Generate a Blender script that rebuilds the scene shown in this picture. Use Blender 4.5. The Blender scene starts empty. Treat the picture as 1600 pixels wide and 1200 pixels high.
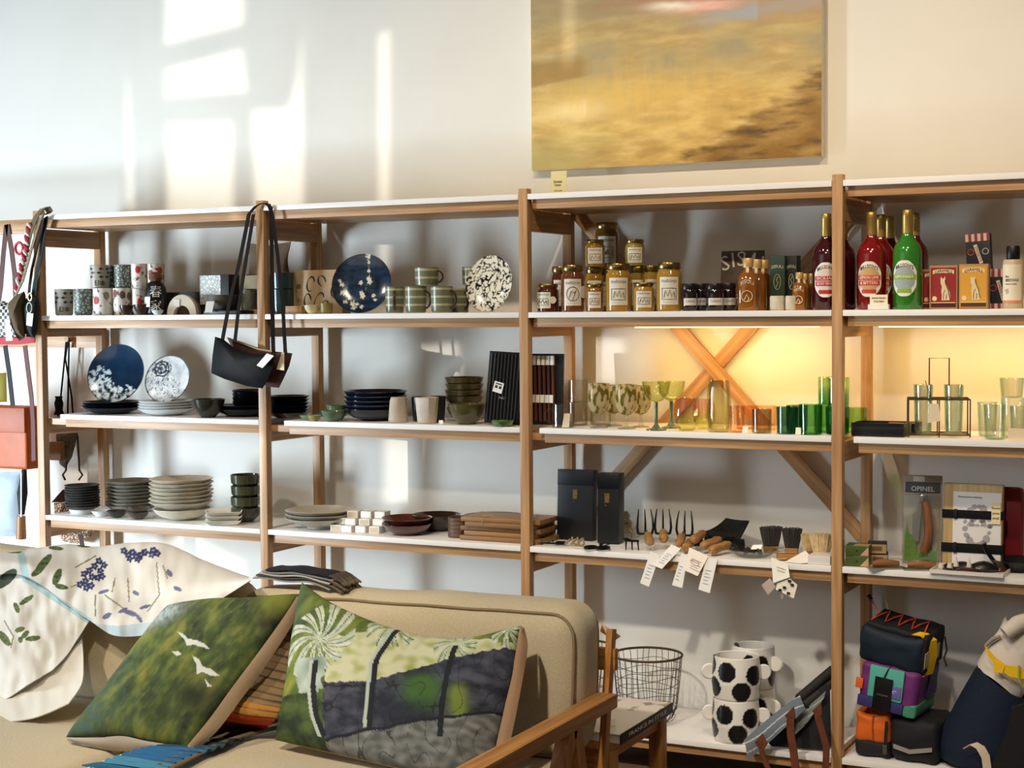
import bpy, bmesh, math, random
from mathutils import Vector, Matrix, noise
R_ = random.Random(7)
PI = math.pi
sc = bpy.context.scene
C = sc.collection
VL = bpy.context.view_layer

# ------------------------------------------------------------------ camera
F = 2510.4
CAM = Vector((4.6663, -4.988, 1.568))
YAW, PIT, ROL = math.radians(26.58), math.radians(-2.54), math.radians(-0.41)
FW = Vector((-math.sin(YAW) * math.cos(PIT), math.cos(YAW) * math.cos(PIT), math.sin(PIT)))
_r0 = Vector((math.cos(YAW), math.sin(YAW), 0)); _u0 = _r0.cross(FW)
RT = _r0 * math.cos(ROL) + _u0 * math.sin(ROL)
UP = -_r0 * math.sin(ROL) + _u0 * math.cos(ROL)
cd = bpy.data.cameras.new('camera'); co = bpy.data.objects.new('camera', cd); C.objects.link(co)
cd.sensor_fit = 'HORIZONTAL'; cd.sensor_width = 36.0; cd.lens = 36.0 * F / 1600
cd.clip_start = 0.05; cd.clip_end = 100
co.matrix_world = Matrix((( RT.x, UP.x, -FW.x, CAM.x), (RT.y, UP.y, -FW.y, CAM.y), (RT.z, UP.z, -FW.z, CAM.z), (0, 0, 0, 1)))
sc.camera = co

# ------------------------------------------------------------------ world, lights, exposure
sc.view_settings.view_transform = 'Standard'; sc.view_settings.look = 'None'
sc.view_settings.gamma = 1; sc.view_settings.exposure = 0.25; sc.view_settings.use_curve_mapping = False
sc.cycles.use_denoising = True
sc.cycles.max_bounces = 10; sc.cycles.transparent_max_bounces = 24; sc.cycles.transmission_bounces = 6
sc.cycles.caustics_reflective = False; sc.cycles.caustics_refractive = False
sc.cycles.sample_clamp_indirect = 4.0
w = bpy.data.worlds.new('world'); sc.world = w; w.use_nodes = True
w.node_tree.nodes['Background'].inputs['Color'].default_value = (0.95, 0.95, 0.95, 1)
w.node_tree.nodes['Background'].inputs['Strength'].default_value = 0.07

def light(name, kind, loc, target, energy, col, size=0.1, size_y=None, spot=None, blend=0.6):
    d = bpy.data.lights.new(name, kind); d.energy = energy; d.color = col
    if kind == 'AREA':
        d.size = size
        if size_y: d.shape = 'RECTANGLE'; d.size_y = size_y
    elif kind == 'SUN': d.angle = size
    else:
        d.shadow_soft_size = size
        if kind == 'SPOT': d.spot_size = spot; d.spot_blend = blend
    o = bpy.data.objects.new(name, d); C.objects.link(o); o.location = loc
    o.rotation_euler = (Vector(target) - Vector(loc)).to_track_quat('-Z', 'Y').to_euler()
    return o
SUN_AZ, SUN_K = math.radians(45), -0.03
light('sun', 'SUN', (-6, -6, 2), (-6 + math.sin(SUN_AZ), -6 + math.cos(SUN_AZ), 2 + SUN_K), 2.0, (1.0, 0.93, 0.82), math.radians(0.3))
# daylight of the shop window on the left
light('window_daylight', 'AREA', (-1.9, -2.7, 1.25), (-0.3, 0.4, 1.0), 60, (0.74, 0.88, 1.0), 0.45, 0.9).data.spread = math.radians(140)
light('low_fill', 'AREA', (-1.8, -2.5, 0.55), (0.2, 0.4, 0.8), 62, (0.70, 0.86, 1.0), 0.5, 0.6).data.spread = math.radians(150)  # extra low lamp, added to brighten the lower left wall
light('wash_fill_spot', 'SPOT', (3.9, -2.9, 3.2), (3.6, 0.1, 0.55), 105, (1.0, 0.93, 0.82), 0.08, spot=math.radians(44), blend=0.9)  # unseen spot added to lift the lower shelves of the fourth bay
light('room_fill', 'AREA', (0.8, -5.3, 2.4), (1.8, 0.4, 1.1), 11, (1.0, 0.93, 0.85), 3.5, 2.0)
# shop ceiling spots washing the wall, then two added as sofa fill
for x, e, c in ((0.2, 26, (1.0, 0.92, 0.80)), (1.5, 34, (1.0, 0.86, 0.68)), (2.75, 70, (1.0, 0.80, 0.56)), (4.1, 76, (1.0, 0.76, 0.50))):
    light('wash_fill_spot', 'SPOT', (x, -1.6, 3.2), (x, 0.4, 1.75), e, c, 0.05, spot=math.radians(95), blend=0.9)
for x, tx, e in ((0.9, 1.2, 215), (2.7, 2.6, 260)):
    light('wash_fill_spot', 'SPOT', (x, -3.6, 3.2), (tx, -1.35, 0.6), e, (1.0, 0.91, 0.78), 0.08, spot=math.radians(50), blend=0.8)

# ------------------------------------------------------------------ picture <-> place
def ray(px, py): return FW + RT * ((px - 800) / F) + UP * ((600 - py) / F)
def onY(px, py, Y):
    d = ray(px, py); return CAM + d * ((Y - CAM.y) / d.y)
def onZ(px, py, Z):
    d = ray(px, py); return CAM + d * ((Z - CAM.z) / d.z)
def onX(px, py, X):
    d = ray(px, py); return CAM + d * ((X - CAM.x) / d.x)
def proj(P):
    d = Vector(P) - CAM; z = d.dot(FW); return 800 + F * d.dot(RT) / z, 600 - F * d.dot(UP) / z
def mpp(P): return (Vector(P) - CAM).dot(FW) / F
def on(z, px, Y):
    "the point at height z and depth Y that the picture shows at column px"
    py = 600
    for _ in range(4):
        P = onY(px, py, Y); P.z = z; py = proj(P)[1]
    return P
def facing(P): return math.atan2(CAM.y - P[1], CAM.x - P[0]) + PI / 2

# ------------------------------------------------------------------ materials
def lin(h):
    h = h.lstrip('#'); v = [int(h[i:i + 2], 16) / 255 for i in (0, 2, 4)]
    return tuple(x / 12.92 if x <= 0.04045 else ((x + 0.055) / 1.055) ** 2.4 for x in v) + (1,)
MATS = {}
def nodes(m): return m.node_tree.nodes, m.node_tree.links, m.node_tree.nodes['Principled BSDF']
def mat(hexcol, rough=0.6, metal=0.0, coat=0.0, spec=0.5, vary=0.0, scale=20.0, bump=0.0, trans=0.0, emit=0.0, ior=1.45, sheen=0.0):
    key = (hexcol, rough, metal, coat, spec, vary, scale, bump, trans, emit, sheen)
    if key in MATS: return MATS[key]
    m = bpy.data.materials.new('paint_' + hexcol.strip('#')); m.use_nodes = True
    N, L, b = nodes(m); c = lin(hexcol)
    b.inputs['Base Color'].default_value = c; b.inputs['Roughness'].default_value = rough
    b.inputs['Metallic'].default_value = metal; b.inputs['Coat Weight'].default_value = coat
    b.inputs['Specular IOR Level'].default_value = spec; b.inputs['Transmission Weight'].default_value = trans
    b.inputs['IOR'].default_value = ior; b.inputs['Sheen Weight'].default_value = sheen
    if emit: b.inputs['Emission Color'].default_value = c; b.inputs['Emission Strength'].default_value = emit
    if vary or bump:
        tc = N.new('ShaderNodeTexCoord'); n = N.new('ShaderNodeTexNoise'); n.inputs['Scale'].default_value = scale
        n.inputs['Detail'].default_value = 5; L.new(tc.outputs['Object'], n.inputs['Vector'])
        if vary:
            r = N.new('ShaderNodeValToRGB')
            r.color_ramp.elements[0].position = 0.3; r.color_ramp.elements[1].position = 0.7
            r.color_ramp.elements[0].color = tuple(x * (1 - vary) for x in c[:3]) + (1,)
            r.color_ramp.elements[1].color = tuple(min(1, x * (1 + vary * 0.7)) for x in c[:3]) + (1,)
            L.new(n.outputs['Fac'], r.inputs['Fac']); L.new(r.outputs['Color'], b.inputs['Base Color'])
        if bump:
            bp = N.new('ShaderNodeBump'); bp.inputs['Strength'].default_value = bump; bp.inputs['Distance'].default_value = 0.004
            L.new(n.outputs['Fac'], bp.inputs['Height']); L.new(bp.outputs['Normal'], b.inputs['Normal'])
    MATS[key] = m; return m
def wood(axis, a='#c79c6c', b_='#a0744a', rough=0.45):
    key = ('wood', axis, a, b_)
    if key in MATS: return MATS[key]
    m = bpy.data.materials.new('wood_grain_' + axis); m.use_nodes = True; N, L, b = nodes(m)
    tc = N.new('ShaderNodeTexCoord'); mp = N.new('ShaderNodeMapping'); n = N.new('ShaderNodeTexNoise')
    s = [70, 70, 70]; s['xyz'.index(axis)] = 3.0
    mp.inputs['Scale'].default_value = s; n.inputs['Scale'].default_value = 1; n.inputs['Detail'].default_value = 4
    L.new(tc.outputs['Object'], mp.inputs['Vector']); L.new(mp.outputs['Vector'], n.inputs['Vector'])
    r = N.new('ShaderNodeValToRGB'); r.color_ramp.elements[0].position = 0.32; r.color_ramp.elements[1].position = 0.68
    r.color_ramp.elements[0].color = lin(b_); r.color_ramp.elements[1].color = lin(a)
    L.new(n.outputs['Fac'], r.inputs['Fac']); L.new(r.outputs['Color'], b.inputs['Base Color'])
    b.inputs['Roughness'].default_value = rough
    bp = N.new('ShaderNodeBump'); bp.inputs['Strength'].default_value = 0.12; bp.inputs['Distance'].default_value = 0.002
    L.new(n.outputs['Fac'], bp.inputs['Height']); L.new(bp.outputs['Normal'], b.inputs['Normal'])
    MATS[key] = m; return m
def thin(h): return tuple(x ** 0.25 for x in lin(h)[:3]) + (1,)
def glass(hexcol, edge='#ffffff', gloss=0.12, strength=1.0):
    "thin clear or tinted glass: tint gets deeper where the wall is seen edge on"
    key = ('glass', hexcol, edge, gloss)
    if key in MATS: return MATS[key]
    m = bpy.data.materials.new('glass_' + hexcol.strip('#')); m.use_nodes = True
    N = m.node_tree.nodes; L = m.node_tree.links; N.remove(N['Principled BSDF']); out = N['Material Output']
    lw = N.new('ShaderNodeLayerWeight'); lw.inputs['Blend'].default_value = 0.35
    mx = N.new('ShaderNodeMix'); mx.data_type = 'RGBA'; mx.inputs[6].default_value = thin(hexcol); mx.inputs[7].default_value = thin(edge)
    L.new(lw.outputs['Facing'], mx.inputs[0])
    t = N.new('ShaderNodeBsdfTransparent'); L.new(mx.outputs[2], t.inputs['Color'])
    g = N.new('ShaderNodeBsdfGlossy'); g.inputs['Roughness'].default_value = 0.03
    pw = N.new('ShaderNodeMath'); pw.operation = 'POWER'; pw.inputs[1].default_value = 3.0; L.new(lw.outputs['Facing'], pw.inputs[0])
    ad = N.new('ShaderNodeMath'); ad.operation = 'MULTIPLY_ADD'; ad.inputs[1].default_value = 0.6; ad.inputs[2].default_value = gloss * 0.15
    L.new(pw.outputs[0], ad.inputs[0])
    ms = N.new('ShaderNodeMixShader'); L.new(ad.outputs[0], ms.inputs[0]); L.new(t.outputs[0], ms.inputs[1]); L.new(g.outputs[0], ms.inputs[2])
    L.new(ms.outputs[0], out.inputs['Surface']); MATS[key] = m; return m
def colmat(name, rough=0.8, bump=0.0, bscale=300, coat=0.0, sheen=0.0):
    "surface whose printed or painted design is stored per vertex"
    key = ('col', name)
    if key in MATS: return MATS[key]
    m = bpy.data.materials.new(name); m.use_nodes = True; N, L, b = nodes(m)
    a = N.new('ShaderNodeAttribute'); a.attribute_name = 'Col'; L.new(a.outputs['Color'], b.inputs['Base Color'])
    b.inputs['Roughness'].default_value = rough; b.inputs['Coat Weight'].default_value = coat; b.inputs['Sheen Weight'].default_value = sheen
    if bump:
        tc = N.new('ShaderNodeTexCoord'); n = N.new('ShaderNodeTexNoise'); n.inputs['Scale'].default_value = bscale
        L.new(tc.outputs['Object'], n.inputs['Vector'])
        bp = N.new('ShaderNodeBump'); bp.inputs['Strength'].default_value = bump; bp.inputs['Distance'].default_value = 0.003
        L.new(n.outputs['Fac'], bp.inputs['Height']); L.new(bp.outputs['Normal'], b.inputs['Normal'])
    MATS[key] = m; return m
def spotted(name, base, spot, scale, thresh=0.5, rough=0.35, kind='voronoi', stretch=(1, 1, 1), coat=0.0):
    "two-colour printed pattern"
    key = ('spot', name)
    if key in MATS: return MATS[key]
    m = bpy.data.materials.new(name); m.use_nodes = True; N, L, b = nodes(m)
    tc = N.new('ShaderNodeTexCoord'); mp = N.new('ShaderNodeMapping'); mp.inputs['Scale'].default_value = stretch
    L.new(tc.outputs['Object'], mp.inputs['Vector'])
    if kind == 'noise':
        n = N.new('ShaderNodeTexNoise'); n.inputs['Detail'].default_value = 3; o = n.outputs['Fac']
    elif kind == 'wave':
        n = N.new('ShaderNodeTexWave'); n.bands_direction = 'Z'; n.inputs['Distortion'].default_value = 0.6; n.inputs['Detail'].default_value = 2; o = n.outputs['Fac']
    elif kind == 'edge':
        n = N.new('ShaderNodeTexVoronoi'); n.feature = 'DISTANCE_TO_EDGE'; o = n.outputs['Distance']
    else:
        n = N.new('ShaderNodeTexVoronoi'); o = n.outputs['Distance']
    n.inputs['Scale'].default_value = scale; L.new(mp.outputs['Vector'], n.inputs['Vector'])
    r = N.new('ShaderNodeValToRGB'); e = r.color_ramp.elements
    e[0].position = max(0, thresh - 0.03); e[1].position = min(1, thresh + 0.03); e[0].color = lin(spot); e[1].color = lin(base)
    L.new(o, r.inputs['Fac']); L.new(r.outputs['Color'], b.inputs['Base Color'])
    b.inputs['Roughness'].default_value = rough; b.inputs['Coat Weight'].default_value = coat
    MATS[key] = m; return m

# ------------------------------------------------------------------ meshes
class MB:
    def __init__(s): s.v = []; s.f = []
    def add(s, vs, fs):
        n = len(s.v); s.v += [tuple(v) for v in vs]; s.f += [tuple(i + n for i in f) for f in fs]; return s
    def xf(s, M):
        s.v = [tuple(M @ Vector(v)) for v in s.v]; return s
    def box(s, x0, x1, y0, y1, z0, z1, bev=0.0, seg=2):
        if not bev:
            return s.add([(x0, y0, z0), (x1, y0, z0), (x1, y1, z0), (x0, y1, z0), (x0, y0, z1), (x1, y0, z1), (x1, y1, z1), (x0, y1, z1)],
                         [(0, 3, 2, 1), (4, 5, 6, 7), (0, 1, 5, 4), (1, 2, 6, 5), (2, 3, 7, 6), (3, 0, 4, 7)])
        bm = bmesh.new(); bmesh.ops.create_cube(bm, size=1)
        for v in bm.verts: v.co = ((x0 + x1) / 2 + v.co.x * (x1 - x0), (y0 + y1) / 2 + v.co.y * (y1 - y0), (z0 + z1) / 2 + v.co.z * (z1 - z0))
        bmesh.ops.bevel(bm, geom=bm.edges[:], offset=bev, segments=seg, affect='EDGES', profile=0.6)
        bm.verts.index_update(); s.add([v.co[:] for v in bm.verts], [[v.index for v in f.verts] for f in bm.faces]); bm.free(); return s
    def lathe(s, prof, seg=32, wob=0.0, sx=1.0, sy=1.0, squ=0.0, seed=0.0):
        rings = []; vs = []; fs = []
        for (r, z) in prof:
            if r < 1e-6: vs.append((0, 0, z)); rings.append([len(vs) - 1]); continue
            ring = []
            for k in range(seg):
                a = 2 * PI * k / seg; rr = r
                if wob: rr *= 1 + wob * noise.noise(Vector((math.cos(a) * 1.3 + seed, math.sin(a) * 1.3, z * 14)))
                if squ:
                    c_, s_ = abs(math.cos(a)), abs(math.sin(a)); rr *= (1 - squ) + squ / max(c_, s_)
                vs.append((rr * math.cos(a) * sx, rr * math.sin(a) * sy, z + (wob * r * 0.5 * noise.noise(Vector((math.cos(a) * 1.7, math.sin(a) * 1.7, seed + 3))) if wob else 0))); ring.append(len(vs) - 1)
            rings.append(ring)
        for A, B in zip(rings, rings[1:]):
            if len(A) == 1 and len(B) == 1: continue
            for k in range(seg):
                j = (k + 1) % seg
                if len(A) == 1: fs.append((A[0], B[j], B[k]))
                elif len(B) == 1: fs.append((A[k], A[j], B[0]))
                else: fs.append((A[k], A[j], B[j], B[k]))
        return s.add(vs, fs)
    def tube(s, pts, r, seg=8, closed=False, flat=None):
        P = [Vector(p) for p in pts]; n = len(P); rings = []; vs = []; fs = []; nrm = None
        for i in range(n):
            a = P[(i - 1) % n] if (closed or i > 0) else P[i]; b = P[(i + 1) % n] if (closed or i < n - 1) else P[i]
            t = (b - a).normalized()
            if nrm is None:
                nrm = t.cross(Vector((0, 0, 1))); nrm = nrm if nrm.length > 1e-3 else t.cross(Vector((0, 1, 0)))
            nrm = (nrm - t * nrm.dot(t)).normalized(); bn = t.cross(nrm)
            rr = r[i] if isinstance(r, (list, tuple)) else r
            ring = []
            for k in range(seg):
                th = 2 * PI * (k + 0.5) / seg; f2 = flat if flat else 1.0
                vs.append(P[i] + nrm * math.cos(th) * rr + bn * math.sin(th) * rr * f2); ring.append(len(vs) - 1)
            rings.append(ring)
        m = n if closed else n - 1
        for i in range(m):
            A, B = rings[i], rings[(i + 1) % n]
            for k in range(seg): fs.append((A[k], A[(k + 1) % seg], B[(k + 1) % seg], B[k]))
        if not closed: fs.append(tuple(reversed(rings[0]))); fs.append(tuple(rings[-1]))
        return s.add(vs, fs)
    def strap(s, pts, wv, th=0.002):
        "flat band along pts, wv = half-width vector (or list)"
        vs = []; fs = []; P = [Vector(p) for p in pts]; n = len(P)
        for i, p in enumerate(P):
            h = Vector(wv[i]) if isinstance(wv, list) else Vector(wv)
            t = (P[min(i + 1, n - 1)] - P[max(i - 1, 0)]).normalized(); nn = t.cross(h).normalized() * th / 2
            vs += [p - h - nn, p + h - nn, p + h + nn, p - h + nn]
        for i in range(n - 1):
            a, b = i * 4, i * 4 + 4
            for k in range(4): fs.append((a + k, a + (k + 1) % 4, b + (k + 1) % 4, b + k))
        fs += [(3, 2, 1, 0), (n * 4 - 4, n * 4 - 3, n * 4 - 2, n * 4 - 1)]
        return s.add(vs, fs)
    def prism(s, poly, y0, y1):
        "outline in x,z extruded along y"
        n = len(poly); vs = [(x, y0, z) for x, z in poly] + [(x, y1, z) for x, z in poly]
        fs = [tuple(range(n)), tuple(reversed(range(n, 2 * n)))] + [(i, i + n, (i + 1) % n + n, (i + 1) % n) for i in range(n)]
        return s.add(vs, fs)
    def slab(s, pts, th):
        "flat or folded polygon given by 3-D points, thickened"
        P = [Vector(p) for p in pts]; nn = (P[1] - P[0]).cross(P[2] - P[0]).normalized() * th; n = len(P)
        vs = P + [p + nn for p in P]
        fs = [tuple(reversed(range(n))), tuple(range(n, 2 * n))] + [(i, (i + 1) % n, (i + 1) % n + n, i + n) for i in range(n)]
        return s.add(vs, fs)
    def sheet(s, rows, th=0.0):
        "grid of 3-D points; th > 0 gives a closed cloth of that thickness"
        a = len(rows); b = len(rows[0]); P = [[Vector(p) for p in r] for r in rows]
        fr = [(i * b + j, i * b + j + 1, (i + 1) * b + j + 1, (i + 1) * b + j) for i in range(a - 1) for j in range(b - 1)]
        top = [p for r in P for p in r]
        if not th: return s.add(top, fr)
        bot = []
        for i in range(a):
            for j in range(b):
                du = P[i][min(j + 1, b - 1)] - P[i][max(j - 1, 0)]; dv = P[min(i + 1, a - 1)][j] - P[max(i - 1, 0)][j]
                nn = du.cross(dv); nn = nn.normalized() if nn.length > 1e-9 else Vector((0, -1, 0))
                bot.append(P[i][j] - nn * th)
        o = a * b; fs = list(fr) + [tuple(o + k for k in reversed(f)) for f in fr]
        edge = [j for j in range(b)] + [i * b + b - 1 for i in range(1, a)] + [(a - 1) * b + j for j in range(b - 2, -1, -1)] + [i * b for i in range(a - 2, 0, -1)]
        for k in range(len(edge)):
            p, q = edge[k], edge[(k + 1) % len(edge)]; fs.append((q, p, p + o, q + o))
        return s.add(top + bot, fs)
    def mesh(s, name='m', smooth=True, angle=0.7):
        me = bpy.data.meshes.new(name); me.from_pydata(s.v, [], s.f)
        bm = bmesh.new(); bm.from_mesh(me); bmesh.ops.recalc_face_normals(bm, faces=bm.faces[:]); bm.to_mesh(me); bm.free()
        if smooth: me.shade_smooth(); me.set_sharp_from_angle(angle=angle)
        me.update(); return me
def paint(me, fn):
    a = me.color_attributes.new('Col', 'FLOAT_COLOR', 'POINT')
    for i, v in enumerate(me.vertices): a.data[i].color = fn(i, v.co)

def tag(o, label=None, cat=None, group=None, kind=None):
    if label: o['label'] = label
    if cat: o['category'] = cat
    if group: o['group'] = group
    if kind: o['kind'] = kind
    return o
def ob(name, me, m, parent=None, loc=(0, 0, 0), rot=(0, 0, 0)):
    if isinstance(me, MB): me = me.mesh(name)
    if m is not None and not me.materials: me.materials.append(m)
    o = bpy.data.objects.new(name, me); C.objects.link(o); o.location = loc; o.rotation_euler = rot
    if parent: o.parent = parent
    return o
def thing(name, label, cat, loc=(0, 0, 0), rot=(0, 0, 0), group=None):
    o = bpy.data.objects.new(name, None); C.objects.link(o); o.location = loc
    o.rotation_euler = (0, 0, rot) if isinstance(rot, (int, float)) else rot
    o.empty_display_size = 0.03
    return tag(o, label, cat, group)
def dup(t, loc, rot=None, label=None, group=None, scale=None):
    def cp(o, par):
        c = o.copy(); C.objects.link(c)
        if par: c.parent = par
        for ch in list(o.children): cp(ch, c)
        return c
    c = cp(t, None); c.location = loc
    if rot is not None: c.rotation_euler = (0, 0, rot) if isinstance(rot, (int, float)) else rot
    if scale: c.scale = (scale,) * 3 if isinstance(scale, (int, float)) else scale
    return tag(c, label, None, group)

def text_raw(body, size, align='CENTER', ext=0.0004):
    c = bpy.data.curves.new('t', 'FONT'); c.body = body; c.size = size; c.align_x = align; c.align_y = 'CENTER'; c.extrude = ext; c.resolution_u = 2
    o = bpy.data.objects.new('t', c); C.objects.link(o); VL.update()
    me = bpy.data.meshes.new_from_object(o.evaluated_get(bpy.context.evaluated_depsgraph_get()))
    bpy.data.objects.remove(o); bpy.data.curves.remove(c); return me
def text_flat(body, size, w=None, align='CENTER', bold=0.0, arc=0.0):
    "lettering standing in x,z facing -y; w = wanted width; arc = bow of the line"
    me = text_raw(body, size, align)
    xs = [v.co.x for v in me.vertices]; k = w / max(1e-6, max(xs) - min(xs)) if w and xs else 1
    for v in me.vertices:
        x, y, z = v.co; x *= k
        v.co = (x, -z - 0.0006, y + (arc * (1 - (x / (w / 2 if w else 0.02)) ** 2) if arc else 0))
    me.flip_normals(); return me
def text_bent(body, size, r, z0, w=None, arc=0.0, off=0.0):
    "the same wrapped on a cylinder of radius r, facing -y"
    me = text_flat(body, size, w, arc=arc)
    for v in me.vertices:
        x, y, z = v.co; rr = r - y; a = (x + off) / r; v.co = (rr * math.sin(a), -rr * math.cos(a), z + z0)
    return me
def patch(r, z0, z1, wdt, outline=None, seg=14, eps=0.0006, off=0.0):
    "curved label of arc width wdt wrapped on radius r, facing -y; outline(t) narrows the top and bottom"
    b = MB(); rows = []
    for k in range(seg + 1):
        t = k / seg; a = ((t - 0.5) * wdt + off) / r; lo, hi = (z0, z1) if not outline else outline(t, z0, z1)
        rows.append([((r + eps) * math.sin(a), -(r + eps) * math.cos(a), lo + (hi - lo) * q / 6) for q in range(7)])
    return b.sheet(rows, 0.0004)
def hexlabel(t, z0, z1):
    h = z1 - z0; q = abs(t - 0.5) * 2; c = min(1, max(0, (q - 0.15) / 0.85)); d = h * 0.30 * c * c + (0.02 * h if q > 0.97 else 0)
    return z0 + d, z1 - d
def shell(outer, t):
    "closed vessel profile from an outer profile (bottom to rim) and wall thickness"
    inn = [(max(0.0, r - t), max(z, outer[0][1] + t)) for r, z in outer]
    p = [(0, outer[0][1])] + list(outer); top = outer[-1]
    p += [(top[0] - t * 0.5, top[1] + t * 0.3)] + list(reversed(inn)); p += [(0, outer[0][1] + t)]
    return p

# ------------------------------------------------------------------ room
W, S, D, ZW = 1.10, 0.034, 0.362, 0.43
L1, L2, L3, L4, L5 = 1.977, 1.570, 1.171, 0.757, 0.144
def structure(name, b, m):
    o = ob(name, b, m); o['kind'] = 'structure'; return o
wallm = mat('#e9e6dd', 0.75, vary=0.03, scale=3.0, bump=0.04)
structure('wall_back', MB().box(-4, 7, ZW, ZW + 0.12, 0, 4.4), wallm)
structure('floor', MB().box(-8, 8, -6, ZW, -0.1, 0), mat('#7d6a56', 0.5, vary=0.15, scale=4))
cu = bpy.data.curves.new('sun_gobo_wall', 'CURVE'); cu.dimensions = '2D'; cu.fill_mode = 'BOTH'; cu.extrude = 0.01  # unseen wall added as a gobo, its openings shaped to throw the sun patches
def spl(pts):
    s = cu.splines.new('POLY'); s.points.add(len(pts) - 1)
    for p, q in zip(s.points, pts): p.co = (q[0], q[1], 0, 1)
    s.use_cyclic_u = True
spl([(-9, 0), (8, 0), (8, 4.4), (-9, 4.4)])
for p in (
    [(-5.689, 3.299), (-5.266, 3.255), (-5.277, 3.004), (-5.696, 2.95)], [(-5.698, 2.854), (-5.285, 2.909), (-5.26, 2.731), (-5.697, 2.734)],
    [(-5.693, 2.622), (-5.341, 2.617), (-5.339, 2.235), (-5.701, 2.248)],
    [(-5.26, 2.708), (-5.236, 2.655), (-5.082, 2.65), (-5.034, 2.775), (-5.007, 2.963), (-4.988, 2.961), (-4.996, 2.224), (-5.246, 2.232)],
    [(-4.655, 2.909), (-4.585, 2.93), (-4.6, 1.986), (-4.661, 1.987)], [(-5.903, 2.837), (-5.876, 2.835), (-5.857, 2.266), (-5.909, 2.268)],
    [(-4.505, 1.694), (-4.293, 1.712), (-4.288, 1.572), (-4.506, 1.569)], [(-4.648, 1.345), (-4.46, 1.351), (-4.497, 1.087), (-4.652, 1.079)],
    [(-5.843, 0.859), (-5.587, 0.9), (-5.31, 0.796), (-5.312, 0.662), (-5.849, 0.623)], [(-7.2, 1.254), (-6.41, 1.268), (-6.41, 0.70), (-7.2, 0.70)],
    [(-6.30, 1.15), (-6.0, 1.145), (-6.0, 0.66), (-6.30, 0.66)], [(-3.762, 0.895), (-3.621, 0.904), (-3.622, 0.596), (-3.763, 0.584)],
    [(-3.765, 1.724), (-3.607, 1.725), (-3.608, 1.561), (-3.766, 1.559)], [(-3.788, 3.103), (-3.734, 3.098), (-3.746, 2.717), (-3.79, 2.709)]): spl(p)
wf = bpy.data.objects.new('sun_gobo_wall', cu); C.objects.link(wf); wf.location = (0, -5.6, 0); wf.rotation_euler = (PI / 2, 0, 0); wf['kind'] = 'structure'
cu.materials.append(wallm)

# ------------------------------------------------------------------ shelving
WX, WY, WZ = wood('x'), wood('y'), wood('z')
WHITE = mat('#f1efec', 0.35)
rack = thing('shelving_unit', 'long open oak shelving with white shelf boards along the wall', 'shelving', (0, 0, 0))
for i in range(-1, 5):
    x = i * W
    o = ob('post', MB().box(x, x + S, 0, S, 0, 1.995, 0.002), WZ, rack)
    o = ob('post', MB().box(x, x + S, D, D + S, 0, 1.965, 0.002), WZ, rack)
    for lv, dz in ((L1, 0.115), (L2, 0.075), (L3, 0.072), (L4, 0.082), (L5, 0.08)):
        if i == -1: continue
        top = lv - 0.021 if lv != L1 else lv - 0.055
        ob('side_rail', MB().box(x + 0.006, x + S - 0.002, S, D, lv - dz - 0.012, top), WY, rack)
def board(i, lv, x0=None):
    xa = (x0 if x0 is not None else i * W + S + 0.001); xb = (i + 1) * W - 0.001
    b = ob('shelf_board', MB().box(xa, xb, 0.0, 0.40, lv - 0.020, lv - 0.0008, 0.0015), WHITE, rack); b['label'] = 'white laminate shelf board'
    ob('shelf_rail', MB().box(xa + 0.012, xb, 0.018, 0.395, lv - 0.052, lv - 0.0205, 0.001), WX, b)
for i in range(4):
    board(i, L1); board(i, L2); board(i, L4)
    board(i, L3, {0: 0.125, 1: 1.215, 2: 2.275, 3: 3.37}[i])
    if i != 3: ob('shelf_lip', MB().box(i * W + S, i * W + S + 0.13, 0.03, 0.06, L3 - 0.045, L3 - 0.021), WX, rack)
    board(i, L5)
# black rail piece and the crossed braces at the back of the third bay
for sgn in (1, -1):
    x0, x1, z0, z1 = 2 * W + S, 3 * W, 1.94, 0.80
    if sgn < 0: x0, x1 = x1, x0
    Lg = math.hypot(x1 - x0, z1 - z0); a = math.atan2(-(z1 - z0), x1 - x0)
    b = MB().box(-Lg / 2, Lg / 2, -0.008, 0.008, -0.024, 0.024, 0.001)
    ob('cross_brace', b, WX, rack, ((x0 + x1) / 2, 0.412 if sgn < 0 else 0.395 + 0.0, (z0 + z1) / 2), (0, a, 0))
# the coat rails of the bay on the left
ob('peg_rail', MB().box(-W + S, 0, 0.004, 0.026, 1.905, 1.962, 0.001), WX, rack)
ob('peg_rail', MB().box(-W + S, 0.0, 0.40, 0.425, 1.43, 1.50, 0.001), WX, rack)
# warm light strips under the second shelf
for i, xa in ((2, 2.55), (3, 3.40)):
    xb = (i + 1) * W - 0.1
    st = ob('light_strip', MB().box(xa, xb, 0.20, 0.215, L2 - 0.058, L2 - 0.052), mat('#ffd9a0', 0.5, emit=2.0), rack); st['label'] = 'warm glowing light strip'
    light('strip_glow', 'AREA', ((xa + xb) / 2, 0.205, L2 - 0.062), ((xa + xb) / 2, 0.33, L2 - 0.3), 1.9, (1.0, 0.62, 0.20), xb - xa, 0.015)

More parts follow.
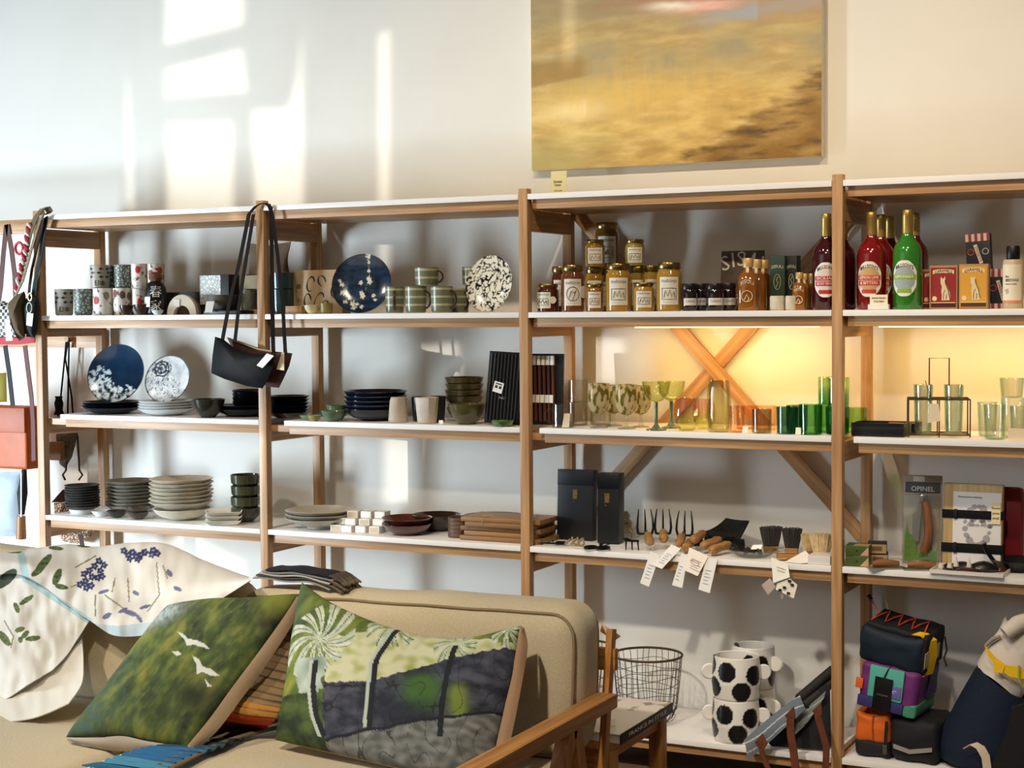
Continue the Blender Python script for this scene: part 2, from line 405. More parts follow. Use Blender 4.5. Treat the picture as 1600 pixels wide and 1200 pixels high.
# ------------------------------------------------------------------ makers of vessels
ORD = ('topmost', 'second from the top', 'third from the top', 'fourth from the top', 'fifth from the top', 'sixth from the top', 'seventh from the top', 'eighth from the top', 'ninth from the top')
def ordn(k, n): return 'lowest' if k == n - 1 and n > 1 else ORD[k]
def dims(z, Y, l, r, t, b):
    P = on(z, (l + r) / 2, Y); k = mpp(P); wd = (r - l) * k; h0 = (b - t) * k
    e = abs(CAM.z - (z + h0 / 2)) / ((P - CAM).length)
    return P, k, wd / 2, max(0.004, h0 - e * wd * 0.95)
def vessel(name, label, cat, z, Y, l, r, t, b, prof, m, group=None, seg=32, wob=0.0, rot=None, squ=0.0, fn=None, sd=0.0, th=0.0035):
    P, k, rw, h = dims(z, Y, l, r, t, b)
    p = prof(rw, h)
    if th: p = shell(p, th)
    me = MB().lathe(p, seg, wob, squ=squ, seed=sd).mesh(name)
    if fn: paint(me, lambda i, c: fn(c, rw, h))
    o = ob(name, me, m, None, P, (0, 0, facing(P) if rot is None else rot))
    tag(o, label, cat, group); o['r'] = rw; o['h'] = h
    return o
def stack(name, label, cat, z, Y, l, r, t, b, n, prof, mats, group, frac=2.0, wob=0.0, th=0.004, squ=0.0, jit=0.0):
    "n alike vessels piled up; label has a {} for which one"
    P, k, rw, h = dims(z, Y, l, r, t, b); sp = h / (n - 1 + frac); hi = sp * frac; out = []
    base = {}
    for q in range(n):
        m = mats[q % len(mats)] if isinstance(mats, (list, tuple)) else mats
        if m.name not in base:
            me = MB().lathe(shell(prof(rw, hi), th), 40, wob, squ=squ, seed=q * 2.7).mesh(name); me.materials.append(m); base[m.name] = me
        o = ob(name, base[m.name], m, None, P + Vector((R_.uniform(-jit, jit), R_.uniform(-jit, jit), q * sp + 0.0002)), (0, 0, q * 1.9 if not squ else facing(P) + R_.uniform(-.04, .04)))
        tag(o, label.format(ordn(n - 1 - q, n)), cat, group); out.append(o)
    return out
cup_p = lambda r, h: [(r * .80, 0), (r * .93, h * .05), (r * .97, h * .3), (r, h)]
tumb_p = lambda r, h: [(r * .78, 0), (r * .82, h * .02), (r, h)]
bowl_p = lambda r, h: [(r * .42, 0), (r * .45, h * .06), (r * .72, h * .28), (r * .91, h * .62), (r, h)]
plate_p = lambda r, h: [(r * .55, 0), (r * .60, h * .15), (r * .82, h * .45), (r, h)]
saucer_p = lambda r, h: [(r * .62, 0), (r * .66, h * .12), (r * .9, h * .5), (r, h)]
cone_p = lambda r, h: [(r * .36, 0), (r * .38, h * .16), (r * .7, h * .55), (r * .93, h * .85), (r, h)]

BLK = mat('#0d0e11', 0.4); BLKM = mat('#0d0e10', 0.75, spec=.25); BROWNST = mat('#3a2a20', 0.4); CREAMP = mat('#efe9dc', 0.6)
INK = mat('#1c1a18', 0.6); PAPER = mat('#f3f0e8', 0.7); KRAFT = mat('#b49a78', 0.8, vary=.06, scale=40); GOLD = mat('#c9a24a', 0.25, metal=1.0)
def tagcard(parent, pts, m=PAPER, name='price_tag', th=0.0008):
    return ob(name, MB().slab(pts, th), m, parent)

# ================================================================== second shelf, first bay: tea cups, dark bottle, small pottery
G = 'printed tea cups'
prints = {
 'fish': mat('#aaa294', .4, vary=.06, scale=30),
 'wave': spotted('print_wave', '#a3a79a', '#4c5450', 75, .16, .4, 'edge'),
 'red': spotted('print_red', '#d9d2c6', '#5a4038', 30, .40, .4, 'noise'),
 'brown': spotted('print_brown', '#cfc6b8', '#5a3a2c', 34, .42, .4, 'noise'),
 'dark': spotted('print_dark', '#7f8480', '#2c3338', 60, .2, .4, 'edge')}
def teacup(label, l, r, t, b, Y, m, txt=None, z=L2, disc=None):
    o = vessel('tea_cup', label, 'tea cup', z, Y, l, r, t, b, cup_p, prints[m], G)
    if m == 'fish':
        for q in range(9):
            pp = patch(o['r'] * .985, o['h'] * (.50 + .17 * (q % 3) - .045), o['h'] * (.50 + .17 * (q % 3) + .05), o['r'] * .55, lambda t, a0, a1: (a0 + (a1 - a0) * (.5 - .5 * math.sin(PI * min(1, t * 1.25)) - (.12 if t > .85 else .02)), a0 + (a1 - a0) * (.5 + .5 * math.sin(PI * min(1, t * 1.25)) + (.12 if t > .85 else .02))), off=o['r'] * (-.95 + .92 * (q // 3) + .2 * (q % 2)))
            ob('fish_print', pp, mat('#2b2826', .5), o)
    if txt: ob('lettering', text_bent(txt, o['r'] * .62, o['r'] * .985, o['h'] * .22), INK, o)
    if disc:
        for q, (a, zz, c) in enumerate(disc):
            pp = patch(o['r'] * .985, o['h'] * (zz - .15), o['h'] * (zz + .15), o['r'] * .62, lambda t, a0, a1: ((a0 + a1) / 2 - (a1 - a0) / 2 * math.sqrt(max(.02, 1 - (2 * t - 1) ** 2)), (a0 + a1) / 2 + (a1 - a0) / 2 * math.sqrt(max(.02, 1 - (2 * t - 1) ** 2))), off=a * o['r'])
            ob('printed_badge', pp, mat(c, .5), o)
    return o
c1 = teacup('beige tea cup with black fish print, leftmost in the front row', 86, 115, 450, 491, .075, 'fish', '日本')
c2 = teacup('grey-green tea cup with small wave print, second in the front row', 116, 145, 450, 491, .075, 'wave')
c3 = teacup('white tea cup with red badge at its left side, front row', 146, 177, 449, 491, .075, 'red', None, L2, [(-.75, .55, '#b3262b'), (.35, .72, '#8a7d6a')])
c4 = teacup('cream tea cup with brown figures, fourth in the front row', 177.5, 206, 449, 491, .085, 'brown', None, L2, [(-.9, .8, '#7a3326'), (0, .75, '#5d4a3a'), (.8, .7, '#5d4a3a')])
c5 = teacup('cream tea cup with red star badge beside the dark bottle', 207, 230, 450, 491, .11, 'brown', None, L2, [(0, .5, '#b3262b')])
zt = L2 + c2['h'] + .001
teacup('grey tea cup with black fish print, leftmost of the upper row', 141, 171, 412, 449, .085, 'fish', '日本', zt)
teacup('dark grey-blue tea cup mostly hidden in the upper row', 160, 184, 414, 450, .19, 'dark', None, zt)
teacup('grey-green tea cup with wave print in the upper row', 179, 206, 412, 449, .10, 'wave', None, zt)
teacup('white tea cup with large red seal in the upper row', 205.5, 231, 411, 449, .10, 'red', None, zt, [(-.2, .76, '#b3262b')])
teacup('white tea cup with red-brown faces, rightmost of the upper row', 230, 257, 411, 449, .13, 'brown', None, zt, [(-.6, .6, '#7a3326'), (.5, .72, '#a2433a')])
for q, (px, Y) in enumerate(((172, .19), (206, .20), (240, .20))):
    teacup('tea cup standing behind the front row, ' + ('left of three', 'middle of three', 'right of three')[q], px - 14, px + 14, 451, 491, Y, 'dark')
P, k, rw, h = dims(L2, .06, 227, 261, 424, 491)
t = thing('sake_bottle', 'round black sake bottle with white brush characters and brown cloth top', 'bottle', P, facing(P))
ob('body', MB().lathe([(0, 0), (rw * .85, 0), (rw * .97, h * .06), (rw, h * .45), (rw * .93, h * .62), (rw * .7, h * .74), (rw * .42, h * .79), (0, h * .79)], 32), BLK, t)
ob('cloth_top', MB().lathe([(rw * .42, h * .77), (rw * .5, h * .8), (rw * .62, h * .86), (rw * .5, h * .95), (rw * .2, h), (0, h)], 24, .12), mat('#6a4a34', .8), t)
ob('lettering', text_bent('春', rw * 1.15, rw * 1.0, h * .52), PAPER, t); ob('lettering', text_bent('家', rw * 1.05, rw * .99, h * .20), PAPER, t)
tagcard(t, [(-rw * 1.02, -rw * .75, h * .18), (-rw * .55, -rw * 1.05, h * .18), (-rw * .50, -rw * 1.05, h * .42), (-rw * .98, -rw * .75, h * .42)])
# dark little sauce dishes in front
def dish(label, l, r, t, b, Y, col, z=L2, prof=bowl_p, group='small dark dishes', name='small_dish', wob=.06):
    return vessel(name, label, 'dish', z, Y, l, r, t, b, prof, mat(col, .35, coat=.4, vary=.2, scale=60), group, wob=wob)
dish('dark brown sauce dish in front of the tea cups', 187, 209, 478, 493, .022, '#33231b')
o = dish('dark brown handled dish in front of the black bottle', 209, 236, 477, 493, .02, '#3b291e')
ob('handle', MB().tube([(o['r'] * .8, 0, .02), (o['r'] * 1.4, 0, .024), (o['r'] * 1.7, 0, .022)], .004), mat('#3b291e', .35), o)
vessel('small_dish', 'small white saucer at the foot of the black bottle', 'dish', L2, .02, 237, 256, 486, 493, plate_p, mat('#dfe3e4', .25), None, wob=.05)
# cream arch
P = on(L2, 285, .075); k = mpp(P); R1 = 23 * k
arc = [(R1 * math.cos(a), R1 * 1.35 * math.sin(a)) for a in [PI * q / 20 for q in range(21)]] + [(-R1 * .55 * math.cos(a) , R1 * .62 * math.sin(a)) for a in [PI * q / 14 for q in range(15)]]
t = thing('ceramic_arch', 'cream glazed pottery arch open at the front', 'ornament', P, facing(P) - .25)
ob('arch', MB().prism(arc, -.012, .035), mat('#e8dfcb', .3, coat=.3, vary=.05), t)
ob('brown_back', MB().prism([(x * 1.12, z * .98) for x, z in arc[:21]], .036, .05), mat('#6b5437', .5), t)
tagcard(t, [(-R1 * .55, -.014, R1 * .55), (-R1 * .15, -.014, R1 * .52), (-R1 * .12, -.014, R1 * 1.02), (-R1 * .52, -.014, R1 * 1.05)])
def flatbox(name, label, cat, z, Y, l, r, t, b, depth, m, group=None, bev=.001, lean=0.0, yaw=0.0):
    "box whose front face is seen at l..r, t..b"
    Pl, Pr = on(z, l, Y), on(z, r, Y); k = mpp((Pl + Pr) / 2); wd = (Pr - Pl).length; h = (b - t) * k
    o = thing(name, label, cat, (Pl + Pr) / 2 + Vector((0, 0, depth * math.sin(lean))), (-lean, 0, yaw), group)
    ob('body', MB().box(-wd / 2, wd / 2, 0, depth, 0, h, bev), m, o); o['w2'] = wd / 2; o['h'] = h
    return o
flatbox('storage_box', 'flat black box standing behind the cream arch', 'box', L2, .21, 258, 310, 454, 489, .05, mat('#1d1b1b', .5))
t = flatbox('picture_box', 'black box with a silvery leaf picture on its front', 'box', L2, .16, 313, 358, 427, 489, .07, mat('#211d1b', .4))
o = ob('picture', MB().box(-t['w2'] * .98, t['w2'] * .45, -.002, -.0005, t['h'] * .25, t['h'] * .98), spotted('silver_leaf', '#eef0ee', '#9aa39c', 90, .18, .2, 'edge'), t)
t = vessel('bowl', 'grey-brown matte bowl with a paper tag', 'bowl', L2 + .008, .075, 322, 371, 460, 487, bowl_p, mat('#57514b', .6, vary=.12), None)
tagcard(t, [(-t['r'] * 1.05, -t['r'] * .9, .0), (-t['r'] * .6, -t['r'] * 1.02, .0), (-t['r'] * .45, -t['r'] * .98, .042), (-t['r'] * .95, -t['r'] * .85, .042)])
flatbox('serving_tray', 'low black tray under the grey-brown bowl', 'tray', L2, .02, 318, 376, 487, 493, .11, BLK)
vessel('cup', 'mottled olive ceramic cup beside the hanging bag straps', 'cup', L2 + .011, .13, 377, 404, 453, 486, cup_p, mat('#6a6a58', .4, vary=.35, scale=30), None, wob=.04)
flatbox('wood_block', 'small pale wood block under the mottled cup', 'block', L2, .105, 376, 407, 485, 492, .075, wood('x', '#c9a66e', '#a9824e'))
flatbox('carton', 'small olive-beige carton on the mottled cup', 'box', L2 + .097, .10, 381, 409, 432, 453, .07, mat('#8e8468', .8))
# brown pouch behind the post
P = on(L2, 421, .27); k = mpp(P)
rows = []
for q in range(9):
    u = q / 8; z = .155 + u * .115; wv = 40 * k * (1 - .10 * math.sin(u * PI)) * (.94 + .1 * u)
    rows.append([(wv * math.cos(a) , .035 * math.sin(a) * (1.05 - u), z + (.012 * abs(math.cos(a)) if q == 8 else 0)) for a in [2 * PI * j / 24 for j in range(25)]])
o = ob('fabric_pouch', MB().sheet(rows, .003), mat('#6d5a49', .85, vary=.12, scale=18, bump=.3), None, P); tag(o, 'brown fabric pouch standing behind the post on top of boxes', 'pouch')
flatbox('carton', 'brown carton that carries the fabric pouch', 'box', L2, .235, 386, 457, 427, 490, .08, mat('#5d4a3c', .8))

# ================================================================== second shelf, second bay
G2 = 'teal tumblers'
TEAL = mat('#27474a', .25, coat=.5, vary=.2, scale=40)
ta = vessel('tumbler', 'lower teal glazed tumbler beside the kraft box', 'tumbler', L2, .13, 425, 458, 452, 490, cup_p, TEAL, G2)
vessel('tumbler', 'upper teal glazed tumbler stacked on another', 'tumbler', L2 + ta['h'] + .001, .13, 424, 459, 426, 452, cup_p, TEAL, G2)
flatbox('wood_block', 'small ochre wood block before the teal tumblers', 'block', L2, .04, 446, 471, 479, 491, .04, wood('x', '#b98d4e', '#93692f'))
t = flatbox('kraft_box', 'brown kraft box with black brush drawings of pots', 'box', L2, .15, 459, 535, 422, 490, .06, KRAFT)
for (cx, cz, a, bb, ang) in ((-.28, .68, .16, .17, .3), (.18, .75, .15, .12, -.2), (-.42, .3, .14, .16, .1), (.05, .28, .2, .2, .5), (.32, .18, .14, .12, 0), (.7, .5, .15, .15, 0)):
    pts = [(t['w2'] * (cx + a * math.cos(x)), -.0012, t['h'] * (cz + bb * math.sin(x + ang))) for x in [2 * PI * q / 14 for q in range(12)]]
    ob('drawing', MB().tube(pts, [.0019 + .0012 * math.sin(q) for q in range(12)], 6), INK, t)
ob('lettering', text_flat('器', .02), INK, t, (-t['w2'] * .78, 0, t['h'] * .62)); ob('lettering', text_flat('の', .018), INK, t, (-t['w2'] * .78, 0, t['h'] * .3))
def standing_plate(name, label, z, Y, l, r, t, b, face, fn, rough=.15, sx=1.0, group=None, depth=.10, coat=.6):
    P = on(z, (l + r) / 2, Y); k = mpp(P); R1 = (b - t) / 2 * k
    pr = [(R1 * q / 26, R1 * depth * max(0, (q / 26 - .45) / .55) ** 1.6) for q in range(27)]
    prof = pr + [(R1 * 1.004, R1 * depth * 1.0 + .002), (R1 * 1.0, R1 * depth - .004)] + [(rr, zz - .005) for rr, zz in reversed(pr[:-1])]
    me = MB().lathe(prof, 110, sx=sx).mesh(name); paint(me, lambda i, c: fn(c.x / R1, c.y / R1, c.z))
    d = Vector(face).normalized(); q = d.to_track_quat('Z', 'Y')
    # rest the rim on the shelf
    zmin = min((q.to_matrix() @ v.co).z for v in me.vertices)
    o = ob(name, me, colmat('glaze_' + name + str(int(l)), rough, coat=coat), None, (P.x, P.y, z - zmin + .001), q.to_euler()); tag(o, label, 'plate', group); o['R'] = R1
    return o
def mixc(a, b, f): f = max(0, min(1, f)); return tuple(x + (y - x) * f for x, y in zip(a, b))
n2 = lambda x, y, s=1.0, sd=0.0: noise.noise(Vector((x * s, y * s, sd)))
fb = lambda x, y, s=1.0, sd=0.0, o=4: noise.fractal(Vector((x * s, y * s, sd)), 1.0, 2.0, o)
flowers = [(-.75, .1), (-.68, -.02), (.15, .95), (.16, .75), (.2, .2), (.24, .08), (.18, .45), (.0, -.3), (.05, -.4), (-.4, -.5), (-.5, -.62), (-.25, -.66), (-.1, -.7), (.05, -.78), (-.2, -.8), (.5, -.55), (.42, -.4), (-.62, -.3), (.75, -.3), (-.05, .05)]
def blossom(x, y, z):
    c = mixc(lin('#0a1524'), lin('#1b3550'), .5 + .9 * fb(x, y * 2, 3.0)); 
    for i, (fx, fy) in enumerate(flowers):
        d = math.hypot(x - fx, y - fy); rr = .05 + .03 * ((i * 7) % 3) / 2
        if d < rr * (1 + .25 * math.cos(5 * math.atan2(y - fy, x - fx))): return lin('#e9e4cf') if d > rr * .25 else lin('#9a8a4a')
    if abs(x - .17 - .05 * math.sin(y * 5)) < .012 and y > -.2: return lin('#7f7a66')
    return c
o = standing_plate('blossom_plate', 'dark navy plate with white blossoms on a wire stand', L2, .12, 521, 612, 394, 490, (.22, -.93, .30), blossom)
def wirestand(o, R1, label=None):
    s = ob('plate_stand', MB().tube([(R1 * .45, -R1 * .95, -.02), (R1 * .45, -R1 * 1.02, .03), (R1 * .45, -R1 * .8, -.07), (R1 * .45, R1 * .1, -.03)], .0018, 6).tube([(-R1 * .45, -R1 * .95, -.02), (-R1 * .45, -R1 * 1.02, .03), (-R1 * .45, -R1 * .8, -.07), (-R1 * .45, R1 * .1, -.03)], .0018, 6), mat('#2b241c', .4, metal=.7), o)
def scroll(x, y, z):
    v = abs(fb(x, y, 4.2, 4.0, 2)); v2 = n2(x, y, 9, 9.0)
    return lin('#15130f') if v < .10 or v2 > .40 else lin('#e6e1cf')
p2 = standing_plate('scroll_plate', 'oval white plate with black scroll pattern on a wire stand', L2, .10, 735, 797, 399, 490, (.05, -.96, .26), scroll, sx=.86)
vessel('small_shell_dish', 'cream shell shaped dish before the kraft box', 'dish', L2, .03, 476, 499, 480, 493, bowl_p, mat('#e3d6ae', .4, vary=.1), None, wob=.15)
vessel('small_cup', 'small olive cup left of the navy blossom plate', 'cup', L2, .05, 500, 520, 477, 493, cup_p, mat('#8a7c3e', .4, vary=.15), None)
STRIPE = spotted('mug_stripes', '#6f7258', '#b2ae90', 11, .16, .35, 'wave', (.2, .2, 1), coat=.3)
def striped_mug(label, l, r, t, b, Y, ha, z=L2):
    P, k, rw, h = dims(z, Y, l, r, t, b); c = thing('striped_mug', label, 'mug', P, facing(P), 'olive striped mugs')
    ob('body', MB().lathe(shell(cup_p(rw, h), .004), 32), STRIPE, c)
    ca, sa = math.cos(ha), math.sin(ha)
    pts = [((rw * .96 + rw * .52 * math.sin(x)) * ca, (rw * .96 + rw * .52 * math.sin(x)) * sa, h * (.5 + .33 * math.cos(x))) for x in [PI * q / 10 for q in range(11)]]
    ob('handle', MB().tube(pts, .0055, 8, flat=.6), mat('#3c2619', .35, coat=.4), c); c['h'] = h; return c
m1 = striped_mug('olive striped mug with dark handle turned to the front, leftmost of the row', 602, 632, 449, 490, .09, -1.6)
striped_mug('olive striped mug in the middle of the lower row', 633, 667, 449, 490, .08, -.45)
striped_mug('olive striped mug with its handle to the right, beside the scroll plate', 673, 708, 449, 490, .075, -.55)
striped_mug('olive striped mug behind the others near the scroll plate', 703, 733, 452, 490, .17, -.9)
striped_mug('olive striped mug stacked alone on top of the row', 648, 686, 420, 449, .09, -.5, L2 + m1['h'] + .002)
striped_mug('olive striped mug on top, half hidden by the scroll plate', 722, 752, 421, 449, .17, -.3, L2 + m1['h'] + .004)

# ================================================================== second shelf, third bay: honey jars and spirits
def jar(label, l, r, t, b, Y, col, lid='#97804e', emblem='square', z=L2, yaw=0.0, group='honey jars with gold lids', text='meltönje', seal=False):
    P, k, rw, h = dims(z, Y, l, r, t, b); c = thing('honey_jar', label, 'jar', P, facing(P) + yaw, group); c['h'] = h
    ob('glass', MB().lathe([(0, 0), (rw * .86, 0), (rw * .96, h * .03), (rw * .97, h * .70), (rw * .93, h * .78), (rw * .80, h * .84), (rw * .80, h * .87), (0, h * .87)], 36), mat(col, .12, coat=1.0, vary=.12, scale=12), c)
    ob('lid', MB().lathe([(0, h * .865), (rw * .84, h * .865), (rw * .88, h * .885), (rw * .88, h * .98), (rw * .84, h), (rw * .7, h), (rw * .66, h * .992), (0, h * .992)], 36), mat(lid, .28, metal=1.0), c)
    lw = rw * 1.5; la = ob('paper_label', patch(rw * .97, h * .13, h * .70, lw), mat('#e4dfd2', .6), c)
    ob('lettering', text_bent(text, h * .11, rw * .975, h * .62, lw * .78), INK, la)
    if emblem == 'circle':
        ob('emblem', MB().tube([((rw + .0012) * math.sin(x), -(rw + .0012) * math.cos(x) * 1.0, h * .38 + h * .15 * math.sin(a)) for a, x in [(2 * PI * q / 28, .52 * math.cos(2 * PI * q / 28)) for q in range(28)]], .0008, 5, True), INK, la)
        ob('emblem', MB().tube([((rw + .0012) * math.sin(x), -(rw + .0012) * math.cos(x), h * zz) for x, zz in ((-.3, .3), (-.1, .45), (.1, .4), (.3, .46), (.05, .3), (0, .25))], .0009, 5), INK, la)
    else:
        fr = []
        for x, zz in ((-.55, .24), (-.27, .24), (0, .24), (.27, .24), (.55, .24), (.55, .36), (.55, .47), (.27, .47), (0, .47), (-.27, .47), (-.55, .47), (-.55, .36)):
            fr.append(((rw + .0008) * math.sin(x), -(rw + .0008) * math.cos(x), h * zz))
        ob('emblem', MB().tube(fr, .0007, 5, True), INK, la)
        ob('emblem', MB().tube([((rw + .0008) * math.sin(x), -(rw + .0008) * math.cos(x), h * zz) for x, zz in ((-.4, .28), (-.3, .42), (-.12, .31), (.05, .43), (.2, .3), (.38, .40), (.44, .28))], .0011, 5), INK, la)
    ob('small_print', text_bent('~~~~~~~~', h * .04, rw * .975, h * .18, lw * .6), INK, la)
    if seal:
        ob('paper_seal', MB().lathe([(0, 0), (h * .13, 0), (h * .13, .0008), (0, .0008)], 20).xf(Matrix.Translation((rw * .86, -rw * .62, h * .42)) @ Matrix.Rotation(.9, 4, 'Z') @ Matrix.Rotation(PI / 2, 4, 'X')), PAPER, c)
    return c
jar('small dark red-brown jar with gold lid, first at the left post', 839, 874, 444, 488, .06, '#4b1c10', yaw=-.55, seal=True)
jar('dark jar half hidden behind the first small jar', 861, 890, 416, 487, .20, '#5a2a14')
jar('large brown honey jar with a round emblem on its label', 876, 914, 415, 488, .06, '#6d3a16', emblem='circle', seal=True)
j6 = jar('medium amber jar carrying another small jar on its lid', 914, 944, 417, 486, .20, '#97701f')
jar('small amber jar in the front row between two large jars', 915, 943, 444, 488, .055, '#8d5a1c')
jar('small amber jar standing on the lid of another, left one', 914, 946, 373, 417, .19, '#8a6a1e', z=L2 + j6['h'] + .0005)
jb = jar('tall amber jar hidden behind the large yellow jar', 930, 965, 420, 486, .30, '#94701f')
jar('large brown jar highest in the pile, behind', 929, 968, 347, 421, .30, '#6e4a18', z=L2 + jb['h'] + .0005)
jar('large yellow honey jar with square emblem, left one of two', 946, 987, 413, 488, .06, '#a87e28')
j9 = jar('medium amber jar behind, carrying a small greenish jar', 984, 1010, 416, 486, .19, '#8b7626')
jar('small olive jar standing on the lid of another, right one', 976, 1008, 373, 416, .19, '#8d7c2c', z=L2 + j9['h'] + .0005)
jar('medium yellow jar peeping out left of the rightmost large jar', 1004, 1030, 416, 487, .16, '#a2812c')
jar('small yellow jar in the front row beside the rightmost large jar', 989, 1023, 443, 488, .055, '#a9832c')
jar('large yellow honey jar with square emblem, right one of two', 1025, 1066, 412, 488, .06, '#aa822a')
def preserve(label, l, r, Y, text='CURRANT'):
    P, k, rw, h = dims(L2, Y, l, r, 445, 488); c = thing('preserve_jar', label, 'jar', P, facing(P) + .2, 'black preserve jars')
    ob('glass', MB().lathe([(0, 0), (rw * .9, 0), (rw, h * .05), (rw, h * .72), (rw * .9, h * .78), (0, h * .78)], 32), mat('#1a0e14', .1, coat=1.0), c)
    ob('lid', MB().lathe([(0, h * .78), (rw * .95, h * .78), (rw * .97, h * .8), (rw * .97, h * .98), (rw * .93, h), (0, h)], 32), mat('#1b181a', .3), c)
    la = ob('paper_label', patch(rw, h * .2, h * .46, rw * 1.9), mat('#d8d3cd', .6), c); ob('lettering', text_bent(text, h * .12, rw * 1.005, h * .34, rw * 1.3), INK, la)
    ob('side_label', patch(rw, h * .1, h * .64, rw * .28, off=rw * 1.2), mat('#a8a19a', .6), c)
preserve('small black preserve jar with white band, left one in front', 1065, 1089, .06); preserve('small black preserve jar with white band, second in front', 1103, 1130, .055)
preserve('small black preserve jar with white band, behind the first', 1083, 1106, .12); preserve('small black preserve jar with white band, beside the amber bottle', 1125, 1150, .13)
# dark card and flasks
t = flatbox('display_card', 'dark brown display card with large slanted white lettering', 'card', L2, .24, 1124, 1191, 394, 488, .006, spotted('card_brown', '#3a2a20', '#4d3a28', 6, .5, .6, 'noise'), lean=.12)
for q, ch in enumerate('SISUU'):
    o = ob('lettering', text_flat(ch, .072), mat('#c9bfb0', .6), t, (-t['w2'] * .80 + q * t['w2'] * .37, -.001, t['h'] * (.78 + .07 * math.sin(q * .8))), (0, -.25 + .1 * q, 0))
ob('small_print', MB().box(-t['w2'] * .85, 0, -.002, -.0005, t['h'] * .2, t['h'] * .215).box(-t['w2'] * .85, t['w2'] * .1, -.002, -.0005, t['h'] * .25, t['h'] * .262), mat('#c9bfb0', .6), t)
AMBER = mat('#8f5514', .08, coat=1.0, vary=.3, scale=9)
def flask(label, l, r, t, b, Y, group, txt=True):
    P, k, rw, h = dims(L2, Y, l, r, t, b); c = thing('spirit_bottle', label, 'bottle', P, facing(P) - .12, group)
    ob('glass', MB().lathe([(0, 0), (rw * .85, 0), (rw * .94, h * .04), (rw * .95, h * .52), (rw * .85, h * .64), (rw * .5, h * .74), (rw * .36, h * .78), (rw * .36, h * .83), (0, h * .83)], 40, squ=.25), AMBER, c)
    ob('stopper', MB().lathe([(0, h * .82), (rw * .48, h * .82), (rw * .5, h * .84), (rw * .5, h * .985), (rw * .46, h), (0, h)], 24), mat('#c9a468', .4, metal=.3), c)
    ob('neck_seal', MB().box(-rw * .13, rw * .13, -rw * .56, -rw * .53, h * .67, h * .83), mat('#e2d3ac', .6), c)
    if txt:
        l_ = ob('lettering', text_bent('SISUU', rw * .5, rw * 1.0, h * .50, rw * 1.25, arc=h * .05), mat('#ead9b5', .5), c)
        ob('emblem', MB().tube([(rw * .5 * math.cos(a), -rw * 1.02, h * .27 + rw * .5 * math.sin(a)) for a in [2 * PI * q / 24 for q in range(24)]], .0012, 5, True).tube([(-rw * .25, -rw * 1.02, h * .2), (0, -rw * 1.02, h * .3), (rw * .2, -rw * 1.02, h * .22), (0, -rw * 1.02, h * .16)], .0016, 5), mat('#ead9b5', .5), c)
    return c
FG = 'amber spirit bottles, large'
flask('large amber spirit bottle in front with white lettering', 1152, 1186, 406, 488, .055, FG); flask('large amber spirit bottle, second behind the front one', 1166, 1199, 407, 487, .14, FG, False); flask('large amber spirit bottle at the rear of three', 1176, 1210, 408, 487, .22, FG, False)
GRN = mat('#26382a', .45)
for q, (l, r, Y, lb) in enumerate(((1203, 1226, .13, 'dark green gift carton with pale lettering, front one'), (1228, 1245, .15, 'dark green gift carton nearly edge on, rear one'))):
    zz = L2
    t = flatbox('gift_carton', lb, 'box', zz, Y, l, r, 403, 488, .045, GRN if q == 0 else mat('#141c18', .45), 'green gift cartons')
    ob('lettering', text_flat('SISUU', .014, t['w2'] * 1.6, arc=.004), mat('#c9c6a4', .6), t, (0, -.0003, t['h'] * .78))
    ob('emblem', MB().tube([(t['w2'] * .45 * math.cos(a), -.001, t['h'] * (.52 + .14 * math.sin(a))) for a in [2 * PI * i / 20 for i in range(20)]], .0011, 5, True).tube([(-.004, -.001, t['h'] * .42), (.003, -.001, t['h'] * .5), (-.003, -.001, t['h'] * .56), (.004, -.001, t['h'] * .62)], .0014, 5), mat('#a9ab86', .6), t)
for l, r, lb in ((1203, 1226, 'small stone-white candle pot, left of two'), (1227, 1244, 'small stone-white candle pot, right of two')):
    vessel('candle_pot', lb, 'candle', L2, .05, l, r, 467, 489, lambda r, h: [(r * .9, 0), (r, h * .08), (r, h * .9), (r * .95, h)], mat('#cfc6b2', .8, vary=.1, scale=60), 'stone-white candle pots')
F2 = 'amber spirit miniatures'
flask('small amber spirit miniature in front beside the red bottle', 1237, 1261, 430, 489, .07, F2); flask('small amber spirit miniature, second behind', 1246, 1269, 431, 488, .15, F2, False); flask('small amber spirit miniature, rearmost by the brace', 1256, 1279, 431, 488, .23, F2, False)
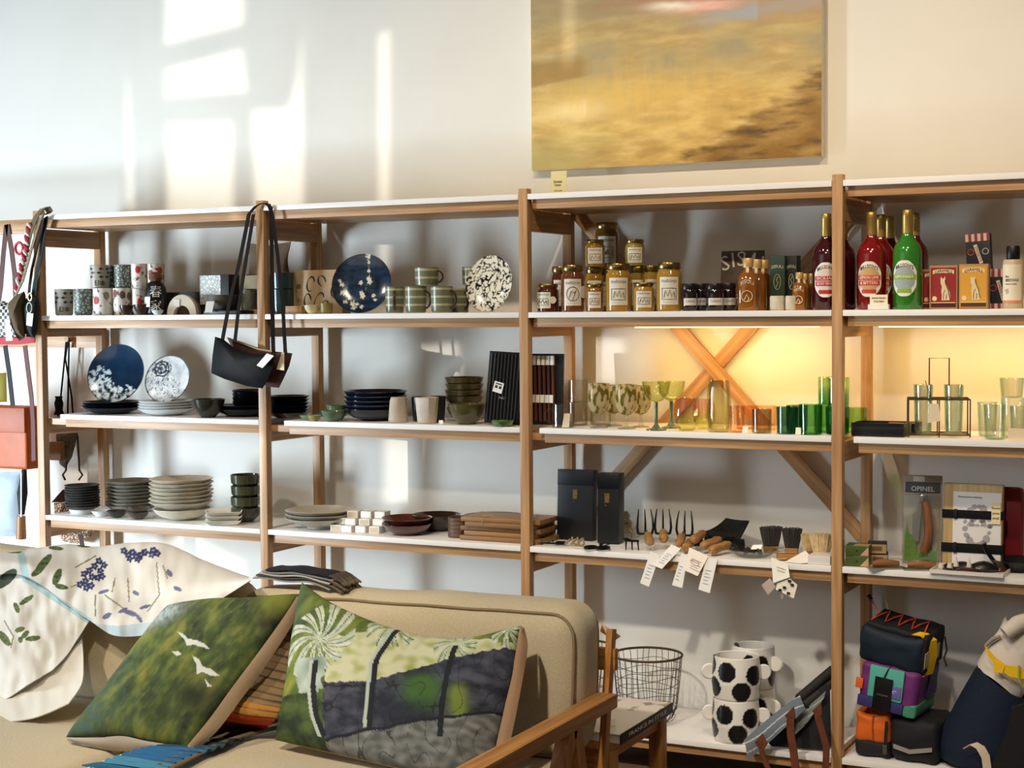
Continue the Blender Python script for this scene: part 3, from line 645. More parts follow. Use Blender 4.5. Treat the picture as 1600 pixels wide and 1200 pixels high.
# tall cordial bottles
def cordial(label, cx, Y, t, b, wpx, glasscol, labcol=None, words=None, rotoff=0.0):
    P, k, rw, h = dims(L2, Y, cx - wpx / 2, cx + wpx / 2, t, b); c = thing('cordial_bottle', label, 'bottle', P, facing(P) + rotoff, 'tall cordial bottles')
    ob('glass', MB().lathe([(0, 0), (rw * .9, 0), (rw, h * .02), (rw, h * .55), (rw * .96, h * .60), (rw * .83, h * .65), (rw * .60, h * .69), (rw * .43, h * .73), (rw * .36, h * .77), (rw * .33, h * .8), (0, h * .8)], 40), mat(glasscol, .06, coat=1.0), c)
    ob('gold_capsule', MB().lathe([(rw * .37, h * .765), (rw * .36, h * .93), (rw * .37, h * .935), (rw * .37, h * .95), (rw * .34, h * .955), (rw * .35, h * .99), (rw * .3, h), (0, h)], 28), mat('#b99a56', .38, metal=.75), c)
    if labcol:
        la = ob('bottle_label', patch(rw, h * .13, h * .49, rw * 1.75, hexlabel, seg=24), mat('#e9e4da', .5), c); la['label'] = 'white six-sided bottle label'
        ob('label_field', patch(rw, h * .19, h * .43, rw * 1.45, hexlabel, seg=20, eps=.0014), mat(labcol[0], .5), la)
        ob('label_field', patch(rw, h * .165, h * .205, rw * 1.0, eps=.0016), mat(labcol[1], .5), la)
        ob('lettering', text_bent("BILLSON'S", h * .05, rw + .0016, h * .412, rw * 1.25, arc=h * .03), INK, la)
        for q, wd in enumerate(words):
            zz = h * (.325 - .055 * q)
            ob('banner', patch(rw, zz - h * .023, zz + h * .023, rw * (1.6 - .1 * q), eps=.002), mat(labcol[1], .5), la)
            ob('lettering', text_bent(wd, h * .04, rw + .0026, zz, rw * (1.35 - .1 * q)), PAPER, la)
    return c
cordial('dark red cordial bottle half behind the post, left side', 1291, .088, 337, 488, 43, '#3a0a16', ('#d9cfc4', '#b3282d'), ('SICILIAN', 'BLOOD ORANGE'), -.05)
cordial('dark red cordial bottle behind the post, rear one', 1316, .20, 342, 487, 42, '#3a0a16')

# ================================================================== second shelf, fourth bay
cordial('red cordial bottle right of the post with an orange label', 1361.5, .065, 335, 488, 45, '#7a0d12', ('#c7a06a', '#c8381f'), ('LEMON LIME', '& BITTERS'), -.18)
cordial('red cordial bottle, second in the file behind the post', 1376, .16, 338, 487, 43, '#7a0d12', ('#c7a06a', '#c8381f'), ('LEMON LIME', '& BITTERS'))
cordial('red cordial bottle at the rear of the file', 1390, .25, 341, 487, 42, '#4a0a10')
gb = cordial('bright green cordial bottle with a grey-green label', 1417.5, .065, 331, 487, 45, '#2f7a22', ('#9aa7a8', '#8fae2c'), ('LEMONADE',), -.22)
cordial('red cordial bottle hidden behind the green one', 1429, .17, 336, 487, 42, '#4a0a10')
t = flatbox('price_card', 'small cream price card on a white holder before the red bottle', 'card', L2, .018, 1359, 1387, 463, 486, .003, mat('#efe2c0', .7))
ob('card_holder', MB().box(-t['w2'] * 1.15, t['w2'] * 1.15, -.008, .012, 0, .016, .001), mat('#efe8dc', .4), t)
ob('lettering', text_flat('lemon bitters', .008, t['w2'] * 1.5), INK, t, (0, -.0003, .036)); ob('lettering', text_flat('Cordial', .008, t['w2'] * 1.1), INK, t, (0, -.0003, .025))
def caramel(label, l, r, t_, b, Y, col, dark):
    t = flatbox('caramel_box', label, 'box', L2, Y, l, r, t_, b, .035, mat('#a5805a', .6), 'caramel boxes'); w2, h = t['w2'], t['h']
    f = ob('front_print', MB().box(-w2 * .9, w2 * .9, -.0012, 0, h * .04, h * .95), mat(col, .5), t); f['label'] = 'printed picture front'
    ob('foot_band', MB().box(-w2 * .86, w2 * .86, -.0020, -.001, h * .05, h * .15), mat(dark, .5), f)
    ob('foot_line', MB().box(-w2 * .86, w2 * .86, -.0024, -.001, h * .135, h * .155), mat('#d8bd8a', .5), f)
    bn = [(w2 * x, h * (.78 + .05 * (1 - x * x))) for x in (-.75, -.4, 0, .4, .75)]
    ob('banner', MB().prism(bn + [(x, z + h * .085) for x, z in reversed(bn)], -.0022, -.001), mat('#e5cfa0', .5), f)
    ob('lettering', text_flat('CARAMELS', h * .09, w2 * 1.25, arc=h * .04), mat(dark, .6), f, (0, -.0024, h * .835))
    cat_ = [(-.12, .20), (.42, .20), (.50, .26), (.46, .38), (.30, .50), (.16, .60), (.14, .68), (.12, .75), (.04, .70), (-.08, .70), (-.16, .75), (-.20, .66), (-.18, .58), (-.10, .52), (-.14, .40), (-.10, .3)]
    ob('cat_figure', MB().prism([(x * w2, z * h) for x, z in cat_], -.0022, -.001), mat('#d9c39a', .6), f)
    ob('cat_markings', MB().tube([(w2 * x, -.0024, h * z) for x, z in ((.46, .24), (.36, .42), (.18, .56), (.12, .66))], .0012, 5).tube([(w2 * x, -.0024, h * z) for x, z in ((.0, .22), (.02, .36), (.12, .44))], .001, 5).tube([(w2 * x, -.0024, h * z) for x, z in ((.2, .22), (.24, .34))], .001, 5), mat(dark, .6), f)
    ob('round_mark', MB().lathe([(0, 0), (w2 * .17, 0), (w2 * .17, .0012), (0, .0012)], 18).xf(Matrix.Translation((-w2 * .62, -.001, h * .24)) @ Matrix.Rotation(PI / 2, 4, 'X')), mat('#e0c99a', .5), f)
    return t
caramel('red caramel box with a sitting cat, front left of the pair', 1452, 1496, 418, 486, .055, '#8e1f1e', '#3a1512')
caramel('yellow caramel box with a sitting cat', 1498, 1544, 416, 486, .05, '#d3982f', '#4a2a12')
caramel('red caramel box mostly hidden behind the front red one', 1440, 1480, 424, 486, .13, '#8e1f1e', '#3a1512')
def sweetbox(label, l, r, t_, b, Y, z, lean=0, yaw=0):
    t = flatbox('sweets_box', label, 'box', z, Y, l, r, t_, b, .035, mat('#1c1c22', .5), 'striped sweets boxes', lean=lean); w2, h = t['w2'], t['h']; t.rotation_euler.y = yaw
    for z0, z1 in ((.80, 1.0), (0, .13)):
        s = MB()
        for q in range(8):
            if q % 2 == 0: s.box(w2 * (-1 + q / 4), w2 * (-1 + (q + 1) / 4), -.0008, 0, h * z0, h * z1)
        ob('stripes', s, mat('#c9b7ae', .5), t)
        s = MB()
        for q in range(8):
            if q % 2: s.box(w2 * (-1 + q / 4), w2 * (-1 + (q + 1) / 4), -.0008, 0, h * z0, h * z1)
        ob('stripes', s, mat('#8c2c2c', .5), t)
    s = ob('name_strip', MB().box(-w2 * .15, w2 * .15, -.0010, 0, -h * .26, h * .26), mat('#d6cabb', .5), t, (0, 0, h * .46), (0, -.28, 0))
    ob('lettering', text_flat('SWEETS', .012, h * .42), mat('#a5332b', .5), s, (0, -.0012, 0), (0, PI / 2, 0))
    for sx, c in ((-.6, '#b2473a'), (.6, '#a9b3a6')):
        ob('round_mark', MB().tube([(w2 * (sx + .25 * math.cos(a)), -.0008, h * .52 + w2 * .25 * math.sin(a)) for a in [2 * PI * i / 18 for i in range(18)]], .0015, 5, True), mat(c, .5), t)
    return t
sweetbox('dark striped sweets box standing on its neighbour, higher one', 1511, 1549, 365, 424, .13, L2 + .115, .02, -.06)
sweetbox('dark striped sweets box behind the yellow one, lower left', 1508, 1547, 424, 486, .13, L2)
sweetbox('dark striped sweets box between yellow box and white bottle', 1544, 1583, 424, 486, .11, L2)
def spray(label, l, r, Y):
    P, k, rw, h = dims(L2, Y, l, r, 389, 487); c = thing('polish_bottle', label, 'bottle', P, facing(P) - .2, 'polish bottles with black caps')
    ob('body', MB().lathe([(0, 0), (rw * .95, 0), (rw, h * .02), (rw, h * .74), (rw * .92, h * .78), (0, h * .78)], 32), mat('#c9b594', .35), c)
    ob('cap', MB().lathe([(0, h * .785), (rw * .62, h * .785), (rw * .66, h * .8), (rw * .66, h * .98), (rw * .6, h), (0, h)], 28), BLK, c)
    la = ob('paper_label', patch(rw, h * .10, h * .7, rw * 2.1), mat('#eadfc6', .6), c)
    ob('lettering', text_bent('BEESWAX', h * .065, rw + .001, h * .45, rw * 1.3, off=rw * .1), INK, la); ob('lettering', text_bent('natural polish', h * .03, rw + .001, h * .39, rw * 1.1), INK, la); ob('lettering', text_bent('the', h * .05, rw + .001, h * .51, off=-rw * .4), INK, la)
    ob('emblem', MB().tube([((rw + .001) * math.sin(x), -(rw + .001) * math.cos(x), h * z) for x, z in ((-.6, .27), (-.5, .31), (-.42, .25), (-.3, .32), (-.25, .25), (-.5, .23))], .0009, 5), INK, la)
    ob('colour_band', patch(rw, h * .09, h * .13, rw * 2.1, eps=.001), mat('#d98a5a', .6), la)
spray('cream polish bottle with black cap and printed label', 1567, 1598, .06); spray('cream polish bottle with black cap at the picture edge', 1602, 1633, .08)

# ================================================================== third shelf, first bay
def wave1(x, y, z):
    yy = y + .25 * x; c = mixc(lin('#06121f'), lin('#0f3250'), .6 + .5 * y + .3 * fb(x, y, 2))
    m_ = fb(x, y, 4.5, 2.0)
    if yy < -.35 + .3 * m_: c = mixc(lin('#0b1a2a'), lin('#d5d8d2'), .5 + 2.2 * fb(x, y, 7, 6.0))
    if x < -.2 and math.hypot(x + .6, y + .12) < .42 and fb(x, y, 8, 1.0) > .02: c = lin('#b8c4c8')
    if y < -.72 and abs(x - .45) < .14 - (y + .9) * .6 and y > -.95: c = lin('#dfe3e0')
    return lin('#2a4054') if math.hypot(x, y) > .975 else c
def wave2(x, y, z):
    c = mixc(lin('#c9ced0'), lin('#f0f1ee'), .5 + fb(x, y, 3)); d = math.hypot(x + .35, y - .45)
    if d < .42 and (math.sin(d * 44 + 3 * fb(x, y, 3)) > .1 or n2(x, y, 9) > .2): c = lin('#2c3644')
    if abs(fb(x, y, 5, 3.0)) < .05 and x + y < .4: c = lin('#59636e')
    return lin('#273341') if math.hypot(x, y) > .965 else c
standing_plate('wave_plate', 'deep blue plate with pale spray pattern, standing upright', L3 + .04, .19, 136, 231, 537, 632, (.20, -.92, .34), wave1)
standing_plate('cloud_plate', 'white plate with dark swirl pattern, standing upright', L3 + .045, .19, 227, 300, 551, 627, (.16, -.93, .32), wave2)
NAVYK = mat('#0a0e15', .25, coat=.3); WHP = mat('#dfe2e0', .22, coat=.3, vary=.04)
stack('dinner_plate', 'black plate under the blue standing plate, {}', 'plate', L3, .13, 127, 222, 625, 648, 3, plate_p, NAVYK, 'black plates under the blue plate', 2.2)
stack('dinner_plate', 'white plate under the swirl plate, {}', 'plate', L3, .12, 216, 304, 623, 650, 4, plate_p, WHP, 'white plates under the swirl plate', 2.4)
vessel('bowl', 'dark green glazed bowl between white plates and black plates', 'bowl', L3, .06, 299, 352, 622, 653, bowl_p, mat('#2a2d24', .2, coat=.6, vary=.3), None)
stack('bowl', 'black bowl under the hanging bag, {}', 'bowl', L3 + .02, .19, 363, 415, 602, 637, 4, bowl_p, NAVYK, 'black bowls under the hanging bag', 2.6)
stack('dinner_plate', 'black plate under the black bowls, {}', 'plate', L3, .18, 336, 428, 634, 656, 2, plate_p, NAVYK, 'black plates by the post', 2.2)
# ------------------------------------------------------------------ third shelf, second bay
stack('dinner_plate', 'black plate right of the post, {}', 'plate', L3, .13, 418, 484, 618, 656, 6, plate_p, NAVYK, 'black plates right of the post', 1.8)
vessel('small_bowl', 'small jade green bowl before the navy plates, front one', 'bowl', L3, .04, 502, 539, 642, 660, bowl_p, mat('#5f7a5c', .25, coat=.5, vary=.25, scale=40), 'small jade bowls', wob=.04)
vessel('small_bowl', 'small jade green bowl behind the front one', 'bowl', L3, .13, 510, 546, 631, 655, bowl_p, mat('#59704c', .25, coat=.5, vary=.25, scale=40), 'small jade bowls', wob=.04)
P = on(L3, 490, .07); k = mpp(P)
t = thing('ceramic_spoon', 'teal and jade ceramic spoon resting beside the small bowls', 'spoon', P, .35)
ob('bowl', MB().lathe([(0, .004), (9 * k, .006), (13 * k, .018), (12 * k, .018), (8 * k, .009), (0, .007)], 24, sx=1.15, sy=.85).xf(Matrix.Translation((-8 * k, 0, 0))), mat('#6c8a63', .25, coat=.5), t)
ob('handle', MB().tube([(0, 0, .012), (10 * k, 0, .022), (24 * k, .005, .030)], [.007, .006, .008], 8), mat('#2d5a6a', .25, coat=.5), t)
vessel('small_dish', 'tiny yellow glazed dish under the ceramic spoon', 'dish', L3, .02, 481, 502, 648, 658, bowl_p, mat('#a99a5c', .3, vary=.2), None)
stack('dinner_plate', 'deep navy plate in the tall pile beside the beige beakers, {}', 'plate', L3, .15, 537, 637, 607, 658, 5, bowl_p, mat('#101827', .18, coat=.6, vary=.2), 'navy plates', 2.6)
BEI = mat('#b9ab98', .65, vary=.12, scale=25, bump=.2)
vessel('beaker', 'beige ceramic beaker turned upside down', 'beaker', L3, .07, 607, 638, 620, 661, lambda r, h: [(r, 0), (r * .99, h * .1), (r * .84, h * .86), (r * .72, h), (0, h)], BEI, 'ceramic beakers', wob=.05, th=0)
vessel('beaker', 'pale faceted ceramic beaker standing upright', 'beaker', L3, .07, 648, 686, 620, 662, tumb_p, mat('#cdc1b1', .6, vary=.12, scale=25), 'ceramic beakers', seg=9, wob=.04)
vessel('beaker', 'dark ceramic beaker behind the pale faceted one, left', 'beaker', L3, .17, 643, 672, 621, 660, tumb_p, mat('#22242a', .3), 'ceramic beakers', wob=.03)
vessel('beaker', 'dark ceramic beaker behind the pale faceted one, right', 'beaker', L3, .15, 672, 697, 619, 660, tumb_p, mat('#1d1f24', .3), 'ceramic beakers', wob=.03)
OLIV = mat('#4b4326', .2, coat=.6, vary=.35, scale=30)
stack('bowl', 'olive brown glazed bowl in the pile behind, {}', 'bowl', L3 + .055, .24, 695, 756, 587, 634, 4, lambda r, h: [(r * .5, 0), (r * .55, h * .06), (r * .9, h * .45), (r, h)], OLIV, 'piled olive bowls', 1.5, wob=.03)
vessel('bowl', 'olive glazed bowl that carries the pile of olive bowls', 'bowl', L3, .24, 697, 752, 634, 658, bowl_p, OLIV, 'piled olive bowls')
vessel('bowl', 'olive green glazed bowl in front of the bowl pile', 'bowl', L3, .08, 700, 761, 628, 663, bowl_p, mat('#4f4a2c', .2, coat=.6, vary=.3, scale=25), None)
P = on(L3, 689, .03); o = ob('price_card', MB().slab([(-.008, 0, 0), (.008, .003, 0), (.006, .006, .014), (-.01, .003, .014)], .0008), PAPER, None, P); tag(o, 'tiny white price card before the olive bowl', 'card')
# fluted black tray leaning on the post
t = flatbox('fluted_tray', 'tall black fluted board with a white sticker leaning beside the post', 'board', L3, .06, 764, 818, 549, 662, .014, BLKM, lean=.10); t.rotation_euler.y = .05; t.location.x -= .02; t.location.z += .004
b = MB()
for q in range(9): b.box(t['w2'] * (-.88 + q * .2), t['w2'] * (-.80 + q * .2), -.004, 0, t['h'] * .03, t['h'] * .97)
ob('flutes', b, mat('#0d0d10', .3), t)
s = ob('sticker', MB().box(-.019, .019, -.0056, -.004, -.019, .019), mat('#e6e2dc', .6), t, (-t['w2'] * .3, 0, t['h'] * .5), (0, .2, 0))
ob('sticker_marks', MB().box(-.013, -.003, -.0062, -.005, -.004, .006).box(.003, .013, -.0062, -.005, -.004, .006).box(-.013, .013, -.0062, -.005, .010, .014), INK, s)
ob('lettering', text_flat('yuki', .014), mat('#8f8c88', .6), t, (-t['w2'] * .05, -.0048, t['h'] * .36), (0, .2, 0))
o = vessel('leaf_dish', 'small green leaf shaped dish at the foot of the fluted board', 'dish', L3, .022, 769, 806, 655, 666, plate_p, mat('#5f8a4a', .3, coat=.4, vary=.3, scale=60), None, wob=.25)
# chopstick cases
t = flatbox('chopstick_case', 'black case of brown chopsticks with white paper bands', 'case', L3, .13, 825, 878, 554, 665, .012, BLK, lean=.06)
for q in range(5):
    x = t['w2'] * (-.62 + .26 * q); a = .02
    s = ob('chopstick', MB().tube([(x + .01, -.006, t['h'] * .05), (x, -.006, t['h'] * .93)], [.0065, .0048], 8), mat('#5a2f20', .4, vary=.2), t)
    ob('paper_band', MB().box(x - .0075, x + .0075, -.0135, .0, t['h'] * .31, t['h'] * .42), PAPER, s); ob('paper_band', MB().box(x - .006, x + .006, -.0125, .0, t['h'] * .84, t['h'] * .97), PAPER, s)

# ------------------------------------------------------------------ third shelf, third bay: glassware
CLEAR = glass('#fbfdfb', '#6a766e', .5)
def glassmug(label, l, r, t, b, Y, z=L3):
    P, k, rw, h = dims(z, Y, l, r, t, b); c = thing('glass_mug', label, 'mug', P, facing(P), 'clear glass mugs'); c['h'] = h
    ob('cup', MB().lathe(shell([(rw * .9, 0), (rw * .98, h * .04), (rw, h)], .0025), 32), CLEAR, c)
    ob('handle', MB().tube([(-(rw * .98 + rw * .62 * math.sin(x)), 0, h * (.5 + .32 * math.cos(x))) for x in [PI * q / 12 for q in range(13)]], .0045, 8), CLEAR, c); return c
g1 = glassmug('clear glass mug with a price tag, front left', 862, 898, 630, 668, .06)
tagcard(g1, [(-.005, -.047, .002), (.02, -.046, .002), (.024, -.046, .05), (.004, -.047, .05)], mat('#efe6cf', .7))
g2 = glassmug('clear glass mug behind the one with the tag', 886, 918, 628, 665, .17)
glassmug('clear glass mug stacked on top of another', 887, 920, 592, 628, .17, L3 + g2['h'] + .001)
glassmug('clear glass mug behind the speckled goblets', 922, 955, 628, 664, .22)
def speckglass():
    m = bpy.data.materials.new('speckled_glass'); m.use_nodes = True; N = m.node_tree.nodes; L = m.node_tree.links; b = N['Principled BSDF']; out = N['Material Output']
    tc = N.new('ShaderNodeTexCoord'); mp = N.new('ShaderNodeMapping'); mp.inputs['Scale'].default_value = (70, 70, 38); mp.inputs['Rotation'].default_value = (.3, .5, 0)
    n = N.new('ShaderNodeTexNoise'); n.inputs['Scale'].default_value = 1; n.inputs['Detail'].default_value = 1
    L.new(tc.outputs['Object'], mp.inputs[0]); L.new(mp.outputs[0], n.inputs['Vector'])
    r = N.new('ShaderNodeValToRGB'); r.color_ramp.interpolation = 'CONSTANT'; e = r.color_ramp.elements; e[0].position = 0; e[0].color = lin('#efe6cc'); e[1].position = .53; e[1].color = lin('#857f32')
    L.new(n.outputs['Fac'], r.inputs[0]); L.new(r.outputs[0], b.inputs['Base Color']); b.inputs['Roughness'].default_value = .15
    t = N.new('ShaderNodeBsdfTransparent'); t.inputs[0].default_value = lin('#f6f2e0'); ms = N.new('ShaderNodeMixShader')
    r2 = N.new('ShaderNodeValToRGB'); r2.color_ramp.interpolation = 'CONSTANT'; f = r2.color_ramp.elements; f[0].position = 0; f[0].color = (.55, .55, .55, 1); f[1].position = .53; f[1].color = (.7, .8, .8, 1)
    L.new(n.outputs['Fac'], r2.inputs[0]); L.new(r2.outputs[0], ms.inputs[0]); tl = N.new('ShaderNodeBsdfTranslucent'); L.new(r.outputs[0], tl.inputs[0]); m2 = N.new('ShaderNodeMixShader'); m2.inputs[0].default_value = .5; L.new(b.outputs[0], m2.inputs[1]); L.new(tl.outputs[0], m2.inputs[2]); L.new(t.outputs[0], ms.inputs[1]); L.new(m2.outputs[0], ms.inputs[2]); L.new(ms.outputs[0], out.inputs[0]); return m
SPK = speckglass()
def goblet(label, l, r, Y, t=599, b=670, kind='speck'):
    P, k, rw, h = dims(L3, Y, l, r, t, b); c = thing('speckled_goblet', label, 'goblet', P, facing(P), 'olive speckled goblets')
    z0 = h * .30
    ob('bowl', MB().lathe(shell([(rw * .12, z0), (rw * .6, z0 + h * .05), (rw * .92, z0 + h * .2), (rw, z0 + h * .42), (rw * .93, h)], .0025), 36), SPK, c)
    ob('stem', MB().lathe([(0, 0), (rw * .8, 0), (rw * .8, .002), (rw * .2, .006), (.004, .014), (.004, z0 - .004), (.008, z0), (0, z0)], 28), CLEAR, c)
goblet('olive speckled goblet, leftmost of the front pair', 918, 954, .075); goblet('olive speckled goblet, second in the front beside the green coupes', 961, 997, .065)
goblet('olive speckled goblet, rear left behind the front pair', 942, 976, .18, 599, 664); goblet('olive speckled goblet, rear right by the green coupes', 985, 1018, .16, 599, 665)
def coupe(label, l, r, t, b, Y):
    P, k, rw, h = dims(L3, Y, l, r, t, b); c = thing('coupe_glass', label, 'glass', P, facing(P), 'green coupe glasses'); z0 = h * .57
    ob('bowl', MB().lathe(shell([(.006, z0), (rw * .5, z0 + h * .05), (rw * .85, z0 + h * .18), (rw, h)], .0022), 40), glass('#e9efb4', '#7f9a42', .2), c)
    ob('stem', MB().lathe([(0, 0), (rw * .72, 0), (rw * .72, .003), (rw * .3, .008), (.006, .02), (.005, h * .3), (.006, z0), (0, z0)], 28), mat('#54664a', .1, coat=.6), c)
coupe('green coupe glass with a dark foot, front one', 1003, 1048, 595, 673, .045); coupe('green coupe glass with a dark foot, rear one', 1027, 1071, 594, 669, .16)
def tinted(name, label, cat, l, r, t, b, Y, prof, m, group=None, z=L3, th=.003, seg=36): return vessel(name, label, cat, z, Y, l, r, t, b, prof, m, group, seg=seg, th=th)
rnd_p = lambda r, h: [(r * .5, 0), (r * .62, h * .03), (r * .92, h * .25), (r, h * .5), (r * .95, h * .75), (r * .82, h)]
def gradglass(name, low, high):
    m = glass('#fefefe', '#8a8a70', .5).copy(); m.name = name; N = m.node_tree.nodes; L = m.node_tree.links
    tc = N.new('ShaderNodeTexCoord'); sp = N.new('ShaderNodeSeparateXYZ'); L.new(tc.outputs['Generated'], sp.inputs[0]); r = N.new('ShaderNodeValToRGB')
    r.color_ramp.elements[0].position = .25; r.color_ramp.elements[1].position = .7; r.color_ramp.elements[0].color = thin(low); r.color_ramp.elements[1].color = thin(high)
    L.new(sp.outputs['Z'], r.inputs[0]); t = [n for n in N if n.type == 'BSDF_TRANSPARENT'][0]; L.new(r.outputs[0], t.inputs[0]); return m
tinted('ribbed_tumbler', 'round tumbler fading from pink to lime, front one', 'tumbler', 1052, 1094, 621, 674, .06, rnd_p, gradglass('pink_lime', '#d5da72', '#e2b8a8'), 'pink and lime tumblers')
tinted('ribbed_tumbler', 'round tumbler fading from pink to lime, behind', 'tumbler', 1082, 1118, 622, 670, .17, rnd_p, gradglass('pink_lime2', '#d5da72', '#e2b8a8'), 'pink and lime tumblers')
tinted('tall_vase', 'tall olive tinted faceted glass vase', 'vase', 1104, 1143, 594, 675, .055, lambda r, h: [(r * .82, 0), (r * .9, h * .03), (r, h * .3), (r * .96, h * .7), (r * .86, h)], glass('#c9c28e', '#6f6a3a', .3), seg=10, th=.006)
tum = lambda r, h: [(r * .88, 0), (r * .96, h * .03), (r, h)]
PE = glass('#f6c9a2', '#c98a5c', .2); GG = 'coloured glass tumblers'
tinted('glass_tumbler', 'peach glass tumbler right of the tall vase, front', 'tumbler', 1140, 1164, 634, 676, .05, tum, PE, GG); tinted('glass_tumbler', 'peach glass tumbler behind the grey-green one', 'tumbler', 1180, 1214, 632, 672, .17, tum, PE, GG); tinted('glass_tumbler', 'peach glass tumbler in the rear row, left', 'tumbler', 1150, 1182, 632, 670, .2, tum, PE, GG)
GREY = glass('#b3b7a2', '#5a6050', .25); TE = glass('#3f7a66', '#10332a', .3); GR = glass('#5fae62', '#0f4a1c', .3); LG = glass('#a5d878', '#4f8f2e', .3); DG = glass('#3f8a6a', '#0c3a28', .3)
tinted('glass_tumbler', 'grey-green glass tumbler in the front row', 'tumbler', 1174, 1206, 638, 677, .05, tum, GREY, GG)
tinted('glass_tumbler', 'dark teal glass tumbler in the front row', 'tumbler', 1213, 1248, 635, 679, .05, tum, TE, GG)
tinted('glass_tumbler', 'emerald glass tumbler in the front row', 'tumbler', 1248, 1285, 631, 680, .05, tum, GR, GG)
tinted('glass_tumbler', 'dark teal glass tumbler behind the emerald one', 'tumbler', 1228, 1262, 632, 674, .17, tum, TE, GG)
gt = tinted('glass_tumbler', 'emerald glass tumbler left of the post, rear row', 'tumbler', 1272, 1306, 630, 674, .16, tum, GR, GG)
gt2 = tinted('glass_tumbler', 'dark green glass tumbler half behind the post', 'tumbler', 1290, 1327, 633, 678, .085, tum, DG, GG)
tinted('glass_tumbler', 'bright green glass tumbler right of the post', 'tumbler', 1320, 1356, 631, 672, .17, tum, LG, GG)
tinted('glass_tumbler', 'bright green glass tumbler stacked left of the post', 'tumbler', 1278, 1308, 586, 631, .16, tum, gradglass('green_fade', '#4a9a4a', '#b5e08a'), GG, L3 + gt['h'] + .001)
tinted('glass_tumbler', 'bright green glass tumbler stacked behind the post', 'tumbler', 1292, 1327, 586, 633, .085, tum, gradglass('green_fade2', '#3f8a4a', '#b5e08a'), GG, L3 + gt2['h'] + .001)
for q, (px, Y) in enumerate(((1164, .022), (1247, .02))):
    P = on(L3, px, Y); o = ob('price_card', MB().slab([(-.009, 0, 0), (.009, 0, 0), (.009, .006, .022), (-.009, .006, .022)], .001), mat('#efe4d2', .7), None, P); tag(o, ('small price card before the peach tumbler', 'small price card between teal and emerald tumblers')[q], 'card')
# ------------------------------------------------------------------ third shelf, fourth bay
def knifebox(label, l, r, t_, b, Y, dep):
    t = flatbox('knife_box', label, 'box', L3, Y, l, r, t_, b, dep, BLK, 'black knife boxes'); w2, h = t['w2'], t['h']
    ob('rim', MB().box(-w2, w2, 0, .008, h, h + .012).box(-w2, w2, dep - .008, dep, h, h + .012).box(-w2, -w2 + .008, .008, dep - .008, h, h + .012).box(w2 - .008, w2, .008, dep - .008, h, h + .012), BLK, t)
    ob('blade', MB().prism([(-w2 * .8, 0), (w2 * .3, 0), (w2 * .3, .02), (-w2 * .6, .02)], 0, .0015).xf(Matrix.Translation((0, dep * .45, h + .002)) @ Matrix.Rotation(-PI / 2, 4, 'X')), mat('#c8c8c4', .2, metal=1), t)
    ob('handle', MB().tube([(w2 * .3, dep * .45, h + .006), (w2 * .85, dep * .45, h + .006)], .007, 8), wood('x', '#a8703c', '#7d4d25'), t)
knifebox('open black box with a knife inside, front one at the post', 1330, 1412, 671, 686, .03, .11); knifebox('open black box with a knife inside, rear one', 1352, 1430, 666, 677, .16, .10)
P0 = on(L3, 1466, .12); k = mpp(P0)
CG = glass('#f6fbf4', '#4f8a70', .6)
ct = thing('bottle_carrier', 'rusty wire carrier with an upright handle holding clear glasses', 'carrier', P0, .25)
RUST = mat('#4a3626', .6, metal=.5); rx, ry = 46 * k, .062
rect = [(-rx, -ry), (rx, -ry), (rx, ry), (-rx, ry)]
b = MB()
for z in (.118, .008): b.tube([(x, y, z) for x, y in rect], .0022, 6, True)
for x, y in rect + [(0, -ry), (0, ry)]: b.tube([(x, y, .001), (x, y, .118)], .0022, 6)
b.tube([(-rx, 0, .008), (rx, 0, .008)], .0018, 6); b.tube([(0, -ry, .008), (0, ry, .008)], .0018, 6)
ob('basket_frame', b, RUST, ct)
ob('handle', MB().tube([(-14 * k, -.001, .118), (-14 * k, 0, .245), (16 * k, 0, .245), (16 * k, .001, .118)], .0025, 6).tube([(-rx, 0, .118), (rx, 0, .118)], .002, 6), RUST, ct)
ob('twine', MB().tube([(-14 * k + .004 * math.cos(q), .004 * math.sin(q), .112 + q * .003) for q in range(10)], .003, 6).tube([(-14 * k, -.004, .13), (-20 * k, -.006, .175)], .0015, 5), mat('#6b5138', .9), ct)
tagcard(ct, [(-18 * k, -.066, .045), (2 * k, -.066, .052), (-1 * k, -.066, .105), (-15 * k, -.066, .105)], mat('#e4d6b8', .7))
for q, (x, y) in enumerate(((-.5, -.48), (.5, -.48), (-.5, .48), (.5, .48))):
    P = ct.matrix_basis @ Vector((x * rx * 1.0, y * ry, .011)); r = .029
    o = ob('glass_tumbler', MB().lathe(shell([(r * .75, 0), (r * .86, .006), (r, .15)], .0028), 32), CG, None, P); tag(o, 'clear glass in the wire carrier, ' + ('front left', 'front right', 'rear left', 'rear right')[q], 'tumbler', 'clear glasses in the carrier')
CGp = lambda r, h: [(r * .75, 0), (r * .86, h * .04), (r, h)]
ga = 'clear greenish glasses on the right'
a_ = tinted('glass_tumbler', 'clear greenish glass in front right of the carrier', 'tumbler', 1537, 1571, 632, 688, .06, CGp, CG, ga)
tinted('glass_tumbler', 'clear greenish glass behind, left of the stacked pair', 'tumbler', 1527, 1558, 628, 683, .17, CGp, CG, ga)
a2 = tinted('glass_tumbler', 'clear greenish glass at the right that carries another', 'tumbler', 1564, 1602, 620, 684, .15, CGp, CG, ga)
tinted('glass_tumbler', 'clear greenish glass on top of another', 'tumbler', 1562, 1600, 588, 620, .15, CGp, CG, ga, L3 + a2['h'] + .001)
tinted('glass_tumbler', 'clear greenish glass in front at the picture edge', 'tumbler', 1578, 1612, 634, 689, .05, CGp, CG, ga)
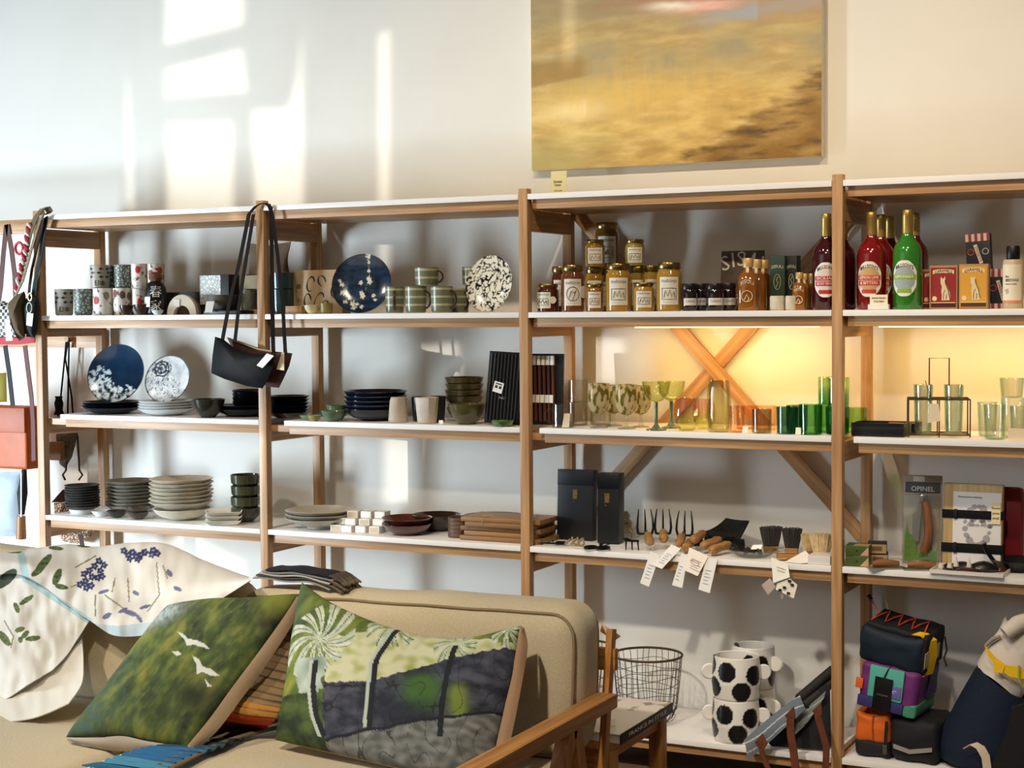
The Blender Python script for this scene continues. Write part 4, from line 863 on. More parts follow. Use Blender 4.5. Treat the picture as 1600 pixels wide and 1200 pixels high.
P = on(L3, 1590, .012); o = ob('price_card', MB().box(-.028, .028, 0, .001, 0, .038), mat('#ecd2ae', .7), None, P); tag(o, 'pinkish price card before the clear glasses', 'card')

# ================================================================== fourth shelf, first bay
DKST = mat('#3d3b36', .55, vary=.15, scale=40); GRYST = mat('#a39c8b', .45, vary=.18, scale=25); CRM = mat('#d8cfbb', .4, vary=.14, scale=25)
vessel('plate_foot', 'white footed dish under the pile of charcoal saucers', 'dish', L4, .10, 109, 147, 791, 802, lambda r, h: [(r * .9, 0), (r, h * .8), (r, h)], WHP)
stack('saucer', 'charcoal stoneware saucer in the left pile, {}', 'saucer', L4 + .016, .10, 102, 156, 753, 797, 9, saucer_p, DKST, 'charcoal saucers', 1.5, wob=.04)
vessel('small_dish', 'white low dish between charcoal saucers and small dark dishes', 'dish', L4, .06, 143, 174, 797, 809, plate_p, WHP, None, wob=.04)
dish('small dark bowl with a pale base, front left of the grey plates', 167, 199, 799, 813, .055, '#2f2f26', L4, bowl_p, 'small dark stoneware bowls', 'small_bowl')
dish('small dark bowl beside the cream bowl pile, lower of two', 200, 233, 799, 814, .05, '#4a4238', L4, bowl_p, 'small dark stoneware bowls', 'small_bowl')
dish('small dark bowl beside the cream bowl pile, upper of two', 199, 234, 786, 800, .05, '#4d453b', L4 + .021, bowl_p, 'small dark stoneware bowls', 'small_bowl')
stack('dinner_plate', 'grey-beige stoneware plate in the pile behind, {}', 'plate', L4, .25, 167, 247, 742, 798, 8, plate_p, mat('#8f897a', .45, vary=.2, scale=25), 'grey-beige plates', 1.8, wob=.03)
vessel('bowl', 'cream stoneware bowl that carries the cream plate pile', 'bowl', L4, .12, 240, 330, 788, 815, bowl_p, CRM, 'cream stoneware pile', wob=.02)
stack('dinner_plate', 'cream stoneware plate with a grey rim, {}', 'plate', L4 + .042, .12, 234, 333, 743, 800, 7, plate_p, CRM, 'cream stoneware pile', 1.8, wob=.035)
stack('square_plate', 'small square white plate in front of the bowls, {}', 'plate', L4, .06, 316, 384, 790, 819, 3, lambda r, h: [(r * .6, 0), (r * .66, h * .2), (r * .8, h * .7), (r * .84, h)], mat('#efeade', .4, vary=.05), 'small square white plates', 1.1, squ=.85, th=.003)
stack('bowl', 'dark green glazed bowl stacked beside the post, {}', 'bowl', L4, .16, 361, 407, 731, 809, 4, lambda r, h: [(r * .5, 0), (r * .55, h * .05), (r * .95, h * .4), (r, h)], mat('#3d3f2c', .2, coat=.6, vary=.35, scale=30), 'dark green bowls', 1.25, wob=.03)
# ------------------------------------------------------------------ fourth shelf, second bay
stack('dinner_plate', 'shallow grey-white bowl on a narrow foot, {}', 'bowl', L4, .11, 446, 554, 785, 827, 3, cone_p, mat('#b9b3a3', .3, coat=.3, vary=.1), 'shallow grey-white bowls', 2.6, th=.005)
# match boxes
P0 = on(L4, 512, .03); k = mpp(P0); mw, mh, md = 18 * k, 10.5 * k, .05
BX = mat('#e6e2da', .6, vary=.05); n_ = 0
rowlab = ('bottom row', 'second row', 'third row'); collab = ('leftmost', 'second from the left', 'third from the left', 'fourth from the left')
for rz in range(3):
    for cx in range(4):
        if rz == 2 and cx == 0: continue
        if rz == 1 and cx == 0: pass
        lx = (22 * cx) * k + (2 * k if rz % 2 else 0) + R_.uniform(-.001, .001)
        t = thing('match_box', 'small white box in the little pile, %s, %s' % (collab[cx], rowlab[rz]), 'box', (P0.x + lx, .03 + .02 * rz + (.02 if cx == 0 else .0) + .012 * cx, L4 + rz * mh * 1.01), 0.10 + R_.uniform(-.06, .06), 'small white boxes')
        ob('sleeve', MB().box(0, mw, 0, md, 0, mh * .98, .0008), BX, t)
        ob('end_flap', MB().box(mw * .1, mw * .9, -.0006, 0, mh * .12, mh * .85), mat('#c9b79c' if (rz + cx) % 3 == 0 else '#efece6', .6), t)
for q in range(3):
    P = on(L4, 543 + q * 6, .19 + q * .045); t = thing('match_box', 'long pale box lying behind the small white boxes, ' + ('front', 'middle', 'rear')[q] + ' one', 'box', (P.x, P.y, L4), .12, 'long pale boxes')
    ob('sleeve', MB().box(0, .16, 0, .04, 0, .022 + .012 * (q > 0), .001), mat('#dcd8cf', .6), t)
RED = mat('#4f2620', .18, coat=.7, vary=.2, scale=20)
stack('bowl', 'dark red glazed low bowl at the front, {}', 'bowl', L4, .10, 596, 676, 803, 839, 2, lambda r, h: [(r * .5, 0), (r * .52, h * .08), (r * .85, h * .5), (r, h)], RED, 'dark red bowls', 1.7, th=.005)
vessel('bowl', 'dark brown glazed low bowl behind the red bowls', 'bowl', L4, .24, 644, 721, 794, 828, lambda r, h: [(r * .5, 0), (r * .52, h * .08), (r * .88, h * .5), (r, h)], mat('#2d211a', .18, coat=.7, vary=.2), None, th=.005)
stack('coaster', 'round dark wood coaster left of the board pile, {}', 'coaster', L4, .12, 700, 738, 806, 841, 5, lambda r, h: [(r * .98, 0), (r, h * .2), (r, h * .8), (r * .98, h)], mat('#5d4230', .5, vary=.2), 'dark wood coasters', 1.0, th=.006)
P0 = on(L4, 716, .055); k = mpp(P0)
wz = L4; WB = [wood('x', '#9c7445', '#6a4a28'), wood('x', '#a87d4a', '#76532f'), wood('x', '#8d6a40', '#5d4125')]
for q in range(5):
    px0 = 718 + (q * 7) % 13; px1 = 845 - (q * 9) % 17; h = .0165
    A, B = on(wz, px0, .05 + .006 * (q % 3)), on(wz, px1, .05 + .006 * (q % 3))
    o = ob('serving_board', MB().box(0, (B - A).length, 0, .16 + .01 * (q % 2), .0002, h, .002), WB[q % 3], None, A, (0, 0, R_.uniform(-.03, .03))); tag(o, 'flat wooden serving board in the pile by the post, ' + ordn(4 - q, 5), 'board', 'wooden serving boards'); wz += h
P = on(wz, 775, .13); o = ob('twine_bow', MB().tube([(-.03, -.07, .004), (-.012, -.074, .012), (0, -.07, .006), (.014, -.075, .014), (.03, -.07, .004)], .0018, 6).tube([(0, -.07, .006), (-.01, -.085, .001), (-.012, -.09, -.02)], .0015, 6), mat('#a58a5c', .9), None, P); tag(o, 'thin twine bow tied on top of the board pile', 'twine')
vessel('round_tray', 'large round wooden tray lying behind the boards', 'tray', L4 + .055, .275, 722, 822, 792, 806, lambda r, h: [(r * .92, 0), (r, h * .3), (r, h)], wood('x', '#7d5a3a', '#573b24'), None, th=.006)
vessel('round_dish', 'dark pot under the round wooden tray', 'pot', L4, .275, 745, 800, 800, 830, lambda r, h: [(r * .9, 0), (r, h)], mat('#4a3a2c', .5), None)
# ------------------------------------------------------------------ fourth shelf, third bay
def goldbox(label, l, r, t_, b, Y, dep, yaw, lean, lx):
    t = flatbox('gift_box', label, 'box', L4, Y, l, r, t_, b, dep, mat('#0c1016', .45), 'black gift boxes', lean=lean, bev=.002); t.rotation_euler.z = yaw; w2, h = t['w2'], t['h']
    ob('lid_edge', MB().box(-w2 * 1.01, w2 * 1.01, -.0012, dep * 1.005, h * .78, h * 1.004, .002), mat('#0c131c', .4), t)
    g = mat('#b9a45c', .35, metal=.6)
    ob('gold_print', text_flat('瑞', .02), g, t, (lx * w2, -.0022, h * .68)); ob('gold_print', text_flat('屋', .02), g, t, (lx * w2, -.0022, h * .615)); ob('gold_print', text_flat('。', .016), g, t, (lx * w2, -.0022, h * .56))
goldbox('large black gift box with gold characters, left one', 870, 926, 733, 842, .20, .035, 0, .05, 0)
goldbox('narrow black gift box with gold characters, right one', 934, 966, 733, 842, .16, .07, .12, .03, -.1)
P = on(L4, 973, .36); o = ob('rope_hank', MB().tube([(.03 * math.cos(q * .7) * (1 - q * .012), .012 * math.sin(q * 1.7), .006 + .0018 * q + .02 * abs(math.sin(q * .7))) for q in range(40)], .0055, 6), mat('#b3a184', .9, vary=.15), None, P + Vector((.03, -.05, 0))); tag(o, 'beige coiled rope hank behind the gift boxes', 'rope')
STEEL = mat('#1b1b1c', .35, metal=.6)
def scissors(label, px, Y, yaw, s=1.0, m=STEEL):
    P = on(L4, px, Y); t = thing('scissors', label, 'scissors', P, yaw)
    for sg in (-1, 1):
        ob('finger_loop', MB().tube([(sg * .018 * s + .016 * s * math.cos(a), -.03 * s + .022 * s * math.sin(a), .008) for a in [2 * PI * q / 20 for q in range(20)]], .0035 * s, 6, True), m, t)
        ob('blade', MB().prism([(-.004 * s, 0), (.004 * s, 0), (.0005, .075 * s)], .006, .009).xf(Matrix.Translation((0, -.004, .014 + sg * .0015)) @ Matrix.Rotation(sg * .12, 4, 'Z') @ Matrix.Rotation(-PI / 2, 4, 'X')), m, t)
    ob('rivet', MB().lathe([(0, 0), (.004 * s, 0), (.004 * s, .005), (0, .006)], 12), m, t, (0, .002, .012))
scissors('black iron scissors with wide loops at the shelf edge', 938, .055, .1, 1.25)
scissors('small black scissors at the left end beside the post', 865, .06, 1.9, .8)
P = on(L4, 897, .06); t = thing('iron_hook', 'bundle of beige iron hooks tied together', 'hook', P)
for q in range(3): ob('hook', MB().tube([(-.03 + q * .022, -.01, .008), (-.02 + q * .024, .005, .02 + .004 * q), (-.012 + q * .02, .01, .030), (q * .02, -.004, .012), (.012 + q * .012, -.012, .008)], .0042, 6), mat('#9a8263', .5, metal=.3), t)
P = on(L4, 905, .03); t = tag(ob('tag_string', MB().tube([(-.02, 0, .004), (.0, -.01, .005), (.03, -.012, .004), (.055, 0, .004)], .0022, 6), mat('#cdb892', .9), None, P), 'loose beige string lying between hooks and scissors', 'string')
# small fork lying by the boxes
P = on(L4, 985, .075); t = thing('table_fork', 'short black iron fork with three prongs at the shelf edge', 'fork', P, .2)
ob('neck', MB().tube([(-.03, .03, .03), (-.014, .012, .034), (0, 0, .03)], .005, 8).tube([(-.02, 0, .03), (.03, -.004, .03)], .004, 6), STEEL, t)
for q in range(3): ob('prong', MB().tube([(-.015 + q * .02, 0, .03), (-.013 + q * .021, -.012, .018), (-.012 + q * .022, -.02, .001)], [.0035, .003, .002], 6), STEEL, t)
# garden hand forks with wooden handles pointing to the front
HW = wood('y', '#b0854f', '#84582d')
def handtool(label, pxh, Yh, pxt, Yt, kind, zt=.055, seed=0, zh=.014):
    A = on(L4, pxh, Yh); B = on(L4, pxt, Yt); t = thing('garden_hand_tool', label, 'garden tool', A, 0, 'garden hand tools')
    d = Vector((B.x - A.x, B.y - A.y, 0)); u = d.normalized(); sd = Vector((-u.y, u.x, 0)); Lh = .105
    prof = [(0, 0), (.008, .001), (.0145, .008), (.0165, .02), (.0145, .045), (.0135, .06), (.0155, .08), (.011, .098), (.007, Lh), (0, Lh)]
    M = Matrix.Translation((0, 0, .0165 + zh)) @ (u + Vector((0, 0, .14))).to_track_quat('Z', 'Y').to_matrix().to_4x4()
    ob('handle', MB().lathe(prof, 20).xf(M), HW, t)
    e = M @ Vector((0, 0, Lh - .004)); f = Vector((d.x, d.y, zt * .5))
    ob('tang', MB().tube([e, e * .5 + f * .5 + Vector((0, 0, .012)), f], .0042, 8), STEEL, t)
    if kind == 'fork':
        ob('crossbar', MB().tube([f - sd * .024, f, f + sd * .024], .004, 6), STEEL, t)
        for q in (-1, 0, 1):
            ob('tine', MB().tube([f + sd * .024 * q, f + sd * .028 * q + Vector((0, 0, .022)) - u * .01, f + sd * .026 * q + Vector((0, 0, .052)) - u * .006, f + sd * .021 * q + Vector((0, 0, .085)) + u * .012], [.0045, .0042, .0035, .0015], 6), STEEL, t)
    elif kind == 'hoe':
        ob('blade', MB().slab([f - sd * .025 - Vector((0, 0, .012)), f + sd * .025 - Vector((0, 0, .012)), f + sd * .02 + Vector((0, 0, .03)), f - sd * .02 + Vector((0, 0, .03))], .003), STEEL, t)
    else:
        ob('blade', MB().sheet([[f + u * (.085 * i / 6) + sd * (.026 * j / 3 * math.sin(.5 + 2.3 * i / 6)) + Vector((0, 0, .006 + .006 * j * j / 9 - .01 * i / 6)) for j in range(-3, 4)] for i in range(7)], .002), STEEL, t)
    return t, A
tools = [handtool('hand fork whose wooden handle is leftmost, lower', 1016, .055, 1008, .22, 'fork', .07),
 handtool('hand fork with its handle second from the left, pointing back', 1037, .10, 1036, .25, 'fork', .07, zh=.02),
 handtool('hand fork with the round handle end third from the left', 1061, .075, 1070, .27, 'fork', .06, zh=.012),
 handtool('hand trowel with the low round handle end in the middle', 1071, .045, 1088, .22, 'hoe', .03, zh=.002),
 handtool('hand tool with the handle resting highest near the black slate dish', 1082, .08, 1110, .24, 'hoe', .03, zh=.026),
 handtool('hand tool with a red-brown handle lying across the others', 1096, .065, 1140, .21, 'hoe', .03, zh=.010),
 handtool('hand tool with the rightmost wooden handle by the glass plate', 1109, .03, 1155, .17, 'hoe', .03, zh=.002)]
# paper tags hanging from the handles over the edge
def hangtag(tool, pts, col='#f1efea', art=None):
    "tag given by picture corners on the plane just before the shelf edge"
    t, A = tool; n = len(t.children)
    q = [onY(x, y, yy) - A for x, y, yy in pts]; o = ob('paper_tag', MB().slab(q, .0008), mat(col, .7), t); o['label'] = 'white hanging paper tag'
    c = sum(q, Vector()) / len(q); e1 = (q[1] - q[0]); e2 = (q[3] - q[0])
    s = MB()
    for i in range(5):
        a = q[0] + e1 * .25 + e2 * (.38 + .1 * i); s.strap([a, a + e1 * (.5 - .1 * (i % 2))], e2.normalized() * .0009, .0006).v
    s.v = [(x, y - .0014, z) for x, y, z in s.v]
    ob('tag_print', s, mat('#9aa2b8', .7), o)
    if art: ob('tag_art', MB().tube([c + e1 * (.22 * math.cos(a)) + e2 * (.10 * math.sin(a)) + Vector((0, -.0014, 0)) for a in [2 * PI * i / 16 for i in range(16)]], .0016, 5, True), mat(art, .7), o)
    ob('tag_string', MB().tube([q[0] + e1 * .45 + e2 * .05, (q[0] + e1 * .45) * .5 + Vector((0, 0, .012)), Vector((0, .01, .02))], .0009, 5), mat('#d9cfb8', .9), t)
hangtag(tools[0], [(1016, 862, -.012), (1031, 867, -.012), (1014, 917, -.014), (1000, 911, -.014)])
hangtag(tools[1], [(1049, 851, -.004), (1064, 857, -.004), (1034, 889, -.022), (1020, 883, -.022)])
hangtag(tools[2], [(1065, 864, -.008), (1075, 868, -.008), (1066, 919, -.012), (1050, 914, -.012)])
hangtag(tools[4], [(1077, 855, -.012), (1107, 869, -.012), (1090, 900, -.026), (1069, 891, -.026)], '#f3e9da', '#d8b79a')
hangtag(tools[6], [(1104, 870, -.010), (1121, 874, -.010), (1109, 927, -.014), (1091, 921, -.014)])
# curved black slate dish
cA, cB, cC, cD = onY(1101, 832, .235), onY(1135, 811, .335), onY(1171, 815, .285), on(L4 + .004, 1146, .165)
P = on(L4, 1137, .25); rows = []
for i in range(13):
    v = i / 12; row = []
    for j in range(13):
        u = j / 12; q = (cA * (1 - u) + cB * u) * (1 - v) + (cD * (1 - u) + cC * u) * v
        sag = 16 * u * (1 - u) * v * (1 - v); q = q + Vector((.004, .012, -.014)) * sag; q.z = max(q.z - .010 * 4 * u * (1 - u) * (.5 + .5 * (1 - v)) * 0.6, L4 + .006); row.append(q - P)
    rows.append(row)
o = ob('slate_dish', MB().sheet(rows, .005), mat('#121312', .5), None, P); tag(o, 'curved square black dish tilted up behind the tools', 'dish')
# cut glass plate with dark things
P = on(L4, 1177, .095); k = mpp(P); R1 = 37 * k
o = thing('glass_plate', 'round cut glass plate holding dark small pieces', 'plate', P)
sc_ = MB().lathe(shell([(R1 * .6, 0), (R1 * .7, .004), (R1 * .9, .016), (R1, .024)], .003), 56)
sc_.v = [(x * (1 + .03 * (i % 2)), y * (1 + .03 * (i % 2)), z) for i, (x, y, z) in enumerate(sc_.v)]
ob('dish', sc_, glass('#e6ebe6', '#6d7a72', .5), o)
for q, (dx, dy, a) in enumerate(((-.2, .1, .3), (.1, .25, 1.2), (.25, 0, 2.2), (-.05, -.25, .8))):
    x = ob('key_fob', MB().tube([(-.02, 0, .004), (-.005, .004, .014), (.016, -.002, .008)], [.006, .008, .004], 6), mat('#2a2320', .5), None, (P.x + dx * R1, P.y + dy * R1, L4 + .008), (0, 0, a)); tag(x, ('dark carved piece at the left on the glass plate', 'dark carved piece at the back of the glass plate', 'dark carved piece at the right on the glass plate', 'dark carved piece at the front on the glass plate')[q], 'trinket', 'dark pieces on the glass plate')
x = ob('small_card', MB().slab([(-.018, 0, 0), (.018, .004, .002), (.02, .012, .016), (-.012, .010, .014)], .0008), PAPER, None, (P.x + .012, P.y - .012, L4 + .024)); tag(x, 'small white card lying on the glass plate', 'card')
# brushes
def brush(label, l, r, t_, b, Y, col, yaw=0.0, split=0):
    P, k, rw, h = dims(L4, Y, l, r, t_, b); c = thing('bristle_brush', label, 'brush', P, facing(P) + yaw, 'standing bristle brushes')
    bm_ = MB().lathe([(0, .018), (rw * .6, .018), (rw * .74, h * .45), (rw * .88, h * .9), (rw * .6, h * .95), (0, h * .95)], 40, sy=.6)
    for q in range(90):
        a = 2.399963 * q; f = math.sqrt((q + .5) / 90); x, y = f * math.cos(a), f * math.sin(a) * .6
        bm_.tube([(x * rw * .62, y * rw * .62, .018), (x * rw * .78, y * rw * .78, h * .5), (x * rw * 1.0, y * rw * 1.0, h * (.95 + .05 * R_.random()))], [rw * .045, rw * .055, rw * .06], 5)
    ob('bristles', bm_, mat(col, .85, vary=.3, scale=50, sheen=.3), c)
    ob('wood_base', MB().box(-rw * .62, rw * .62, -rw * .45, rw * .45, 0, .022, .003), wood('x', '#a57c45', '#7a5528'), c)
brush('black bristle brush, left one of the dark pair', 1187, 1222, 818, 864, .20, '#1b1512', .1); brush('black bristle brush, right one of the dark pair', 1221, 1253, 818, 864, .19, '#1a1311', -.1)
brush('cream bristle brush, left one of the pale pair', 1251, 1276, 829, 870, .15, '#c0a673'); brush('cream bristle brush, right one standing on the white carton', 1264, 1302, 830, 878, .10, '#c9b183')
t = flatbox('carton', 'flat white carton at the shelf edge below the cream brush', 'box', L4, .012, 1262, 1297, 876, 890, .10, mat('#d8d2cc', .5))
P = on(L4, 1230, .06); o = thing('wood_brush', 'small ochre wooden nail brush on its side', 'brush', P, .4)
ob('body', MB().box(-.034, .03, -.016, .016, .002, .022, .005), wood('x', '#b98646', '#8b5e29'), o); ob('bristles', MB().box(-.03, .026, .016, .034, .004, .02, .002), mat('#cbb287', .9), o)
P = on(L4, 1250, .03); o = ob('leaflet', MB().slab([(-.045, -.012, .001), (.012, -.03, .001), (.052, .0, .006), (.0, .06, .03)], .0008), PAPER, None, P); tag(o, 'folded white leaflet lying at the edge before the dark brushes', 'leaflet')
P = on(L4, 1215, .0); tg = thing('swing_tags', 'cluster of paper tags hanging over the edge below the brushes', 'tag', P)
for pts, cl in (([(1205, 871, -.01), (1231, 881, -.01), (1234, 902, -.015), (1208, 911, -.015)], '#f4f1e6'), ([(1203, 903, -.008), (1212, 917, -.008), (1200, 930, -.008), (1190, 914, -.008)], '#b8a89c'), ([(1215, 908, -.006), (1233, 903, -.008), (1246, 914, -.012), (1240, 935, -.012), (1212, 921, -.01)], '#e9e2d0'), ([(1216, 922, -.005), (1226, 926, -.005), (1222, 937, -.005)], '#a89888')):
    o = ob('paper_tag', MB().slab([onY(*p) - P for p in pts], .0008), mat(cl, .7), tg)
b = MB()
for dx, dy in ((1234, 908), (1226, 918), (1219, 922), (1232, 927), (1238, 914)): c = onY(dx, dy, -.0145) - P; b.box(c.x - .006, c.x + .005, c.y - .0012, c.y, c.z - .004, c.z + .004)
ob('dark_spots', b, INK, tg)
ob('tag_print', MB().tube([onY(1213, 885, -.0145) - P, onY(1227, 890, -.0145) - P], .0008, 4).tube([onY(1214, 890, -.0155) - P, onY(1226, 894, -.0155) - P], .0008, 4), mat('#b8aa8c', .7), tg)
ob('tag_string', MB().tube([onY(1211, 876, -.009) - P, Vector((0, -.004, .012)), Vector((.02, .03, .01))], .001, 5), mat('#d9cfb8', .9), tg)
# ------------------------------------------------------------------ fourth shelf, fourth bay
def drawerbox(label, l, r, t_, b, Y, z, kind, yaw=0.1, group='small gift boxes'):
    t = flatbox('soap_box', label, 'box', z, Y, l, r, t_, b, .075, mat('#43551f' if kind == 'g' else '#1d1a1a', .5), group, yaw=yaw); w2, h = t['w2'], t['h']
    if kind == 'g':
        ob('tan_corner', MB().prism([(w2 * .98, h * .06), (w2 * .25, h * .06), (w2 * .98, h * .95)], -.0008, 0), mat('#c19a72', .6), t); ob('dot', MB().box(-.003, .003, -.0008, 0, h * .45, h * .6), INK, t)
        ob('tan_top', MB().box(-w2 * .3, w2, .0, .05, h, h + .0006), mat('#a8845a', .6), t)
    else: ob('tan_front', MB().box(-w2 * .96, w2 * .96, -.0008, 0, h * .06, h * .94), mat('#a98c66', .6), t); ob('dark_panel', MB().box(-w2 * .6, w2 * .5, -.0014, -.0006, h * .3, h * .75), mat('#6a4f30', .6), t)
    return t
g = drawerbox('green soap box with a tan corner, lower one', 1321, 1357, 871, 887, .022, L4, 'g'); drawerbox('green soap box with a tan corner, upper one', 1321, 1357, 855, 871, .022, L4 + g['h'] + .001, 'g')
g = drawerbox('dark soap box with a tan front, lower one', 1358, 1387, 862, 878, .09, L4, 'b', .22); drawerbox('dark soap box with a tan front, upper one', 1356, 1385, 846, 862, .09, L4 + g['h'] + .001, 'b', .22)
# blister pack with a folding saw
t = flatbox('blister_pack', 'upright clear blister pack with a folding pruning saw', 'package', L4, .15, 1410, 1470, 733, 872, .004, mat('#9d9384', .6, vary=.08), lean=.06); w2, h = t['w2'], t['h']
ob('header', MB().box(-w2 * .92, w2 * .92, -.0012, 0, h * .80, h * .92), mat('#3f4245', .5), t)
ob('lettering', text_flat('OPINEL', .022, w2 * 1.2), mat('#d5d2ca', .5), t, (0, -.0014, h * .845))
ob('header_top', MB().box(-w2 * .5, w2 * .1, -.001, 0, h * .93, h * .985), mat('#d9d0bf', .6), t)
gr = []
for q in range(17): gr.append((w2 * (-.9 + 1.7 * q / 16), h * (.06 + .16 * abs(math.sin(q * 1.3)) + .28 * max(0, 1 - q / 7))))
ob('grass_print', MB().prism([(w2 * .85, h * .03), (-w2 * .92, h * .03)] + gr, -.0010, 0), mat('#5f8a2c', .6, vary=.35, scale=60), t)
ob('saw_handle', MB().tube([(w2 * .12, -.016, h * .74), (w2 * .30, -.018, h * .62), (w2 * .42, -.019, h * .45), (w2 * .38, -.019, h * .28), (w2 * .15, -.018, h * .15)], [.011, .0125, .014, .014, .013], 12), wood('z', '#9a5f36', '#6e3c1e'), t)
ob('collar', MB().tube([(w2 * .08, -.016, h * .77), (w2 * .14, -.016, h * .70)], .013, 12), mat('#c9c9c6', .2, metal=1), t)
ob('saw_blade', MB().prism([(w2 * .02, h * .72), (-w2 * .22, h * .60)] + [(-w2 * (.46 if q % 2 else .40) + w2 * .0 * q, h * (.56 - .018 * q)) for q in range(16)] + [(-w2 * .12, h * .25), (-w2 * .02, h * .5)], -.018, -.016), mat('#c4c6c4', .25, metal=.9), t)
ob('clear_cover', MB().box(-w2 * .95, w2 * .95, -.034, -.003, h * .04, h * .79, .008), glass('#f8faf8', '#c8ccc8', .5), t)
# cards with small knives in front
def knifecard(label, px, Y, yaw):
    P = on(L4, px, Y); t = thing('pocket_knife_card', label, 'knife', P, yaw, 'carded wooden knives')
    ob('card', MB().box(-.06, .06, -.028, .028, .0, .0015), mat('#8b8d78', .5), t)
    ob('handle', MB().tube([(-.045, 0, .014), (-.02, 0, .016), (.012, 0, .015), (.04, 0, .013)], [.009, .012, .0115, .009], 12), wood('x', '#b07845', '#86552a'), t)
    ob('blister', MB().box(-.054, .052, -.02, .02, .0016, .03, .007), glass('#f6f6f2', '#c2b9a8', .5), t)
knifecard('carded wooden knife lying at the edge before the green boxes', 1385, .03, .55); knifecard('carded wooden knife lying before the blister pack', 1441, .05, .35)
# red case, book board with straps
rows = []
t = flatbox('red_case', 'red zipped case standing behind the strapped board', 'case', L4, .235, 1477, 1596, 752, 872, .06, mat('#7d1219', .55, vary=.1), bev=.018, lean=.03)
ob('zip', MB().tube([(-t['w2'] * .9, .012, t['h'] * .985), (0, .014, t['h'] * 1.0), (t['w2'] * .9, .012, t['h'] * .975)], .004, 6), mat('#5a0c12', .5), t)
t = flatbox('flower_press', 'pale wooden flower press with a printed sheet and black straps', 'press', L4, .14, 1472, 1564, 758, 888, .035, wood('z', '#cbb07e', '#b59663'), lean=.08, bev=.002); w2, h = t['w2'], t['h']
pp = ob('paper_sheet', MB().box(-w2 * .66, w2 * .97, -.0015, 0, h * .03, h * .90), mat('#e6e2e0', .7), t); pp['label'] = 'white printed paper sheet'
for q in range(26):
    a = q * 2.4; rr = .5 if q < 18 else .25; x = w2 * (.18 + rr * .85 * math.cos(q * .37)); z = h * (.50 + rr * .46 * math.sin(q * .37))
    if z > h * .78: continue
    s_ = .006 + .004 * ((q * 5) % 4) / 3
    ob('leaf_print', MB().prism([(s_ * math.cos(i * PI / 4) * (1.0 + .3 * (q % 2)), s_ * 1.2 * math.sin(i * PI / 4)) for i in range(8)], -.0004, 0).xf(Matrix.Rotation(a, 4, 'Y')), mat('#a5a1a2', .7), pp, (x, -.0016, z))
ob('lettering', text_flat('Pflanzenpresse anleitung', .008, w2 * .8), mat('#77757a', .7), pp, (-w2 * .1, -.0016, h * .84)); ob('lettering', text_flat('FLOWER PRESS', .011, w2 * .75), mat('#8a888c', .7), pp, (w2 * .2, -.0016, h * .5))
for z0, z1 in ((.58, .68), (.17, .28)):
    s = ob('strap', MB().box(-w2 * 1.03, w2 * 1.05, -.0045, .038, h * z0, h * z1, .001), BLKM, t); ob('buckle', MB().box(-w2 * .62, -w2 * .50, -.008, -.004, h * (z0 - .01), h * (z1 + .01), .001), BLK, s)
c = ob('price_tag', MB().box(w2 * .66, w2 * .96, -.008, -.005, h * .53, h * .79), mat('#ecdcae', .7), t)
for q, wd in enumerate(('flower', 'press', 'small')): ob('lettering', text_flat(wd, .010), INK, c, (w2 * .81, -.0082, h * (.72 - .06 * q)))
# white tray of trinkets
P = on(L4, 1517, .055); k = mpp(P)
tr = thing('white_tray', 'shallow white rectangular tray filled with small leather and metal trinkets', 'tray', P, -.02)
a, b_ = 56 * k, .07
ob('base', MB().box(-a, a, -b_, b_, 0, .004, .001), mat('#e6e1d8', .35), tr); ob('rim', MB().box(-a, a, -b_, -b_ + .004, .004, .012).box(-a, a, b_ - .004, b_, .004, .012).box(-a, -a + .004, -b_ + .004, b_ - .004, .004, .012).box(a - .004, a, -b_ + .004, b_ - .004, .004, .012), mat('#e6e1d8', .35), tr)
tk = [('black leather pouch at the back of the white tray', -.25, .35, .040, .016, '#141214'), ('large black oval purse on the right of the white tray', .35, .0, .048, .022, '#121114'), ('dark brown leather strap coil in the tray middle', -.05, -.45, .038, .010, '#3a1f16'), ('black strap bundle at the left of the white tray', -.6, -.1, .028, .014, '#1d1718'), ('red-brown bead at the back right of the white tray', .1, .55, .012, .014, '#5a2a1c'), ('dark leather key ring at the right corner of the tray', .8, .3, .022, .012, '#4a241a')]
for lb, dx, dy, rr, hh, cl in tk:
    o = ob('leather_trinket', MB().lathe([(0, 0), (rr * .8, 0), (rr, hh * .4), (rr * .85, hh * .9), (rr * .3, hh * 1.4), (0, hh * 1.5)], 20, .12, sy=.55, seed=dx * 9), mat(cl, .35, coat=.3), None, (P.x + dx * a, P.y + dy * b_, L4 + .0048), (0, 0, dx)); tag(o, lb, 'trinket')
for q, (dx, dy) in enumerate(((-.38, -.05), (-.02, -.1), (-.72, -.62), (-.5, -.5))):
    o = ob('white_charm', MB().lathe([(0, 0), (.009, 0), (.006, .014), (0, .034 if q < 2 else .012)], 7), mat('#dcd3c6', .4), None, (P.x + dx * a, P.y + dy * b_ - .012, L4 + .018)); tag(o, ('pointed white charm at the left in the tray', 'pointed white charm in the tray middle', 'small white charm at the tray front corner', 'small white charm beside the pointed one')[q], 'charm', 'white charms in the tray')
P = on(L4, 1590, .15); k = mpp(P); t = thing('black_pan', 'black dish with a raised handle at the right picture edge', 'pan', P)
ob('dish', MB().lathe(shell([(.05, .0), (.055, .01), (.085, .035)], .004), 32), BLK, t); ob('handle', MB().tube([(-.06, -.03, .02), (-.082, -.045, .055), (-.095, -.05, .085)], [.006, .007, .009], 8), BLK, t)

